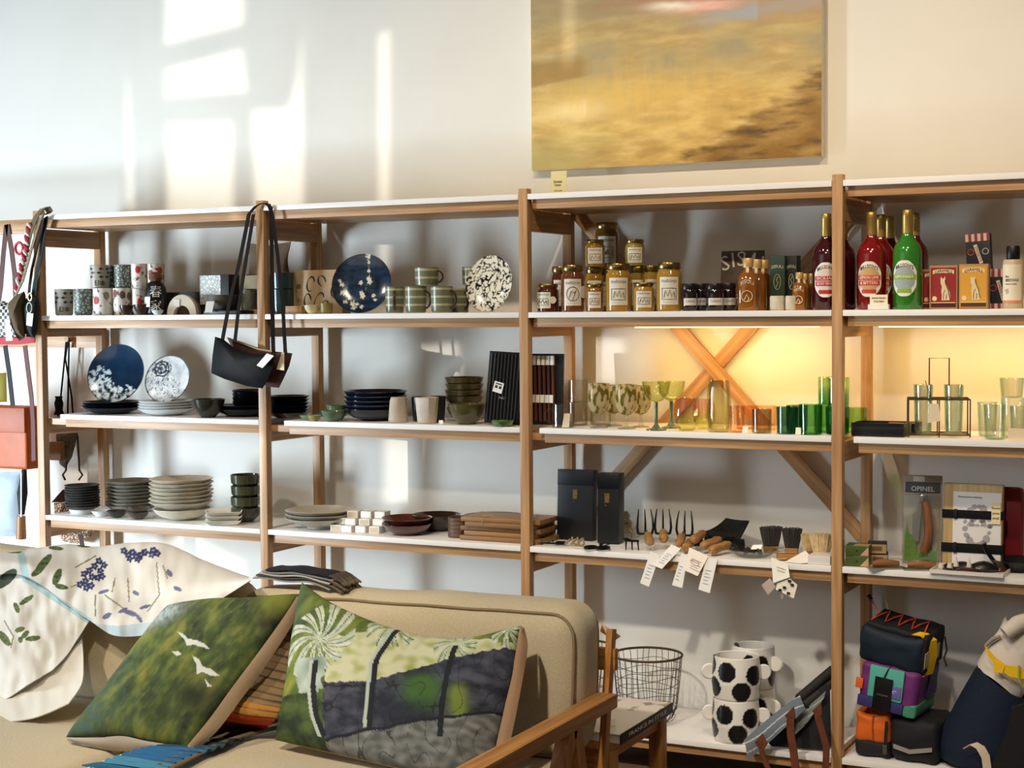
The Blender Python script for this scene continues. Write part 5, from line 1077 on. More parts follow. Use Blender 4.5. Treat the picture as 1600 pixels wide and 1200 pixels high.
# ================================================================== bottom shelf, third bay
def wirebasket(label, px, Y, rpx, t_, b):
    P = on(L5, px, Y); k = mpp(P); r = rpx * k; h = .235; c = thing('wire_basket', label, 'basket', P, 0, 'rusty wire baskets')
    WR = mat('#5d4a3a', .55, metal=.6)
    ob('rim', MB().tube([(r * math.cos(a), r * math.sin(a), h) for a in [2 * PI * q / 40 for q in range(40)]], .0042, 8, True), WR, c)
    b_ = MB()
    for q in range(30):
        a = 2 * PI * q / 30 + R_.uniform(-.03, .03); b_.tube([(r * .72 * math.cos(a) * f, r * .72 * math.sin(a) * f, z) for f, z in ((.15, .004), (.8, .004), (1.0, .02))] + [(r * math.cos(a + .03 * math.sin(z * 30 + q)) * (.74 + .26 * (z / h) ** .6), r * math.sin(a + .03 * math.sin(z * 30 + q)) * (.74 + .26 * (z / h) ** .6), z) for z in (.06, .12, .18, h)], .0012, 5)
    ob('upright_wires', b_, WR, c)
    b_ = MB()
    for q in range(7):
        z = .02 + q * .03; f = .74 + .26 * (z / h) ** .6
        b_.tube([(r * f * math.cos(a), r * f * math.sin(a), z + .004 * math.sin(a * 5 + q * 2)) for a in [2 * PI * i / 36 for i in range(36)]], .0011, 5, True)
    ob('ring_wires', b_, WR, c)
wirebasket('rusty wire basket nearer the side table, fully visible', 1012, .165, 54, 1024, 1125)
wirebasket('rusty wire basket further left, half hidden by the sofa', 906, .19, 52, 1020, 1120)
def dotpot(label, l, r, t_, b, Y, z=L5, rot=0.0, sd=0):
    P, k, rw, h = dims(z, Y, l, r, t_, b); c = thing('dotted_pot', label, 'pot', P, facing(P) + rot, 'black and white dotted pots'); c['h'] = h
    prof = shell([(rw * .84, 0), (rw * .90, h * .04), (rw * .97, h * .4), (rw * .93, h * .8), (rw * .90, h)], .007)
    me = MB().lathe(prof, 96, .012).v  # coarse body then a finer painted one
    pr = []
    for (r0, z0), (r1, z1) in zip(prof, prof[1:]):
        n_ = max(1, int(max(abs(z1 - z0), abs(r1 - r0)) / .004)); pr += [(r0 + (r1 - r0) * q / n_, z0 + (z1 - z0) * q / n_) for q in range(n_)]
    pr.append(prof[-1]); m_ = MB().lathe(pr, 120, .012, seed=sd).mesh('pot')
    spots = [(-.58 + .05 * sd, .70), (.68, .62), (.08, .25), (-1.25, .32), (1.5, .3), (-1.6, .8), (2.3, .7), (3.0, .3), (-2.3, .4)]
    def f(i, co):
        a = math.atan2(co.x, -co.y); rr = math.hypot(co.x, co.y)
        if rr > rw * .80 and co.z > .002:
            for sa, sz in spots:
                da = (a - sa + PI) % (2 * PI) - PI
                if (da * rw / (rw * .42)) ** 2 + ((co.z - sz * h) / (h * .235)) ** 2 < 1: return lin('#0f0f12')
        return lin('#ece9e2')
    paint(m_, f); ob('body', m_, colmat('glazed_pot', .35, coat=.2), c)
    for sg in (-1, 1):
        ob('ear_handle', MB().lathe([(0, -.006), (h * .16, -.006), (h * .19, 0), (h * .16, .006), (0, .006)], 20).xf(Matrix.Translation((sg * rw * 1.05, -.012 * sg, h * .62)) @ Matrix.Rotation(PI / 2, 4, 'X')), mat('#ece9e2', .35), c)
    return c
d1 = dotpot('dotted pot at the bottom of the front pair', 1111, 1189, 1073, 1156, .075, sd=1)
dotpot('dotted pot on top of the front pair', 1111, 1190, 1011, 1094, .075, L5 + d1['h'] + .001, .15, 0)
d2 = dotpot('dotted pot at the bottom of the rear pair', 1143, 1214, 1050, 1130, .24, rot=-.5, sd=2)
dotpot('dotted pot on top of the rear pair', 1141, 1213, 996, 1076, .24, L5 + d2['h'] + .001, -.35, 1)
# striped log carrier
P = on(L5, 1230, .0); t = thing('log_carrier', 'grey-blue striped carrier with brown leather handles beside the post', 'bag', P)
def g_(pts, nu, nv):
    "bicubic-ish resample of a small control grid of 3-D points"
    def cr(p0, p1, p2, p3, s): return .5 * ((2 * p1) + (p2 - p0) * s + (2 * p0 - 5 * p1 + 4 * p2 - p3) * s * s + (3 * p1 - p0 - 3 * p2 + p3) * s ** 3)
    def line(L, n):
        out = []
        for q in range(n):
            x = q / (n - 1) * (len(L) - 1); i = min(int(x), len(L) - 2); s = x - i
            out.append(cr(L[max(i - 1, 0)], L[i], L[i + 1], L[min(i + 2, len(L) - 1)], s))
        return out
    A = [line(r, nu) for r in pts]
    cols = [line([A[i][j] for i in range(len(A))], nv) for j in range(nu)]
    return [[cols[j][i] for j in range(nu)] for i in range(nv)]
def cloth(name, ctl, nu, nv, m, parent, org, th=.003, fn=None, wr=0.0, wf=9.0, sd=0.0):
    "cloth through control rows of (px, py, Y); fn paints it from the same picture-plane design"
    K = [[onY(x, y, Y) for x, y, Y in r] for r in ctl]; G_ = g_(K, nu, nv)
    D_ = g_([[Vector((x, y, 0)) for x, y, Y in r] for r in ctl], nu, nv)
    if wr:
        for i in range(nv):
            for j in range(nu):
                q = noise.noise(Vector((D_[i][j].x / wf, D_[i][j].y / (wf * 2.2), sd))) + .5 * noise.noise(Vector((D_[i][j].x / wf * 2.1, D_[i][j].y / wf, sd + 5)))
                G_[i][j] = G_[i][j] + (CAM - G_[i][j]).normalized() * wr * q
    b = MB().sheet([[p - org for p in r] for r in G_], th); me = b.mesh(name)
    if fn:
        flat = [d for r in D_ for d in r]; n = len(flat); paint(me, lambda i, c: fn(flat[i % n].x, flat[i % n].y, i >= n))
    return ob(name, me, m, parent)
def stripes_fn(x, y, back):
    s = ((x - 1163) * .64 + (y - 1160)) if True else 0
    q = (s + 4 * math.sin(x / 16)) % 15
    return lin('#b9bec2') if q < 2 else lin('#66707a')
cloth('striped_cloth', [[(1163, 1157, -.05), (1190, 1133, -.03), (1222, 1107, .0), (1250, 1087, .03)], [(1166, 1168, -.06), (1194, 1146, -.05), (1226, 1122, -.02), (1254, 1098, .02)], [(1168, 1188, -.06), (1197, 1164, -.05), (1228, 1136, -.03), (1258, 1108, .02)]], 70, 40, colmat('striped_canvas', .85), t, P, .004, stripes_fn)
cloth('striped_cloth', [[(1245, 1118, .03), (1262, 1104, .05), (1290, 1080, .09)], [(1240, 1150, .02), (1262, 1128, .04), (1288, 1090, .08)]], 40, 20, colmat('striped_canvas', .85), t, P, .004, lambda x, y, b: lin('#a9b0b0') if (x * .7 + y) % 11 < 2 else lin('#6f7a78'))
ob('dark_lining', MB().slab([Vector((q_.x, q_.y, max(q_.z, .006))) for q_ in (onY(1200, 1160, .02) - P, onY(1238, 1122, .03) - P, onY(1262, 1104, .07) - P, onY(1297, 1075, .12) - P, onY(1299, 1178, .10) - P, onY(1290, 1184, .05) - P, onY(1205, 1166, .02) - P)], .02), mat('#121216', .8), t)
for (ax, ay, ay2, bx, by) in ((1248, 1092, .05, 1302, 1046), (1256, 1103, .045, 1304, 1062)):
    a, b_ = onY(ax, ay, ay2) - P, onY(bx, by, .20) - P; ob('ribbed_roll', MB().tube([a + (b_ - a) * q / 40 for q in range(41)], [.014 + .003 * (q % 2) for q in range(41)], 12), mat('#26221f', .7), t)
LEA = mat('#6a3a26', .5, vary=.25, scale=30)
for tri, st, wv in (([(1179, 1160), (1191, 1146), (1199, 1163), (1190, 1176)], [(1190, 1172), (1193, 1186), (1200, 1200), (1206, 1215)], 4), ([(1226, 1118), (1240, 1104), (1243, 1124), (1233, 1128)], [(1235, 1124), (1236, 1150), (1240, 1175), (1243, 1200), (1243, 1220)], 6), ([(1269, 1111), (1283, 1097), (1284, 1117), (1276, 1120)], [(1277, 1117), (1284, 1140), (1291, 1165), (1291, 1185), (1288, 1215)], 5)):
    ob('leather_patch', MB().slab([onY(x, y, -.062) - P for x, y in tri], .005), LEA, t)
    ob('leather_strap', MB().strap([onY(x, y, -.075) - P for x, y in st], Vector((wv * mpp(P), 0, .001)), .006), LEA, t)
# ================================================================== bottom shelf, fourth bay: cycling bags
def softbox(x0, x1, y0, y1, z0, z1, bev, bulge=.0, sag=0.0):
    bm = bmesh.new(); bmesh.ops.create_cube(bm, size=1)
    for v in bm.verts: v.co = ((x0 + x1) / 2 + v.co.x * (x1 - x0), (y0 + y1) / 2 + v.co.y * (y1 - y0), (z0 + z1) / 2 + v.co.z * (z1 - z0))
    bmesh.ops.bevel(bm, geom=bm.edges[:], offset=bev, segments=4, affect='EDGES', profile=.5)
    bmesh.ops.subdivide_edges(bm, edges=[e for e in bm.edges if e.calc_length() > bev * 2.5], cuts=7, use_grid_fill=True)
    for v in bm.verts:
        u = (v.co.x - (x0 + x1) / 2) / ((x1 - x0) / 2); w_ = (v.co.z - (z0 + z1) / 2) / ((z1 - z0) / 2); q = (v.co.y - (y0 + y1) / 2) / ((y1 - y0) / 2)
        n_ = noise.noise(v.co * 22) * .006
        v.co.y += (bulge * (1 - u * u) * (1 - w_ * w_)) * (1 if q > 0 else -1) + n_
        v.co.z += n_ - sag * (1 - u * u) * max(0, w_)
        v.co.x += n_ * .5; v.co.z = max(v.co.z, z0)
    bm.verts.index_update(); b = MB().add([v.co[:] for v in bm.verts], [[v.index for v in f.verts] for f in bm.faces]); bm.free(); return b
BLKF = mat('#131318', .75, bump=.2, scale=200); NAVY = mat('#0d2030', .7, bump=.2, scale=150); YEL = mat('#f4c61a', .55)
def bagroot(name, label, px, Y, z, yaw=0.0, roll=0.0, pitch=0.0): return thing(name, label, 'bag', on(z, px, Y), (pitch, roll, yaw))
k5 = mpp(on(L5, 1400, .05))
t = bagroot('orange_pannier', 'orange and black cycling bag at the shelf bottom left', 1363, .05, L5, -.05)
ob('body', softbox(-.056, .056, .0, .15, .045, .152, .015, .006, .02), mat('#d9661a', .65, bump=.2, scale=120), t); ob('base', softbox(-.058, .058, -.004, .154, .002, .052, .012), BLKF, t); ob('seam', MB().tube([(.004, -.008, .142), (.003, -.010, .10), (.004, -.008, .055)], .002, 6), mat('#a84a12', .7), t)
t = bagroot('black_pannier', 'black cycling bag with a grey reflective chevron stripe', 1428, .035, L5, -.04)
ob('body', softbox(-.078, .074, 0, .2, .002, .135, .02, .01), BLKF, t)
ob('reflective_stripe', MB().strap([(-.062, -.014, .052), (-.01, -.016, .040), (.06, -.014, .054)], (0, 0, .007), .002), mat('#9a978f', .4), t)
ob('side_strap', MB().strap([(-.085, -.006, .125), (-.088, -.006, .08), (-.09, -.01, .03)], (.005, 0, 0), .002), BLKF, t); ob('buckle', MB().box(-.097, -.083, -.012, -.006, .02, .05, .002), mat('#4a4a3c', .5), t)
t = bagroot('patchwork_bag', 'purple and turquoise patchwork cycling bag stacked in the middle', 1387, .035, L5 + .150, -.10, .12)
ob('body', softbox(-.105, .085, 0, .19, .0, .150, .02, .008), mat('#6d2a72', .6, bump=.15, scale=120), t)
ob('turquoise_panel', MB().box(-.07, .042, -.0125, -.008, .045, .148, .004), mat('#57b0a2', .6), t)
ob('bottom_panel', MB().box(-.10, .048, -.0115, -.006, .008, .043, .004), mat('#35336e', .6), t)
ob('lilac_patch', MB().box(-.002, .038, -.0155, -.0115, .055, .095, .002), mat('#6f62a8', .6), t); ob('emblem', MB().tube([(.018 + .006 * math.cos(a), -.0165, .076 + .004 * math.sin(a)) for a in [PI * q / 8 for q in range(13)]], .0012, 5), mat('#b9d6e6', .5), t)
ob('orange_tab', MB().box(-.112, -.088, -.012, -.004, .062, .095, .002), mat('#e2642a', .6), t)
ob('green_side', softbox(.045, .088, -.003, .192, .004, .045, .006), mat('#3f8a6a', .6), t); ob('indigo_side', softbox(.079, .091, .09, .185, .05, .155, .004), mat('#33286a', .6), t)
c = ob('swing_tag', MB().box(-.048, .010, -.020, -.017, .01, .115, .001), BLK, t); ob('lettering', text_flat('cycle goods', .008), mat('#77777a', .6), c, (-.019, -.0205, .06)); ob('tag_cord', MB().tube([(-.02, -.018, .115), (-.012, -.014, .14), (-.004, -.006, .155)], .002, 5), BLK, c)
t = bagroot('handlebar_bag', 'dark navy handlebar bag with red cord lacing and yellow strap, on top', 1386, .05, L5 + .288, -.14, .15, .16)
ob('body', softbox(-.105, .11, 0, .17, .0, .125, .022, .004, .012), NAVY, t)
ob('top_panel', softbox(-.09, .105, .02, .165, .108, .132, .01), BLKF, t)
ob('end_panel', softbox(.098, .118, .01, .165, .008, .13, .008), BLKF, t)
cp = []
for q in range(9): cp.append((-.08 + .022 * q, .04 + .10 * (q % 2), .136 - .002 * (q % 2)))
ob('cord_lacing', MB().tube([p for q in range(8) for p in (cp[q], tuple((a + b_) / 2 + (0, 0, .004)[i] for i, (a, b_) in enumerate(zip(cp[q], cp[q + 1]))))] + [cp[8]], .0032, 6), mat('#d8563c', .5), t)
ob('cord_end', MB().tube([(-.08, .10, .136), (-.10, .11, .152), (-.118, .12, .166)], .002, 6), mat('#c24a3a', .5), t); ob('cord_toggle', MB().tube([(-.118, .12, .166), (-.132, .125, .176)], .007, 8), BLK, t)
ob('yellow_strap', MB().strap([(.075, .02, .136), (.098, .03, .134), (.122, .045, .115), (.126, .05, .06), (.12, .045, .0), (.10, .03, -.008)], Vector((.006, .018, 0)), .003), YEL, t)
ob('card_label', MB().box(.1195, .121, -.004, .12, .035, .085), mat('#c9b79a', .7), t)
ob('tie_cord', MB().tube([(.12, .16, .09), (.135, .15, .05), (.128, .15, .02), (.14, .15, -.005)], .003, 6), mat('#4a4630', .7), t)
# navy roll top bag leaning to the right
P = on(L5, 1530, .08); t = thing('rolltop_bag', 'large navy roll top bag with cream top and yellow strap leaning right', 'bag', P)
prof_ = [((1468, 1178), (1602, 1205)), ((1466, 1150), (1606, 1190)), ((1486, 1108), (1606, 1155)), ((1510, 1065), (1612, 1118)), ((1529, 1034), (1610, 1090))]
rows = []
for (a, b_) in prof_:
    A, B = onY(a[0], a[1], .11) - P, onY(b_[0], b_[1], .09) - P; A.z = max(A.z, .004); B.z = max(B.z, .004); c_ = (A + B) / 2; h_ = (B - A) / 2
    rows.append([c_ + h_ * math.cos(x) * (1 if abs(math.cos(x)) < .8 else .98) + Vector((0, .10 * math.sin(x), 0)) for x in [2 * PI * q / 36 for q in range(37)]])
ob('body', MB().sheet(g_(rows, 49, 24), .004), mat('#0c1c33', .75, bump=.25, scale=120, vary=.2), t)
tp = [((1529, 1034), (1598, 1086)), ((1537, 1018), (1606, 1072)), ((1548, 1000), (1612, 1052)), ((1562, 984), (1618, 1020)), ((1568, 972), (1615, 996)), ((1572, 966), (1610, 980))]
rows = []
for i, (a, b_) in enumerate(tp):
    A, B = onY(a[0], a[1], .10) - P, onY(b_[0], b_[1], .08) - P; c_ = (A + B) / 2; h_ = (B - A) / 2 * 1.03
    rows.append([c_ + h_ * math.cos(x) + Vector((0, (.075 - .011 * i) * math.sin(x), .006 * math.sin(3 * x + i))) for x in [2 * PI * q / 36 for q in range(37)]])
ob('cream_top', MB().sheet(g_(rows, 60, 30), .004), mat('#d8cfc4', .75, bump=.25, scale=60), t)
ob('yellow_strap', MB().strap([onY(1541, 1016, .0) - P, onY(1556, 1034, .0) - P, onY(1574, 1048, -.005) - P, onY(1600, 1052, .0) - P], Vector((-.006, 0, .017)), .004), YEL, t)
ob('yellow_patch', MB().slab([onY(1552, 1032, -.008) - P, onY(1570, 1040, -.008) - P, onY(1566, 1052, -.010) - P, onY(1553, 1050, -.010) - P], .003), YEL, t)
ob('roll', MB().tube([onY(1570, 990, .03) - P, onY(1590, 975, .05) - P, onY(1612, 968, .09) - P], [.022, .026, .026], 14), mat('#d8cfc4', .75, bump=.25, scale=60), t)
ob('grey_loop', MB().tube([onY(1541, 1008, .06) - P, onY(1552, 998, .05) - P, onY(1563, 994, .05) - P], [.006, .007, .005], 8), mat('#9a978e', .6), t)
ob('cord', MB().tube([onY(1592, 1040, -.01) - P, onY(1592, 1060, -.012) - P, onY(1598, 1074, -.01) - P, onY(1604, 1060, -.01) - P], .004, 6), mat('#a9b03a', .6), t)
ob('white_strap', MB().strap([onY(1511, 1168, -.035) - P, onY(1521, 1162, -.045) - P, onY(1532, 1168, -.05) - P, onY(1540, 1182, -.05) - P, onY(1543, 1204, -.05) - P], Vector((.012, 0, .005)), .003), mat('#d6c7ae', .7), t)
P = on(L5, 1592, .015); t = thing('dark_backpack', 'black backpack with a small square badge at the right picture edge', 'bag', P)
ob('body', MB().slab([onY(1545, 1204, -.01) - P, onY(1560, 1176, -.01) - P, onY(1574, 1142, -.01) - P, onY(1585, 1102, -.01) - P, onY(1625, 1090, -.01) - P, onY(1625, 1215, -.01) - P], .035), BLKF, t)
ob('zip', MB().tube([onY(1552, 1198, -.016) - P, onY(1566, 1168, -.016) - P, onY(1577, 1138, -.016) - P, onY(1584, 1104, -.016) - P], .0035, 6), mat('#4c4d50', .6), t)
c = ob('badge', MB().slab([onY(1580, 1130, -.018) - P, onY(1594, 1136, -.018) - P, onY(1589, 1153, -.018) - P, onY(1576, 1146, -.018) - P], .003), mat('#8d8779', .5), t)
ob('badge_mark', MB().slab([onY(1581, 1134, -.0225) - P, onY(1590, 1138, -.0225) - P, onY(1587, 1149, -.0225) - P, onY(1579, 1145, -.0225) - P], .001), mat('#4c4a44', .5), c)
# bottom shelf things that show over the sofa back
o = vessel('large_bowl', 'pale blue glazed large bowl rim showing above the sofa back', 'bowl', L5, .17, 600, 690, 917, 1040, bowl_p, mat('#8fa3ad', .3), None)
# ================================================================== things hanging at the posts on the left
P = Vector((W + .017, -.02, 1.99))
STR = mat('#1a110d', .75, spec=.25)
def bagpoly(name, m, par, org, pts, Y0, th, bul=.02):
    "soft pouch from a picture outline, with real thickness and a bulge"
    q = [onY(x, y, Y0) - org for x, y in pts]; c = sum(q, Vector()) / len(q); vs = []; fs = []; n = len(q); R = 6
    for sgn in (-1, 1):
        for r in range(R + 1):
            f = 1 - r / R
            for p in q: vs.append(c + (p - c) * f + Vector((0, sgn * (th / 2 * min(1, (1 - f) * 4) ** .5 + bul * (1 - f * f)) , 0)))
    for s_ in (0, 1):
        o_ = s_ * (R + 1) * n
        for r in range(R):
            for i in range(n): a, b_ = o_ + r * n + i, o_ + r * n + (i + 1) % n; fs.append((a, b_, b_ + n, a + n))
    o2 = (R + 1) * n
    for i in range(n): fs.append((i, (i + 1) % n, (i + 1) % n + o2, i + o2))
    return ob(name, MB().add(vs, fs), m, par)
t = thing('shoulder_bag', 'black shoulder pouch hanging by a long strap from the post top', 'bag', P)
bagpoly('pouch', mat('#070a0f', .7, bump=.15, scale=150, spec=.25), t, P, [(336, 526), (349, 530), (362, 541), (378, 549), (398, 553), (431, 553), (426, 575), (416, 598), (410, 607), (385, 603), (350, 592), (330, 583), (332, 555)], -.07, .012, .022)
ob('strap', MB().strap([onY(x, y, Y) - P for x, y, Y in ((347, 534, -.07), (359, 470, -.06), (374, 410, -.045), (386, 350, -.035), (389, 334, -.03), (400, 322, -.02), (408, 318, -.01))], Vector((.008, .001, .0015)), .0025), STR, t)
ob('strap', MB().strap([onY(x, y, Y) - P for x, y, Y in ((367, 534, -.065), (373, 480, -.06), (382, 420, -.05), (392, 360, -.04), (396, 335, -.03))], Vector((.007, .001, .001)), .0025), STR, t)
tagcard(t, [onY(x, y, -.10) - P for x, y in ((401, 571), (417, 552), (428, 556), (410, 575))])
t = thing('shoulder_bag', 'brown shoulder pouch hanging behind the black one at the post', 'bag', P)
bagpoly('pouch', mat('#4a2c20', .7, bump=.15, scale=150), t, P, [(355, 528), (372, 532), (400, 542), (428, 549), (457, 552), (452, 572), (443, 592), (436, 606), (416, 604), (400, 585), (370, 560)], -.018, .01, .008)
ob('pale_lining', MB().strap([onY(x, y, -.034) - P for x, y in ((355, 528), (376, 535), (402, 545), (425, 549))], Vector((0, 0, .003)), .003), mat('#8a7a5e', .8), t)
ob('strap', MB().strap([onY(x, y, Y) - P for x, y, Y in ((408, 318, -.012), (416, 318, -.012), (423, 324, -.012), (424, 350, -.015), (425, 450, -.02), (427, 552, -.03))], Vector((.007, .003, .001)), .0025), STR, t)
ob('strap', MB().strap([onY(x, y, Y) - P for x, y, Y in ((420, 319, -.01), (426, 340, -.012), (434, 400, -.018), (442, 480, -.025), (446, 553, -.03))], Vector((.0065, .002, .001)), .0025), STR, t)
tagcard(t, [onY(x, y, -.05) - P for x, y in ((432, 577), (440, 551), (444, 551), (444, 579))], mat('#d9cba9', .7))
# leads and bags at the far left post
P = Vector((.017, -.01, 1.96))
t = thing('dog_lead', 'khaki strap looped over the leftmost post top with a hanging pouch', 'strap', P)
ob('loop', MB().strap([onY(x, y, Y) - P for x, y, Y in ((40, 392, -.03), (48, 358, -.03), (57, 338, -.02), (67, 326, .0), (74, 325, .03), (78, 331, .04), (74, 334, .045))], Vector((.012, .004, .004)), .006), mat('#7a6a4e', .8), t)
ob('strap', MB().strap([onY(x, y, -.04) - P for x, y in ((66, 335), (56, 365), (46, 400), (35, 440), (20, 470), (14, 480))], Vector((.008, 0, .003)), .004), mat('#8a7a62', .8, vary=.4, scale=90), t)
bagpoly('pouch', mat('#5e4c33', .75, vary=.2), t, P, [(14, 472), (24, 462), (38, 455), (33, 480), (36, 505), (38, 528), (30, 533), (21, 515), (16, 495)], -.05, .02, .02)
tagcard(t, [onY(x, y, -.085) - P for x, y in ((8, 500), (14, 499), (20, 532), (9, 533))], mat('#e3d9bd', .7))
P = Vector((-.05, -.02, 1.93)); t = thing('rope_lead', 'red and white twisted rope lead on the peg rail', 'rope', P)
pts = [onY(x, y, -.03) - P for x, y in ((47, 349), (44, 362), (42, 375), (41, 390), (37, 405), (33, 420), (30, 435), (26, 455))]
rope = g_([pts, pts], 60, 2)[0]
for cl, ph in (('#b3303f', 0), ('#e0d4d0', PI)): ob('strand', MB().tube([p + Vector((.007 * math.cos(q * .75 + ph), .007 * math.sin(q * .75 + ph), 0)) for q, p in enumerate(rope)], .007, 6), mat(cl, .8), t)
ob('knot', MB().tube([onY(30 + 6 * math.cos(a), 388 + 9 * math.sin(a), -.035) - P for a in [2 * PI * q / 16 for q in range(16)]], .006, 6, True), mat('#b84a55', .8), t)
P = Vector((.0, -.02, 1.95)); t = thing('strap_bundle', 'dark green and black straps with a black pouch and white tag', 'strap', P)
for cl, pp in (('#1f3b2a', ((72, 340), (66, 370), (60, 410), (54, 440), (50, 470))), ('#2a1a18', ((70, 340), (58, 385), (50, 420), (46, 450), (44, 475))), ('#23262a', ((73, 338), (64, 400), (58, 430), (54, 465)))): ob('strap', MB().strap([onY(x, y, -.015) - P for x, y in pp], Vector((.007, 0, .002)), .003), mat(cl, .8), t)
bagpoly('pouch', mat('#18211d', .75), t, P, [(38, 468), (48, 463), (60, 466), (58, 500), (54, 528), (42, 526), (38, 500)], -.025, .02, .012)
tagcard(t, [onY(x, y, -.055) - P for x, y in ((42, 489), (52, 490), (50, 510), (41, 508))], PAPER)
ob('white_loop', MB().tube([onY(45.5 + 4 * math.cos(a), 481 + 8 * math.sin(a), -.05) - P for a in [2 * PI * q / 18 for q in range(18)]], .0018, 5, True), PAPER, t)
ob('metal_clip', MB().tube([onY(47 + 3 * math.cos(a), 464 + 6 * math.sin(a), -.05) - P for a in [2 * PI * q / 14 for q in range(14)]], .003, 6, True), mat('#c9b98a', .3, metal=.9), t)
P = Vector((-.13, -.01, 1.93)); t = thing('tote_bag', 'black and white checked bag with red edge and brown straps at the left edge', 'bag', P)
ck = spotted('check', '#d8d2c8', '#1b191a', 1, .5)
N, L, b_ = nodes(ck); N.clear(); out = N.new('ShaderNodeOutputMaterial'); bs = N.new('ShaderNodeBsdfPrincipled'); cb = N.new('ShaderNodeTexChecker'); tc = N.new('ShaderNodeTexCoord'); cb.inputs['Scale'].default_value = 75; cb.inputs['Color1'].default_value = lin('#d8d2c8'); cb.inputs['Color2'].default_value = lin('#1b191a'); L.new(tc.outputs['Object'], cb.inputs[0]); L.new(cb.outputs[0], bs.inputs[0]); L.new(bs.outputs[0], out.inputs[0])
bagpoly('body', ck, t, P, [(-30, 468), (5, 470), (30, 480), (52, 500), (55, 530), (20, 531), (-30, 530)], .03, .03, .01)
ob('red_edge', MB().strap([onY(x, y, .005) - P for x, y in ((-30, 533), (0, 533), (30, 533), (56, 530))], Vector((0, 0, .014)), .012), mat('#b3182a', .6), t)
RB = mat('#4f2010', .55)
for pp in (((10, 351), (5, 400), (1, 450), (-2, 470)), ((11, 351), (18, 390), (23, 430), (25, 480))): ob('strap', MB().strap([onY(x, y, .0) - P for x, y in pp], Vector((.012, 0, .001)), .003), RB, t)
P = Vector((-.15, .0, 1.4)); t = thing('leather_bag', 'orange-brown leather satchel hanging at the left picture edge', 'bag', P)
ob('body', softbox(0, 1, 0, 1, 0, 1, .01) if False else MB().box(onY(-70, 640, .06).x - P.x, onY(49, 640, .06).x - P.x, .03, .12, onY(20, 732, .06).z - P.z, onY(20, 634, .06).z - P.z, .015, 4), mat('#b5520c', .5, vary=.15, scale=14), t)
ob('flap', MB().box(onY(-70, 640, .06).x - P.x, onY(48, 640, .06).x - P.x, .022, .034, onY(20, 675, .06).z - P.z, onY(20, 636, .06).z - P.z, .005), mat('#a5480b', .5, vary=.15, scale=14), t)
for m_, pp in ((mat('#1d1a1c', .7), ((8, 540), (14, 580), (20, 634))), (mat('#5a2018', .6), ((39, 540), (44, 580), (49, 620), (52, 660), (53, 720)))): ob('strap', MB().strap([onY(x, y, .03) - P for x, y in pp], Vector((.011, 0, .002)), .004), m_, t)
P = Vector((-.2, .03, 1.45)); o = bagpoly('mustard_pouch', mat('#8a7a22', .7), None, P, [(-30, 585), (10, 582), (11, 628), (-30, 630)], .10, .02, .01); o.location = P; tag(o, 'mustard pouch at the left edge above the leather satchel', 'bag')
P = Vector((-.2, .03, .9)); o = bagpoly('denim_bag', mat('#b9c6d2', .8, vary=.1), None, P, [(-40, 738), (34, 736), (30, 790), (28, 838), (-40, 840)], .10, .03, .015); o.location = P; tag(o, 'pale blue cloth bag hanging below the leather satchel', 'bag')
P = onY(36, 780, .08); t = thing('umbrella', 'folded dark umbrella with wooden tip hanging at the left', 'umbrella', P)
ob('canopy', MB().tube([onY(38, 732, .08) - P, onY(35, 770, .08) - P, onY(34, 804, .08) - P], [.010, .022, .012], 12), mat('#20262a', .8), t); ob('white_band', MB().strap([onY(33, 738, .05) - P, onY(33, 808, .05) - P], Vector((.003, 0, 0)), .002), PAPER, t)
ob('wood_tip', MB().tube([onY(33, 806, .08) - P, onY(33, 842, .08) - P], [.018, .022], 10), wood('z', '#b98a5c', '#8a5f38'), t)
# in the first bay, hanging behind the post
P = onY(106, 530, .38); t = thing('knotted_lanyard', 'black knotted cord hanging from the rear peg rail', 'cord', P)
for pp in (((104, 528), (100, 570), (94, 630), (90, 655)), ((108, 528), (107, 580), (106, 640), (106, 665)), ((107, 528), (102, 560), (112, 620), (115, 660))): ob('cord', MB().tube([onY(x, y, .375) - P for x, y in pp], .004, 6), BLKM, t)
ob('tassel', MB().lathe([(0, .03), (.018, .03), (.014, .02), (.02, 0), (.016, -.03), (.024, -.05), (0, -.05)], 12).xf(Matrix.Translation(onY(92, 630, .372) - P)), BLKM, t)
ob('peg', MB().lathe([(0, 0), (.012, 0), (.012, .03), (0, .03)], 14).xf(Matrix.Translation((0, .02, 0)) @ Matrix.Rotation(PI / 2, 4, 'X')), wood('y', '#b98a5c', '#8a5f38'), t)
P = onY(105, 700, .37); t = thing('woven_bag', 'small dark woven bag with knotted straps behind the leftmost post', 'bag', P)
bagpoly('body', spotted('dark_weave', '#2a2622', '#6a6252', 160, .14, .8, 'edge'), t, P, [(88, 678), (122, 676), (112, 715), (102, 732), (94, 726), (90, 700)], .36, .02, .01)
for pp in (((104, 720), (103, 735), (98, 742), (102, 750)), ((121, 680), (123, 715), (124, 735), (129, 742), (123, 750))): ob('strap', MB().tube([onY(x, y, .35) - P for x, y in pp], .0045, 6), mat('#3a211a', .7), t)
P = onY(86, 705, .30); o = ob('brown_pouch', MB().box(-.035, .03, 0, .03, -.04, .04, .006), mat('#7a5a34', .6), None, P); tag(o, 'small brown pouch behind the leftmost post', 'pouch')
P = onY(115, 815, .36); t = thing('straw_basket', 'pale woven straw basket with a brown flap hanging low behind the post', 'basket', P)
bagpoly('body', spotted('straw', '#e6dccb', '#7a5540', 110, .17, .9, 'edge', (1, 1, .6)), t, P, [(84, 786), (110, 782), (150, 784), (152, 815), (142, 838), (120, 850), (98, 846), (86, 820)], .37, .02, .02)
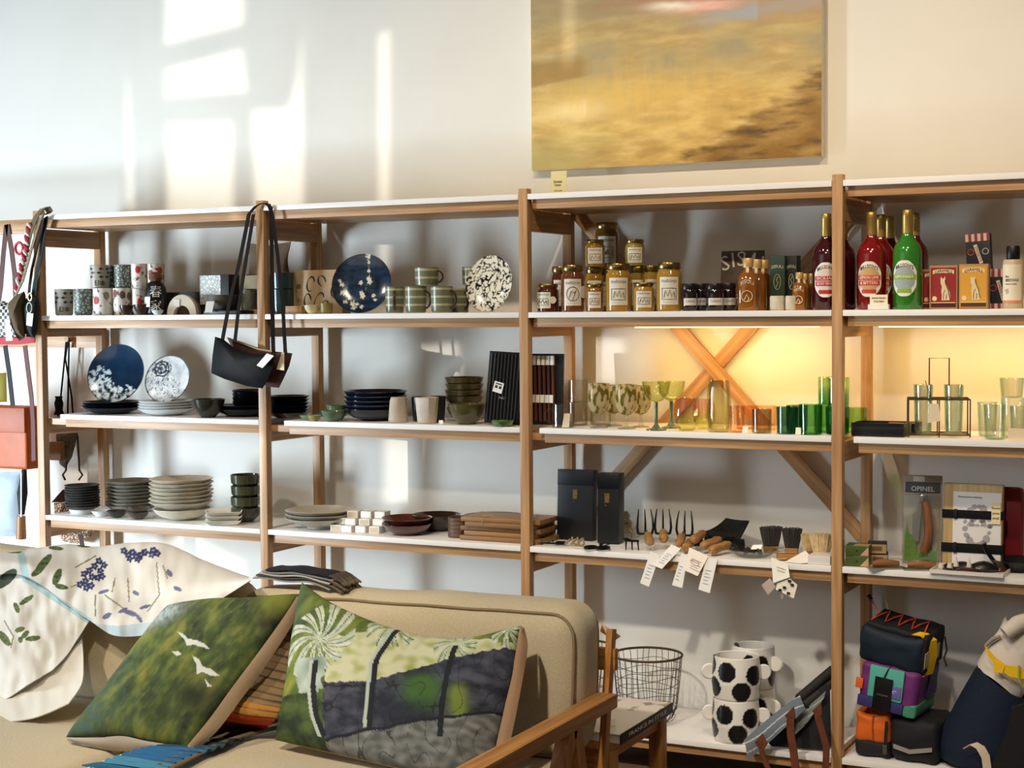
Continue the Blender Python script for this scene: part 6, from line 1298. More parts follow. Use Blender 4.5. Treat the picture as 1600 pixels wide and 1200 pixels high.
ob('flap', MB().slab([onY(80, 785, .33) - P, onY(98, 765, .34) - P, onY(108, 764, .34) - P, onY(106, 784, .33) - P], .004), mat('#4a3228', .7), t)
ob('strap', MB().strap([onY(126, 835, .33) - P, onY(128, 850, .33) - P, onY(131, 860, .33) - P], Vector((.012, 0, 0)), .003), mat('#3a211a', .7), t)

# ================================================================== picture on the wall
Yp = .385; A, B = onY(831, 268, Yp), onY(1283.5, 243, Yp); z0 = (A.z + B.z) / 2; z1 = z0 + 1.05
t = thing('painting', 'large abstract ochre landscape painting on canvas above the shelving', 'painting', ((A.x + B.x) / 2, Yp, z0)); hw = (B.x - A.x) / 2
ob('canvas_side', MB().box(-hw, hw, .001, ZW - Yp - .001, 0, z1 - z0, .001), mat('#d9d2c2', .7), t)
nx, nz = 300, 250; b = MB().sheet([[(-hw + 2 * hw * j / (nx - 1), 0, (z1 - z0) * i / (nz - 1)) for j in range(nx)] for i in range(nz)])
pk = 268 / (onY(831, 0, Yp).z - A.z)
def paintfn(i, co):
    u = (co.x + hw) / (2 * hw); x = 831 + 452 * u; y = 256 - co.z * pk
    n1 = fb(u * 4, co.z * 8, 1.6, 1.0, 6); n2_ = fb(u * 6, co.z * 22, 1.6, 5.0, 5); n3 = fb(u * 40, co.z * 6, 1.0, 8.0, 3)
    c = lin('#b08f4c')
    c = mixc(c, lin('#c4a65c'), .5 + 1.2 * n1); c = mixc(c, lin('#8c6f32'), max(0, .6 * n2_ + .06)); c = mixc(c, lin('#d9c186'), max(0, -.7 * n2_ - .06)); base_ = c
    g = math.exp(-((y - 95) / 42) ** 2); c = mixc(c, lin('#8f8360'), g * (.75 + .5 * n1))
    g = max(0, min(1, (70 - y) / 50)); c = mixc(c, lin('#85795c'), g * .8)
    g = math.exp(-((x - 1105 - 60 * n1) / 80) ** 2 - ((y - 4) / 26) ** 2); c = mixc(c, lin('#a85c48'), g * 1.1 * (.8 + .8 * n2_))
    g = math.exp(-((x - 1115) / 50) ** 2 - ((y - 24 - 8 * n2_) / 8) ** 2); c = mixc(c, lin('#d8a79a'), g * .9)
    g = math.exp(-((y - (38 - (x - 1180) * .07) - 8 * n2_) / 10) ** 2) * (1 / (1 + math.exp(-(x - 1110) / 18))); c = mixc(c, lin('#8e969c'), g * .95)
    g = math.exp(-((x - 1060) / 38) ** 2 - ((y - 18 - 6 * n1) / 6) ** 2); c = mixc(c, lin('#dcd2bd'), g)
    g = math.exp(-((x - 905) / 60) ** 2 - ((y - 165) / 16) ** 2); c = mixc(c, lin('#ecd8a0'), g * .85)
    g = math.exp(-((x - 1000) / 170) ** 2 - ((y - 150) / 45) ** 2); c = mixc(c, lin('#c9a552'), g * .6 + .4 * g * n3)
    g = 1 / (1 + math.exp((x - 945 - 60 * n1) / 22)); g *= max(0, min(1, (y - 195) / 40)); c = mixc(c, lin('#a8a066'), g * .7)
    ln = 250 - (x - 1085) * .60 - 14 * n2_; g = 1 / (1 + math.exp((ln - y) / 6)) if x > 1060 else 0; c = mixc(c, lin('#7d5a1c'), g * (.85 + .5 * n1)); c = mixc(c, lin('#4f3812'), max(0, g * (n2_ * 1.3)))
    if x < 935 and 80 < y < 128: c = mixc(c, lin('#8a6a2a'), .75 * max(0, min(1, (935 - x) / 25)) * max(0, min(1, (y - 80) / 12)) * max(0, min(1, (128 - (x - 831) * .12 - y) / 5)))
    if y < 60 and x > 1190: c = mixc(c, lin('#9a7a50'), .5)
    return tuple(min(1, q * 1.35) for q in c[:3]) + (1,)
me = b.mesh('canvas'); paint(me, paintfn); ob('painted_front', me, colmat('oil_paint', .5, .25, 60), t)
P = on(L1, 872, .30); kk = mpp(P)
t = thing('title_card', 'small cream title card standing on top of the shelving', 'card', P, (-.08, 0, 0)); cw, ch_ = 13.5 * kk, 44 * kk
ob('card', MB().box(-cw, cw, 0, .0015, .001, ch_, .0004), mat('#efe6b0', .7), t); ob('orange_foot', MB().box(-cw * .6, cw * .9, -.0008, 0, .002, ch_ * .12), mat('#c98a4a', .7), t)
ob('lettering', text_flat('Veronica', .014, cw * 1.1), INK, t, (-cw * .1, -.0002, ch_ * .62)); ob('lettering', text_flat('Turner', .014, cw * .9), INK, t, (-cw * .1, -.0002, ch_ * .5)); ob('lettering', text_flat('oil on canvas', .008, cw * 1.0), mat('#8f8a62', .7), t, (0, -.0002, ch_ * .3))

# ================================================================== sofa
LINEN = mat('#c6b593', .9, vary=.10, scale=220, bump=.35, sheen=.2)
SOW = {a: wood(a, '#c98d4c', '#9c632a', .4) for a in 'xyz'}
sofa = thing('sofa', 'wooden framed sofa with beige linen cushions in the foreground', 'sofa', (2.2, -1.5, 0))
so = Vector((2.2, -1.5, 0))
def pillowbox(name, x0, x1, y0, y1, z0, z1, bev, lean=0.0, crown=.015, org=so, tilt=0.0):
    "boxy upholstered cushion with rounded edges and piping"
    bm = bmesh.new(); bmesh.ops.create_cube(bm, size=1)
    for v in bm.verts: v.co = ((x0 + x1) / 2 + v.co.x * (x1 - x0), (y0 + y1) / 2 + v.co.y * (y1 - y0), (z0 + z1) / 2 + v.co.z * (z1 - z0))
    bmesh.ops.bevel(bm, geom=bm.edges[:], offset=bev, segments=6, affect='EDGES', profile=.5)
    bmesh.ops.subdivide_edges(bm, edges=[e for e in bm.edges if e.calc_length() > .1], cuts=9, use_grid_fill=True)
    cx, cy, cz = (x0 + x1) / 2, (y0 + y1) / 2, (z0 + z1) / 2
    def wp(p):
        u, v_, w_ = (p.x - cx) / ((x1 - x0) / 2), (p.y - cy) / ((y1 - y0) / 2), (p.z - cz) / ((z1 - z0) / 2)
        n_ = noise.noise(p * 6) * .006
        q = Vector((p.x + u * crown * .5 * (1 - w_ * w_), p.y + v_ * crown * (1 - u * u) * (1 - w_ * w_) + n_, p.z + w_ * crown * .7 * (1 - u ** 4) * (1 - v_ * v_) + n_))
        q.y += (q.z - z0) * lean; q.z += (p.x - x1) * tilt * max(0, w_); return q
    for v in bm.verts: v.co = wp(v.co) - org
    bm.verts.index_update(); b = MB().add([v.co[:] for v in bm.verts], [[v.index for v in f.verts] for f in bm.faces]); bm.free()
    o = ob(name, b.mesh(name, angle=2.0), LINEN, sofa)
    for yy in (y0 + bev * .28, y1 - bev * .28):
        r_ = bev * .26; cr_ = bev * .9; pts = []
        for qx, qz, a0 in ((1, 1, 0), (0, 1, 90), (0, 0, 180), (1, 0, 270)):
            ccx = (x1 - r_ - cr_) if qx else (x0 + r_ + cr_); ccz = (z1 - r_ - cr_) if qz else (z0 + r_ + cr_)
            arc = [Vector((ccx + cr_ * math.cos(math.radians(a0 + 15 * s_)), yy, ccz + cr_ * math.sin(math.radians(a0 + 15 * s_)))) for s_ in range(7)]
            if pts: pts += [pts[-1].lerp(arc[0], s_ / 12) for s_ in range(1, 12)]
            pts += arc
        pts += [pts[-1].lerp(pts[0], s_ / 12) for s_ in range(1, 12)]
        pts = [wp(p_) - org + Vector((0, -.003 if yy < cy else .003, 0)) for p_ in pts]
        ob('piping', MB().tube(pts, .0042, 6, True), mat('#8f7a56', .9), o)
    return o
SB = .37
XR = 2.955
xs_ = onY(386, 925, -1.12).x
pillowbox('back_cushion', xs_ + .008, XR, -1.24, -1.05, SB + .02, .795, .068, .10, tilt=.028)
pillowbox('back_cushion', .3, xs_ - .008, -1.24, -1.05, SB + .02, .772, .06, .10, tilt=-.05)
xq = onZ(150, 1185, .40).x
pillowbox('seat_cushion', xq + .006, 2.95, -1.98, -1.20, .26, .40, .035, 0, .012)
pillowbox('seat_cushion', .3, xq - .006, -1.98, -1.20, .26, .40, .035, 0, .012)
# frame: arm, its slanted struts, back upright, rails
aR, aL = 3.022, 2.962
b = MB().box(aL - so.x, aR - so.x, -2.05 - so.y, -1.085 - so.y, .518, .556, .006)
ob('arm_rest', b, SOW['y'], sofa)
def beam(name, A, B, wx, wy, ax):
    A, B = Vector(A), Vector(B); d = (B - A).normalized(); s1 = Vector((1, 0, 0)) * wx; s2 = d.cross(Vector((1, 0, 0))).normalized() * wy
    vs = [p + i * s1 + j * s2 - so for p in (A, B) for i, j in ((-1, -1), (1, -1), (1, 1), (-1, 1))]
    return ob(name, MB().add(vs, [(0, 1, 2, 3), (7, 6, 5, 4), (0, 4, 5, 1), (1, 5, 6, 2), (2, 6, 7, 3), (3, 7, 4, 0)]), SOW[ax], sofa)
beam('leg', (2.992, -1.32, .52), (2.992, -1.17, 0), .018, .022, 'z'); beam('leg', (2.992, -1.34, .52), (2.992, -1.62, 0), .018, .022, 'z')
beam('back_upright', (2.974, -1.09, .30), (2.974, -1.015, .712), .009, .014, 'z')
beam('back_upright', (.32, -1.09, .30), (.32, -1.015, .715), .016, .024, 'z')
ob('back_rail', MB().box(.32 - so.x, 2.99 - so.x, -1.03 - so.y, -1.005 - so.y, .60, .66, .004), SOW['x'], sofa)
ob('seat_rail', MB().box(.3 - so.x, 2.975 - so.x, -1.15 - so.y, -1.115 - so.y, .2, .255, .004), SOW['x'], sofa)
ob('rail_end', MB().slab([onY(941, 974, -.99) - so, onY(969, 993, -.99) - so, onY(958, 1000, -1.0) - so, onY(938, 986, -1.0) - so], .012), SOW['x'], sofa)
beam('leg', (.32, -1.34, .38), (.32, -1.17, 0), .018, .022, 'z'); beam('leg', (.32, -1.9, .38), (.32, -1.95, 0), .018, .022, 'z')

# ------------------------------------------------------------------ scatter cushions
def scatter(label, top, bot, left, right, T, fn, back='#8a745a', nu=190, nv=190):
    K = lambda L: [Vector(onY(*p)) for p in L]
    Dv = lambda L: [Vector((p[0], p[1], 0)) for p in L]
    def smp(L, s):
        x = s * (len(L) - 1); i = min(int(x), len(L) - 2); f = x - i
        p0, p1, p2, p3 = L[max(i - 1, 0)], L[i], L[i + 1], L[min(i + 2, len(L) - 1)]
        return .5 * ((2 * p1) + (p2 - p0) * f + (2 * p0 - 5 * p1 + 4 * p2 - p3) * f * f + (3 * p1 - p0 - 3 * p2 + p3) * f ** 3)
    def coons(t_, b_, l_, r_):
        G_ = []
        for i in range(nv):
            v = i / (nv - 1); row = []
            for j in range(nu):
                u = j / (nu - 1)
                row.append((1 - v) * smp(t_, u) + v * smp(b_, u) + (1 - u) * smp(l_, v) + u * smp(r_, v) - ((1 - u) * (1 - v) * t_[0] + u * (1 - v) * t_[-1] + (1 - u) * v * b_[0] + u * v * b_[-1]))
            G_.append(row)
        return G_
    M_ = coons(K(top), K(bot), K(left), K(right)); Dg = coons(Dv(top), Dv(bot), Dv(left), Dv(right))
    org = sum((M_[0][0], M_[0][-1], M_[-1][0], M_[-1][-1]), Vector()) / 4
    nn = (M_[nv // 2][-1] - M_[nv // 2][0]).cross(M_[-1][nu // 2] - M_[0][nu // 2]).normalized()
    if nn.y > 0: nn = -nn
    vs = []; des = []
    for sg in (1, -1):
        for i in range(nv):
            for j in range(nu):
                u, v = j / (nu - 1) * 2 - 1, i / (nv - 1) * 2 - 1; q = max(0, (1 - u ** 4) * (1 - v ** 4)) ** .55
                wr = .006 * noise.noise(Vector((u * 3, v * 3, T * 50 + sg))) * q
                vs.append(M_[i][j] - org + nn * (sg * T * q + wr)); des.append(Dg[i][j])
    fr = [(i * nu + j, i * nu + j + 1, (i + 1) * nu + j + 1, (i + 1) * nu + j) for i in range(nv - 1) for j in range(nu - 1)]
    n = nu * nv; fs = fr + [tuple(n + k for k in reversed(f)) for f in fr]
    me = MB().add(vs, fs).mesh('cover', angle=2.5); bc = lin(back)
    paint(me, lambda i, c: fn(des[i].x, des[i].y) if i < n else bc)
    t = thing('scatter_cushion', label, 'cushion', org); c = ob('cover', me, colmat('printed_linen', .9, .3, 500), t)
    return t, org
def strokes(c, x, y, sc, sd, dark, light, k=.9):
    a = .9; xr, yr = x * math.cos(a) - y * math.sin(a), x * math.sin(a) + y * math.cos(a)
    q = fb(xr / (sc * 2.6), yr / sc, 1.0, sd, 4)
    return mixc(c, light, k * q) if q > 0 else mixc(c, dark, -k * q)
def inside(x, y, poly):
    r = False; n = len(poly); j = n - 1
    for i in range(n):
        xi, yi = poly[i]; xj, yj = poly[j]
        if (yi > y) != (yj > y) and x < (xj - xi) * (y - yi) / (yj - yi) + xi: r = not r
        j = i
    return r
BIRDS = [[(286, 1000), (296, 1003), (303, 1011), (318, 1014), (331, 1020), (338, 1028), (326, 1024), (312, 1021), (302, 1022), (298, 1012)], [(310, 1038), (320, 1042), (326, 1054), (340, 1058), (351, 1067), (338, 1068), (326, 1062), (317, 1066), (316, 1050)], [(278, 1031), (288, 1030), (294, 1035), (286, 1038)], [(329, 1073), (335, 1080), (340, 1083), (333, 1085)]]
def leafgreen(x, y):
    c = lin('#4d5f22'); c = strokes(c, x, y, 26, 2.0, lin('#1f2a18'), lin('#8f8f2a'), 1.3); c = strokes(c, x, y, 9, 7.0, lin('#22301e'), lin('#7f8a34'), .6)
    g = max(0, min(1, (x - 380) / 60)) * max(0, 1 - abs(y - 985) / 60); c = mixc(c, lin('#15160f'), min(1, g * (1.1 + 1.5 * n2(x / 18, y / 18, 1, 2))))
    g = math.exp(-((x - 440) / 30) ** 2 - ((y - 945) / 22) ** 2); c = mixc(c, lin('#7f861c'), g * .9)
    g = math.exp(-((x - 315) / 40) ** 2 - ((y - 1100) / 30) ** 2); c = mixc(c, lin('#1f2413'), g * .9)
    g = max(0, min(1, (235 - x) / 90)); c = mixc(c, lin('#3d5a48'), g * (.6 + n2(x / 14, y / 14, 1, 5)))
    g = math.exp(-((x - 262 - (965 - y) * .9) / 26) ** 2 - ((y - 968) / 20) ** 2); c = mixc(c, lin('#a9b8b8'), min(1, g * 1.1 * (.9 + .8 * n2(x / 5, y / 9, 1, 8))))
    m_ = sum(c[:3]) / 3; c = tuple(.86 * (q * .88 + m_ * .12) for q in c[:3]) + (1,)
    for b_ in BIRDS:
        if inside(x, y, b_): return lin('#c3c7bd')
    return c
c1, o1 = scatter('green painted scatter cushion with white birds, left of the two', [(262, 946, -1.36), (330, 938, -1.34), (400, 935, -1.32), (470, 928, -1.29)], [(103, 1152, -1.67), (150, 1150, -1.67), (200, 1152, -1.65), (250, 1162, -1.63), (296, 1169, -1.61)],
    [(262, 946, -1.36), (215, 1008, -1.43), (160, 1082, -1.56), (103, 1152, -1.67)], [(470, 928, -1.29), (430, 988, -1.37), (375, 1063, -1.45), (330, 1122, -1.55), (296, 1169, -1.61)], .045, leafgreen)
TAU = mat('#8c7458', .85, bump=.2, scale=120)
def flange(t, org, pts, m=TAU, bulge=.007):
    n = len(pts); rows = []
    for (x, y, Y, dx, dy) in pts:
        a, b_ = onY(x, y, Y) - org, onY(x + dx, y + dy, Y + .012) - org
        rows.append([a + (b_ - a) * q / 6 + Vector((0, -bulge * 4 * (q / 6) * (1 - q / 6), 0)) for q in range(7)])
    G_ = g_(rows, 9, 50); ob('border', MB().sheet(G_, .004), m, t)['label'] = 'plain taupe border'
flange(c1, o1, [(466, 932, -1.305, 8, 4), (444, 966, -1.355, 14, 6), (405, 1020, -1.43, 17, 9), (360, 1080, -1.49, 18, 10), (325, 1128, -1.575, 17, 10), (294, 1166, -1.625, 11, 6)])
flange(c1, o1, [(106, 1152, -1.675, 4, 6), (150, 1153, -1.675, 6, 17), (190, 1150, -1.66, 6, 24), (230, 1158, -1.645, 6, 14), (290, 1167, -1.62, 3, 5)], mat('#a99f92', .85))
TR = [((632, 988), (600, 1050), (592, 1105), (588, 1150)), ((722, 1022), (712, 1060), (703, 1110), (698, 1165)), ((505, 1045), (500, 1080), (505, 1130), (515, 1160))]
CROWNS = [(510, 1012, 52, 11), (628, 985, 46, 9), (722, 1016, 40, 9), (800, 990, 34, 8)]
def palms(x, y):
    w1, w2 = n2(x / 26, y / 26, 1, 2), n2(x / 9, y / 9, 1, 6)
    c = lin('#5e6f28'); c = strokes(c, x, y, 20, 3.0, lin('#2c3b1e'), lin('#959a3a'), 1.2)
    g = max(0, min(1, (520 - x) / 60)) * max(0, min(1, (1015 - y) / 40)); c = mixc(c, lin('#34493a'), g * .85)
    up = 1012 - 22 * math.exp(-((x - 630) / 60) ** 2) + 9 * w1; hl = 1080 - max(0, x - 590) * .28 + 3 * w2
    if up < y < hl and x > 520 + 10 * w1: c = mixc(lin('#c9c6a0'), lin('#9aa04a'), max(0, .15 + 1.3 * n2(x / 17, y / 13, 1, 3)))
    for q, (cx, cy, R1, k) in enumerate(CROWNS):
        dx, dy = x - cx, (y - cy) / 1.15; d = math.hypot(dx, dy); a = math.atan2(dy, dx) + d / 90
        if d < R1 * (1 + .2 * math.cos(a * 2 + q)) and (math.cos(a * k + q) > -.35 - .5 * (1 - d / R1)) and (y < cy + 40 or q == 0): 
            c = mixc(lin('#cdd0ba'), lin('#8d9a62' if q else '#a5ad96'), .5 + .9 * w2)
            if math.cos(a * k * 3 + q) > .82 and d > 10: c = lin('#4c5a3c')
    if abs(x - 499 - 5 * math.sin(y / 22)) < 25 - (y - 1050) * .18 + 6 * w2 and 1040 < y < 1135: c = mixc(lin('#bcc5b6'), lin('#6f8272'), .4 + .8 * w1)
    if y > hl and x > 516 + 6 * w2:
        c = mixc(lin('#20222c'), lin('#4d4d58'), .35 + 1.0 * fb(x / 30, y / 18, 1, 4)); 
        g = math.exp(-((x - 672) / 26) ** 2 - ((y - 1098) / 27) ** 4); c = mixc(c, lin('#3f6026'), min(1, g * 1.5 + .5 * w2 * g))
        g = math.exp(-((x - 727) / 13) ** 2 - ((y - 1112) / 26) ** 4); c = mixc(c, lin('#6f7d28'), min(1, g * 1.3))
        g = math.exp(-((x - 640) / 55) ** 2 - ((y - 1128) / 20) ** 4); c = mixc(c, lin('#151824'), g * .85)
        lo = 1152 - (x - 600) * .16 + 4 * w1
        if y > lo: c = mixc(lin('#55554f'), lin('#85847e'), .4 + 1.0 * n2(x / 16, y / 9, 1, 2))
        if abs(y - lo) < 2.2 or abs(y - hl - 6) < 1.2 and x < 600: c = lin('#14151a')
        if abs(n2(x / 26, y / 34, 1, 7)) < .022: c = mixc(c, lin('#0f1014'), .7)
    elif y > 1095 and x <= 516: c = mixc(lin('#22311b'), lin('#4f5f2a'), .45 + fb(x / 24, y / 24, 1, 4))
    for k_, tr in enumerate(TR):
        for (a_, b_) in zip(tr, tr[1:]):
            if a_[1] <= y <= b_[1]:
                f = (y - a_[1]) / (b_[1] - a_[1]); xx = a_[0] + (b_[0] - a_[0]) * f
                if abs(x - xx) < 4.4: return lin('#14161a')
                if -10 < x - xx < -4.4 and k_ != 1: return lin('#b3baa8')
    return c
c2, o2 = scatter('green and grey scatter cushion with painted palm trees, right of the two', [(472, 910, -1.30), (520, 944, -1.30), (600, 980, -1.31), (680, 1000, -1.31), (750, 998, -1.31), (815, 977, -1.30)], [(430, 1156, -1.49), (500, 1172, -1.51), (580, 1190, -1.53), (660, 1207, -1.55), (720, 1213, -1.55), (768, 1205, -1.52)],
    [(472, 910, -1.30), (463, 960, -1.35), (455, 1010, -1.38), (444, 1085, -1.44), (430, 1156, -1.49)], [(815, 977, -1.30), (806, 1040, -1.35), (790, 1112, -1.43), (768, 1205, -1.52)], .055, palms, '#a88d68', 240, 180)
flange(c2, o2, [(815, 978, -1.31, 2, 4), (810, 1005, -1.335, 13, 4), (802, 1050, -1.365, 15, 3), (790, 1105, -1.43, 17, 3), (778, 1160, -1.49, 18, 2), (770, 1200, -1.53, 18, 2)], mat('#a88463', .85, bump=.2, scale=120))

# ------------------------------------------------------------------ striped throw under the cushions
def onseat(x, y, z=.424): p = onZ(x, y, z); return (x, y, p.y)
ctl = [[(452, 942, -1.285), (464, 944, -1.28), (474, 946, -1.275)], [(428, 985, -1.335), (446, 992, -1.33), (462, 1000, -1.32)], [(398, 1030, -1.40), (426, 1038, -1.385), (454, 1045, -1.37)], [(370, 1075, -1.455), (408, 1085, -1.43), (442, 1093, -1.405)], [(345, 1110, -1.50), (388, 1118, -1.465), (430, 1122, -1.43)],
       [(316, 1136, -1.545), onseat(360, 1140), onseat(405, 1142)], [onseat(262, 1163, .426), onseat(310, 1164, .426), onseat(352, 1166, .426)], [onseat(212, 1174, .426), onseat(255, 1180, .426), onseat(296, 1185, .426)], [onseat(160, 1192, .425), onseat(205, 1200, .425), onseat(255, 1208, .425)]]
NV = 150
def stripes(x, y, back): return (0, 0, 0, 1)
K = [[onY(*p) for p in r] for r in ctl]; G_ = g_(K, 24, NV); org = Vector(K[4][1])
for i in range(NV):
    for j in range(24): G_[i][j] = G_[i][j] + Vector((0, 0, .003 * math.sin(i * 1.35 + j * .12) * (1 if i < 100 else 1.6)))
b = MB().sheet([[p - org for p in r] for r in G_], .004); me = b.mesh('throw'); n = 24 * NV
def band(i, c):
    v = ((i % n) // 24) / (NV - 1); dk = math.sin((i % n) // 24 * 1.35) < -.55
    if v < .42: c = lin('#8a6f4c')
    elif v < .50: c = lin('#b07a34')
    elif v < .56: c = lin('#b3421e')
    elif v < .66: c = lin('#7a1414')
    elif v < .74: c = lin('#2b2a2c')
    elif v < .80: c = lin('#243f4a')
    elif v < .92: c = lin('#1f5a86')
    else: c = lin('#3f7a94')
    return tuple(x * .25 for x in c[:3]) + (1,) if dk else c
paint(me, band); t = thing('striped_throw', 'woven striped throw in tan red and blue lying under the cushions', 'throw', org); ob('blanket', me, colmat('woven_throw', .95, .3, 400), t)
fr = MB()
for q in range(26):
    f = q / 25; a = Vector(onZ(162 + 92 * f, 1191 + 17 * f, .425)); fr.tube([a - org, a - org + Vector((-.02, -.012, -.002)), a - org + Vector((-.045 + .008 * math.sin(q * 3), -.03, -.006))], .0022, 5)
ob('fringe', fr, mat('#2d6484', .9), t)
for q, (dx, dy) in enumerate(((0, 0), (8, 9))):
    L_ = [Vector(onZ(x + dx, y + dy, .426)) - org for x, y in ((250, 1196), (290, 1176), (330, 1156), (375, 1140), (432, 1126))]; ob('folded_hem', MB().tube(g_([L_, L_], 30, 2)[0], .0095, 8, flat=.6), mat('#6d5f4a', .95, bump=.2, scale=150), t)

# ------------------------------------------------------------------ floral cloth over the back
def ell(x, y, cx, cy, a, b_, ang):
    c_, s_ = math.cos(ang), math.sin(ang); u, v = (x - cx) * c_ + (y - cy) * s_, -(x - cx) * s_ + (y - cy) * c_; return (u / a) ** 2 + (v / b_) ** 2 < 1
def seg(x, y, a, b_, w_):
    dx, dy = b_[0] - a[0], b_[1] - a[1]; t_ = max(0, min(1, ((x - a[0]) * dx + (y - a[1]) * dy) / (dx * dx + dy * dy))); return math.hypot(x - a[0] - t_ * dx, y - a[1] - t_ * dy) < w_
GRAPES = [(155, 878), (163, 884), (148, 886), (157, 893), (140, 893), (132, 898), (144, 903), (153, 904), (134, 909), (160, 902), (126, 914), (143, 916), (136, 919)] + [(194, 862), (201, 868), (208, 864), (213, 871), (221, 868), (227, 864), (216, 875), (203, 874), (240, 861), (246, 866), (238, 868)]
def floral(x, y, back):
    c = lin('#d3cdc2')
    for gx, gy in GRAPES:
        d = math.hypot(x - gx, y - gy)
        if d < 5.2 + 1.0 * math.cos(5 * math.atan2(y - gy, x - gx)): return lin('#2c2f56') if d > 1.5 else lin('#8d8fae')
    for e in ((68, 882, 19, 6, -.85), (60, 893, 12, 5, -.6), (90, 902, 13, 6, -1.2), (97, 917, 10, 4, .2), (20, 862, 14, 4, .1), (88, 858, 12, 3, .1), (133, 852, 13, 5, 0)): 
        if ell(x, y, *e): return mixc(lin('#5d6e35'), lin('#2c3a24'), .5 + n2(x / 4, y / 4))
    for e in ((42, 938, 13, 4, -.6), (27, 950, 9, 4, 1.2), (8, 998, 14, 6, .9), (32, 984, 8, 4, -.3), (40, 992, 8, 4, -.8), (52, 998, 12, 4, -.1), (33, 1000, 4, 5, 0)):
        if ell(x, y, *e): return mixc(lin('#6a7332'), lin('#3a4a30'), .4 + n2(x / 4, y / 4))
    for e in ((205, 958, 12, 4, .3), (218, 966, 9, 3, .9), (193, 954, 8, 3, -.4), (168, 962, 8, 4, -.5), (228, 948, 10, 2.5, -.3), (163, 925, 9, 2.5, -.3), (278, 921, 7, 3, .4), (213, 927, 6, 3, .5), (265, 897, 7, 4, .9)):
        if ell(x, y, *e): return lin('#6b6a8c')
    for a, b_ in (((112, 917), (128, 912)), ((150, 930), (150, 962)), ((165, 930), (200, 955)), ((200, 905), (203, 940)), ((245, 880), (250, 930)), ((250, 930), (232, 955)), ((180, 905), (176, 925)), ((8, 970), (22, 995)), ((22, 995), (18, 1012)), ((255, 885), (262, 905)), ((118, 888), (150, 870))):
        if seg(x, y, a, b_, 1.0): return lin('#7d7a5c')
    if seg(x, y, (32, 862), (42, 905), 6) or seg(x, y, (42, 905), (140, 970), 5): return lin('#a9c4c6')
    if y > 978 - abs(x - 185) * .12 and 140 < x < 260: return lin('#b9c9cf')
    if ell(x, y, 10, 905, 22, 9, -.7): return lin('#39402f')
    return mixc(c, lin('#e4e0d6'), .5 + .5 * n2(x / 30, y / 30))
t = thing('floral_cloth', 'white cloth printed with blue flowers and green leaves draped over the sofa back', 'throw', so)
top_ = [(-40, 858), (20, 859), (62, 857), (105, 852), (150, 856), (200, 851), (258, 852), (318, 877), (388, 903)]
hem_ = [(-40, 905), (25, 897), (70, 917), (105, 945), (145, 972), (182, 993), (242, 989), (302, 962), (392, 908)]
ctl = [[(x, y + 7, -1.0) for x, y in top_], [(x, y, -1.10) for x, y in top_]]
for f, Y in ((.25, -1.205), (.5, -1.285), (.75, -1.305), (1.0, -1.31)): ctl.append([(a[0] + (b_[0] - a[0]) * f, a[1] + (b_[1] - a[1]) * f, Y) for a, b_ in zip(top_, hem_)])
cl = colmat('printed_cotton', .9, .15, 400)
cloth('drape', ctl, 280, 160, cl, t, so, .003, floral, .015, 34, 1.0)
la = [[(-40, 868, -1.27), (10, 885, -1.28), (45, 900, -1.29), (95, 936, -1.30), (140, 970, -1.30)], [(-40, 940, -1.32), (0, 945, -1.325), (35, 955, -1.33), (85, 975, -1.33), (124, 995, -1.32)], [(-40, 1020, -1.38), (-5, 1020, -1.385), (25, 1020, -1.385), (65, 1022, -1.37), (104, 1025, -1.35)], [(-40, 1112, -1.45), (-12, 1104, -1.45), (15, 1090, -1.45), (50, 1067, -1.43), (82, 1048, -1.39)]]
cloth('hanging_fold', la, 150, 150, cl, t, so, .003, floral, .013, 28, 3.0)
lb = [[(-40, 990, -1.30), (20, 985, -1.30), (80, 982, -1.295), (128, 985, -1.29)], [(-40, 1050, -1.38), (20, 1045, -1.375), (85, 1040, -1.36), (131, 1035, -1.34)], [(-40, 1100, -1.46), (20, 1095, -1.455), (80, 1085, -1.43), (128, 1070, -1.40)], [(-40, 1130, -1.55), (20, 1128, -1.55), (62, 1120, -1.545), (108, 1100, -1.50)]]
cloth('hanging_fold', lb, 70, 70, cl, t, so, .003, lambda x, y, b_: lin('#d9d2c4'), .010, 30, 6.0)
# ------------------------------------------------------------------ folded scarves on the sofa back
zt = .835; P = onZ(470, 918, zt - .03)
SC = [('#a39a8a', 'lowest of the folded scarf pile, light grey'), ('#4a4a52', 'dark blue-grey folded scarf, second from below'), ('#c0b8aa', 'pale grey folded scarf in the middle of the pile'), ('#8a8a84', 'grey folded scarf under the black one'), ('#17171c', 'black folded scarf on top of the pile')]
zz = .803
for q, (cl_, lb) in enumerate(SC):
    x0 = onY(409 + q * 5, 920, -1.13).x; x1 = onY(528 + (q % 2) * 6, 920, -1.13).x; c_ = Vector(((x0 + x1) / 2, -1.13, zz + q * .0072)); hw_ = (x1 - x0) / 2
    rows = []
    for i in range(9):
        a = PI * i / 8; rows.append([Vector((-hw_ + 2 * hw_ * j / 30, -.045 * math.cos(a) , (.003 * math.sin(a)) + .0025 * math.sin(j * .35 + q) - .00035 * max(0, j - 20) ** 1.6)) for j in range(31)])
    o = thing('folded_scarf', lb, 'scarf', c_, 0, 'folded scarves on the sofa back')
    ob('cloth', MB().sheet(rows, .003), mat(cl_, .95, bump=.3, scale=150), o)
    fb_ = MB()
    for i in range(14):
        y_ = -.04 + .08 * i / 13; fb_.tube([(hw_ - .002, y_, -.006), (hw_ + .02, y_ - .004, -.010 - .0015 * (i % 3)), (hw_ + .042, y_ - .006 + .004 * math.sin(i * 2), -.022 - .003 * (i % 2))], .0032, 5)
    ob('fringe', fb_, mat('#6a5a46' if q < 4 else '#4a3f34', .95), o)
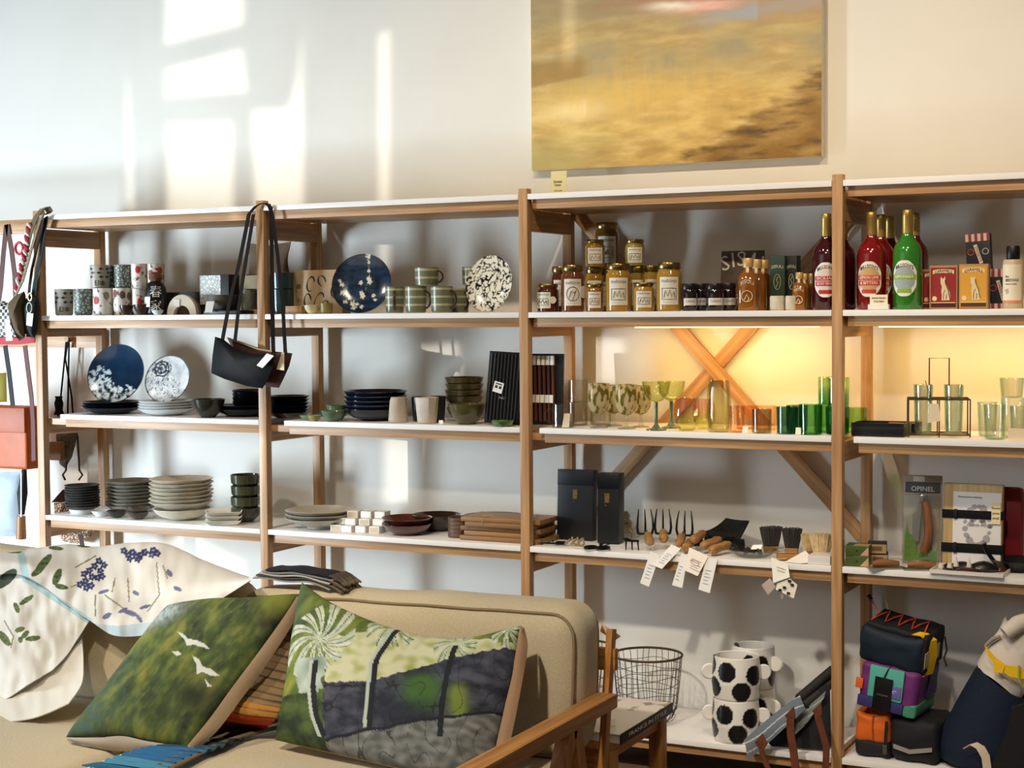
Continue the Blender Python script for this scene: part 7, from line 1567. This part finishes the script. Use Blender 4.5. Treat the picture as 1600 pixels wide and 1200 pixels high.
# ================================================================== side table and book
zT = .36; pR, pF = onZ(1042, 1110, zT), onZ(957, 1163, zT); xR, y1, y0, x0 = pR.x, pR.y, pF.y, pR.x - .34
to = Vector(((x0 + xR) / 2, (y0 + y1) / 2, 0)); tb = thing('side_table', 'small wooden side table behind the sofa arm', 'table', to)
ob('tabletop', MB().box(x0 - to.x, xR - to.x, y0 - to.y, y1 - to.y, zT - .02, zT, .002), SOW['y'], tb)
for yy in (y0, y1 - .045):
    ob('leg', MB().box(xR - .042 - to.x, xR - to.x, yy - to.y, yy + .045 - to.y, 0, zT - .0205, .002), SOW['z'], tb); ob('leg', MB().box(x0 - to.x, x0 + .042 - to.x, yy - to.y, yy + .045 - to.y, 0, zT - .0205, .002), SOW['z'], tb)
    ob('apron', MB().box(x0 + .042 - to.x, xR - .042 - to.x, yy + .012 - to.y, yy + .03 - to.y, zT - .085, zT - .0205, .001), SOW['x'], tb)
ob('side_apron', MB().box(xR - .03 - to.x, xR - .012 - to.x, y0 + .045 - to.y, y1 - .045 - to.y, zT - .05, zT - .0205, .001), SOW['y'], tb)
ob('stretcher', MB().box(xR - .034 - to.x, xR - .008 - to.x, y0 + .045 - to.y, y1 - .045 - to.y, zT - .27, zT - .225, .001), SOW['y'], tb)
bo = Vector((xR - .16, (y0 + y1) / 2, zT + .0005)); bk = thing('book', 'large book with pale cover and black spine lying on the side table', 'book', bo)
pA, pB = onZ(970, 1148, zT + .03), onZ(1032, 1096, zT + .03)
bx1 = pA.x - bo.x; bya, byb = pA.y - bo.y, pB.y - bo.y
ob('pages', MB().box(-.13, bx1 - .004, bya + .003, byb - .003, .003, .026), mat('#d3cbbd', .8), bk)
cv = ob('cover', MB().box(-.135, bx1, bya, byb, .026, .030, .001), spotted('cover_art', '#e6dfd3', '#a39482', 14, .42, .4, 'noise'), bk)
ob('back_cover', MB().box(-.135, bx1, bya, byb, 0, .003, .0008), mat('#8f7a66', .5), bk)
sp = ob('spine', MB().box(bx1 - .0035, bx1 + .0012, bya, byb, 0, .030, .0012), mat('#141314', .45), bk); sp['label'] = 'black spine with pale lettering'
tx = text_flat('FRANCE IN STYLE', .017, (byb - bya) * .72); ob('lettering', tx, mat('#d8cfc0', .6), sp, (bx1 + .0008, (bya + byb) / 2, .015), (0, 0, PI / 2))
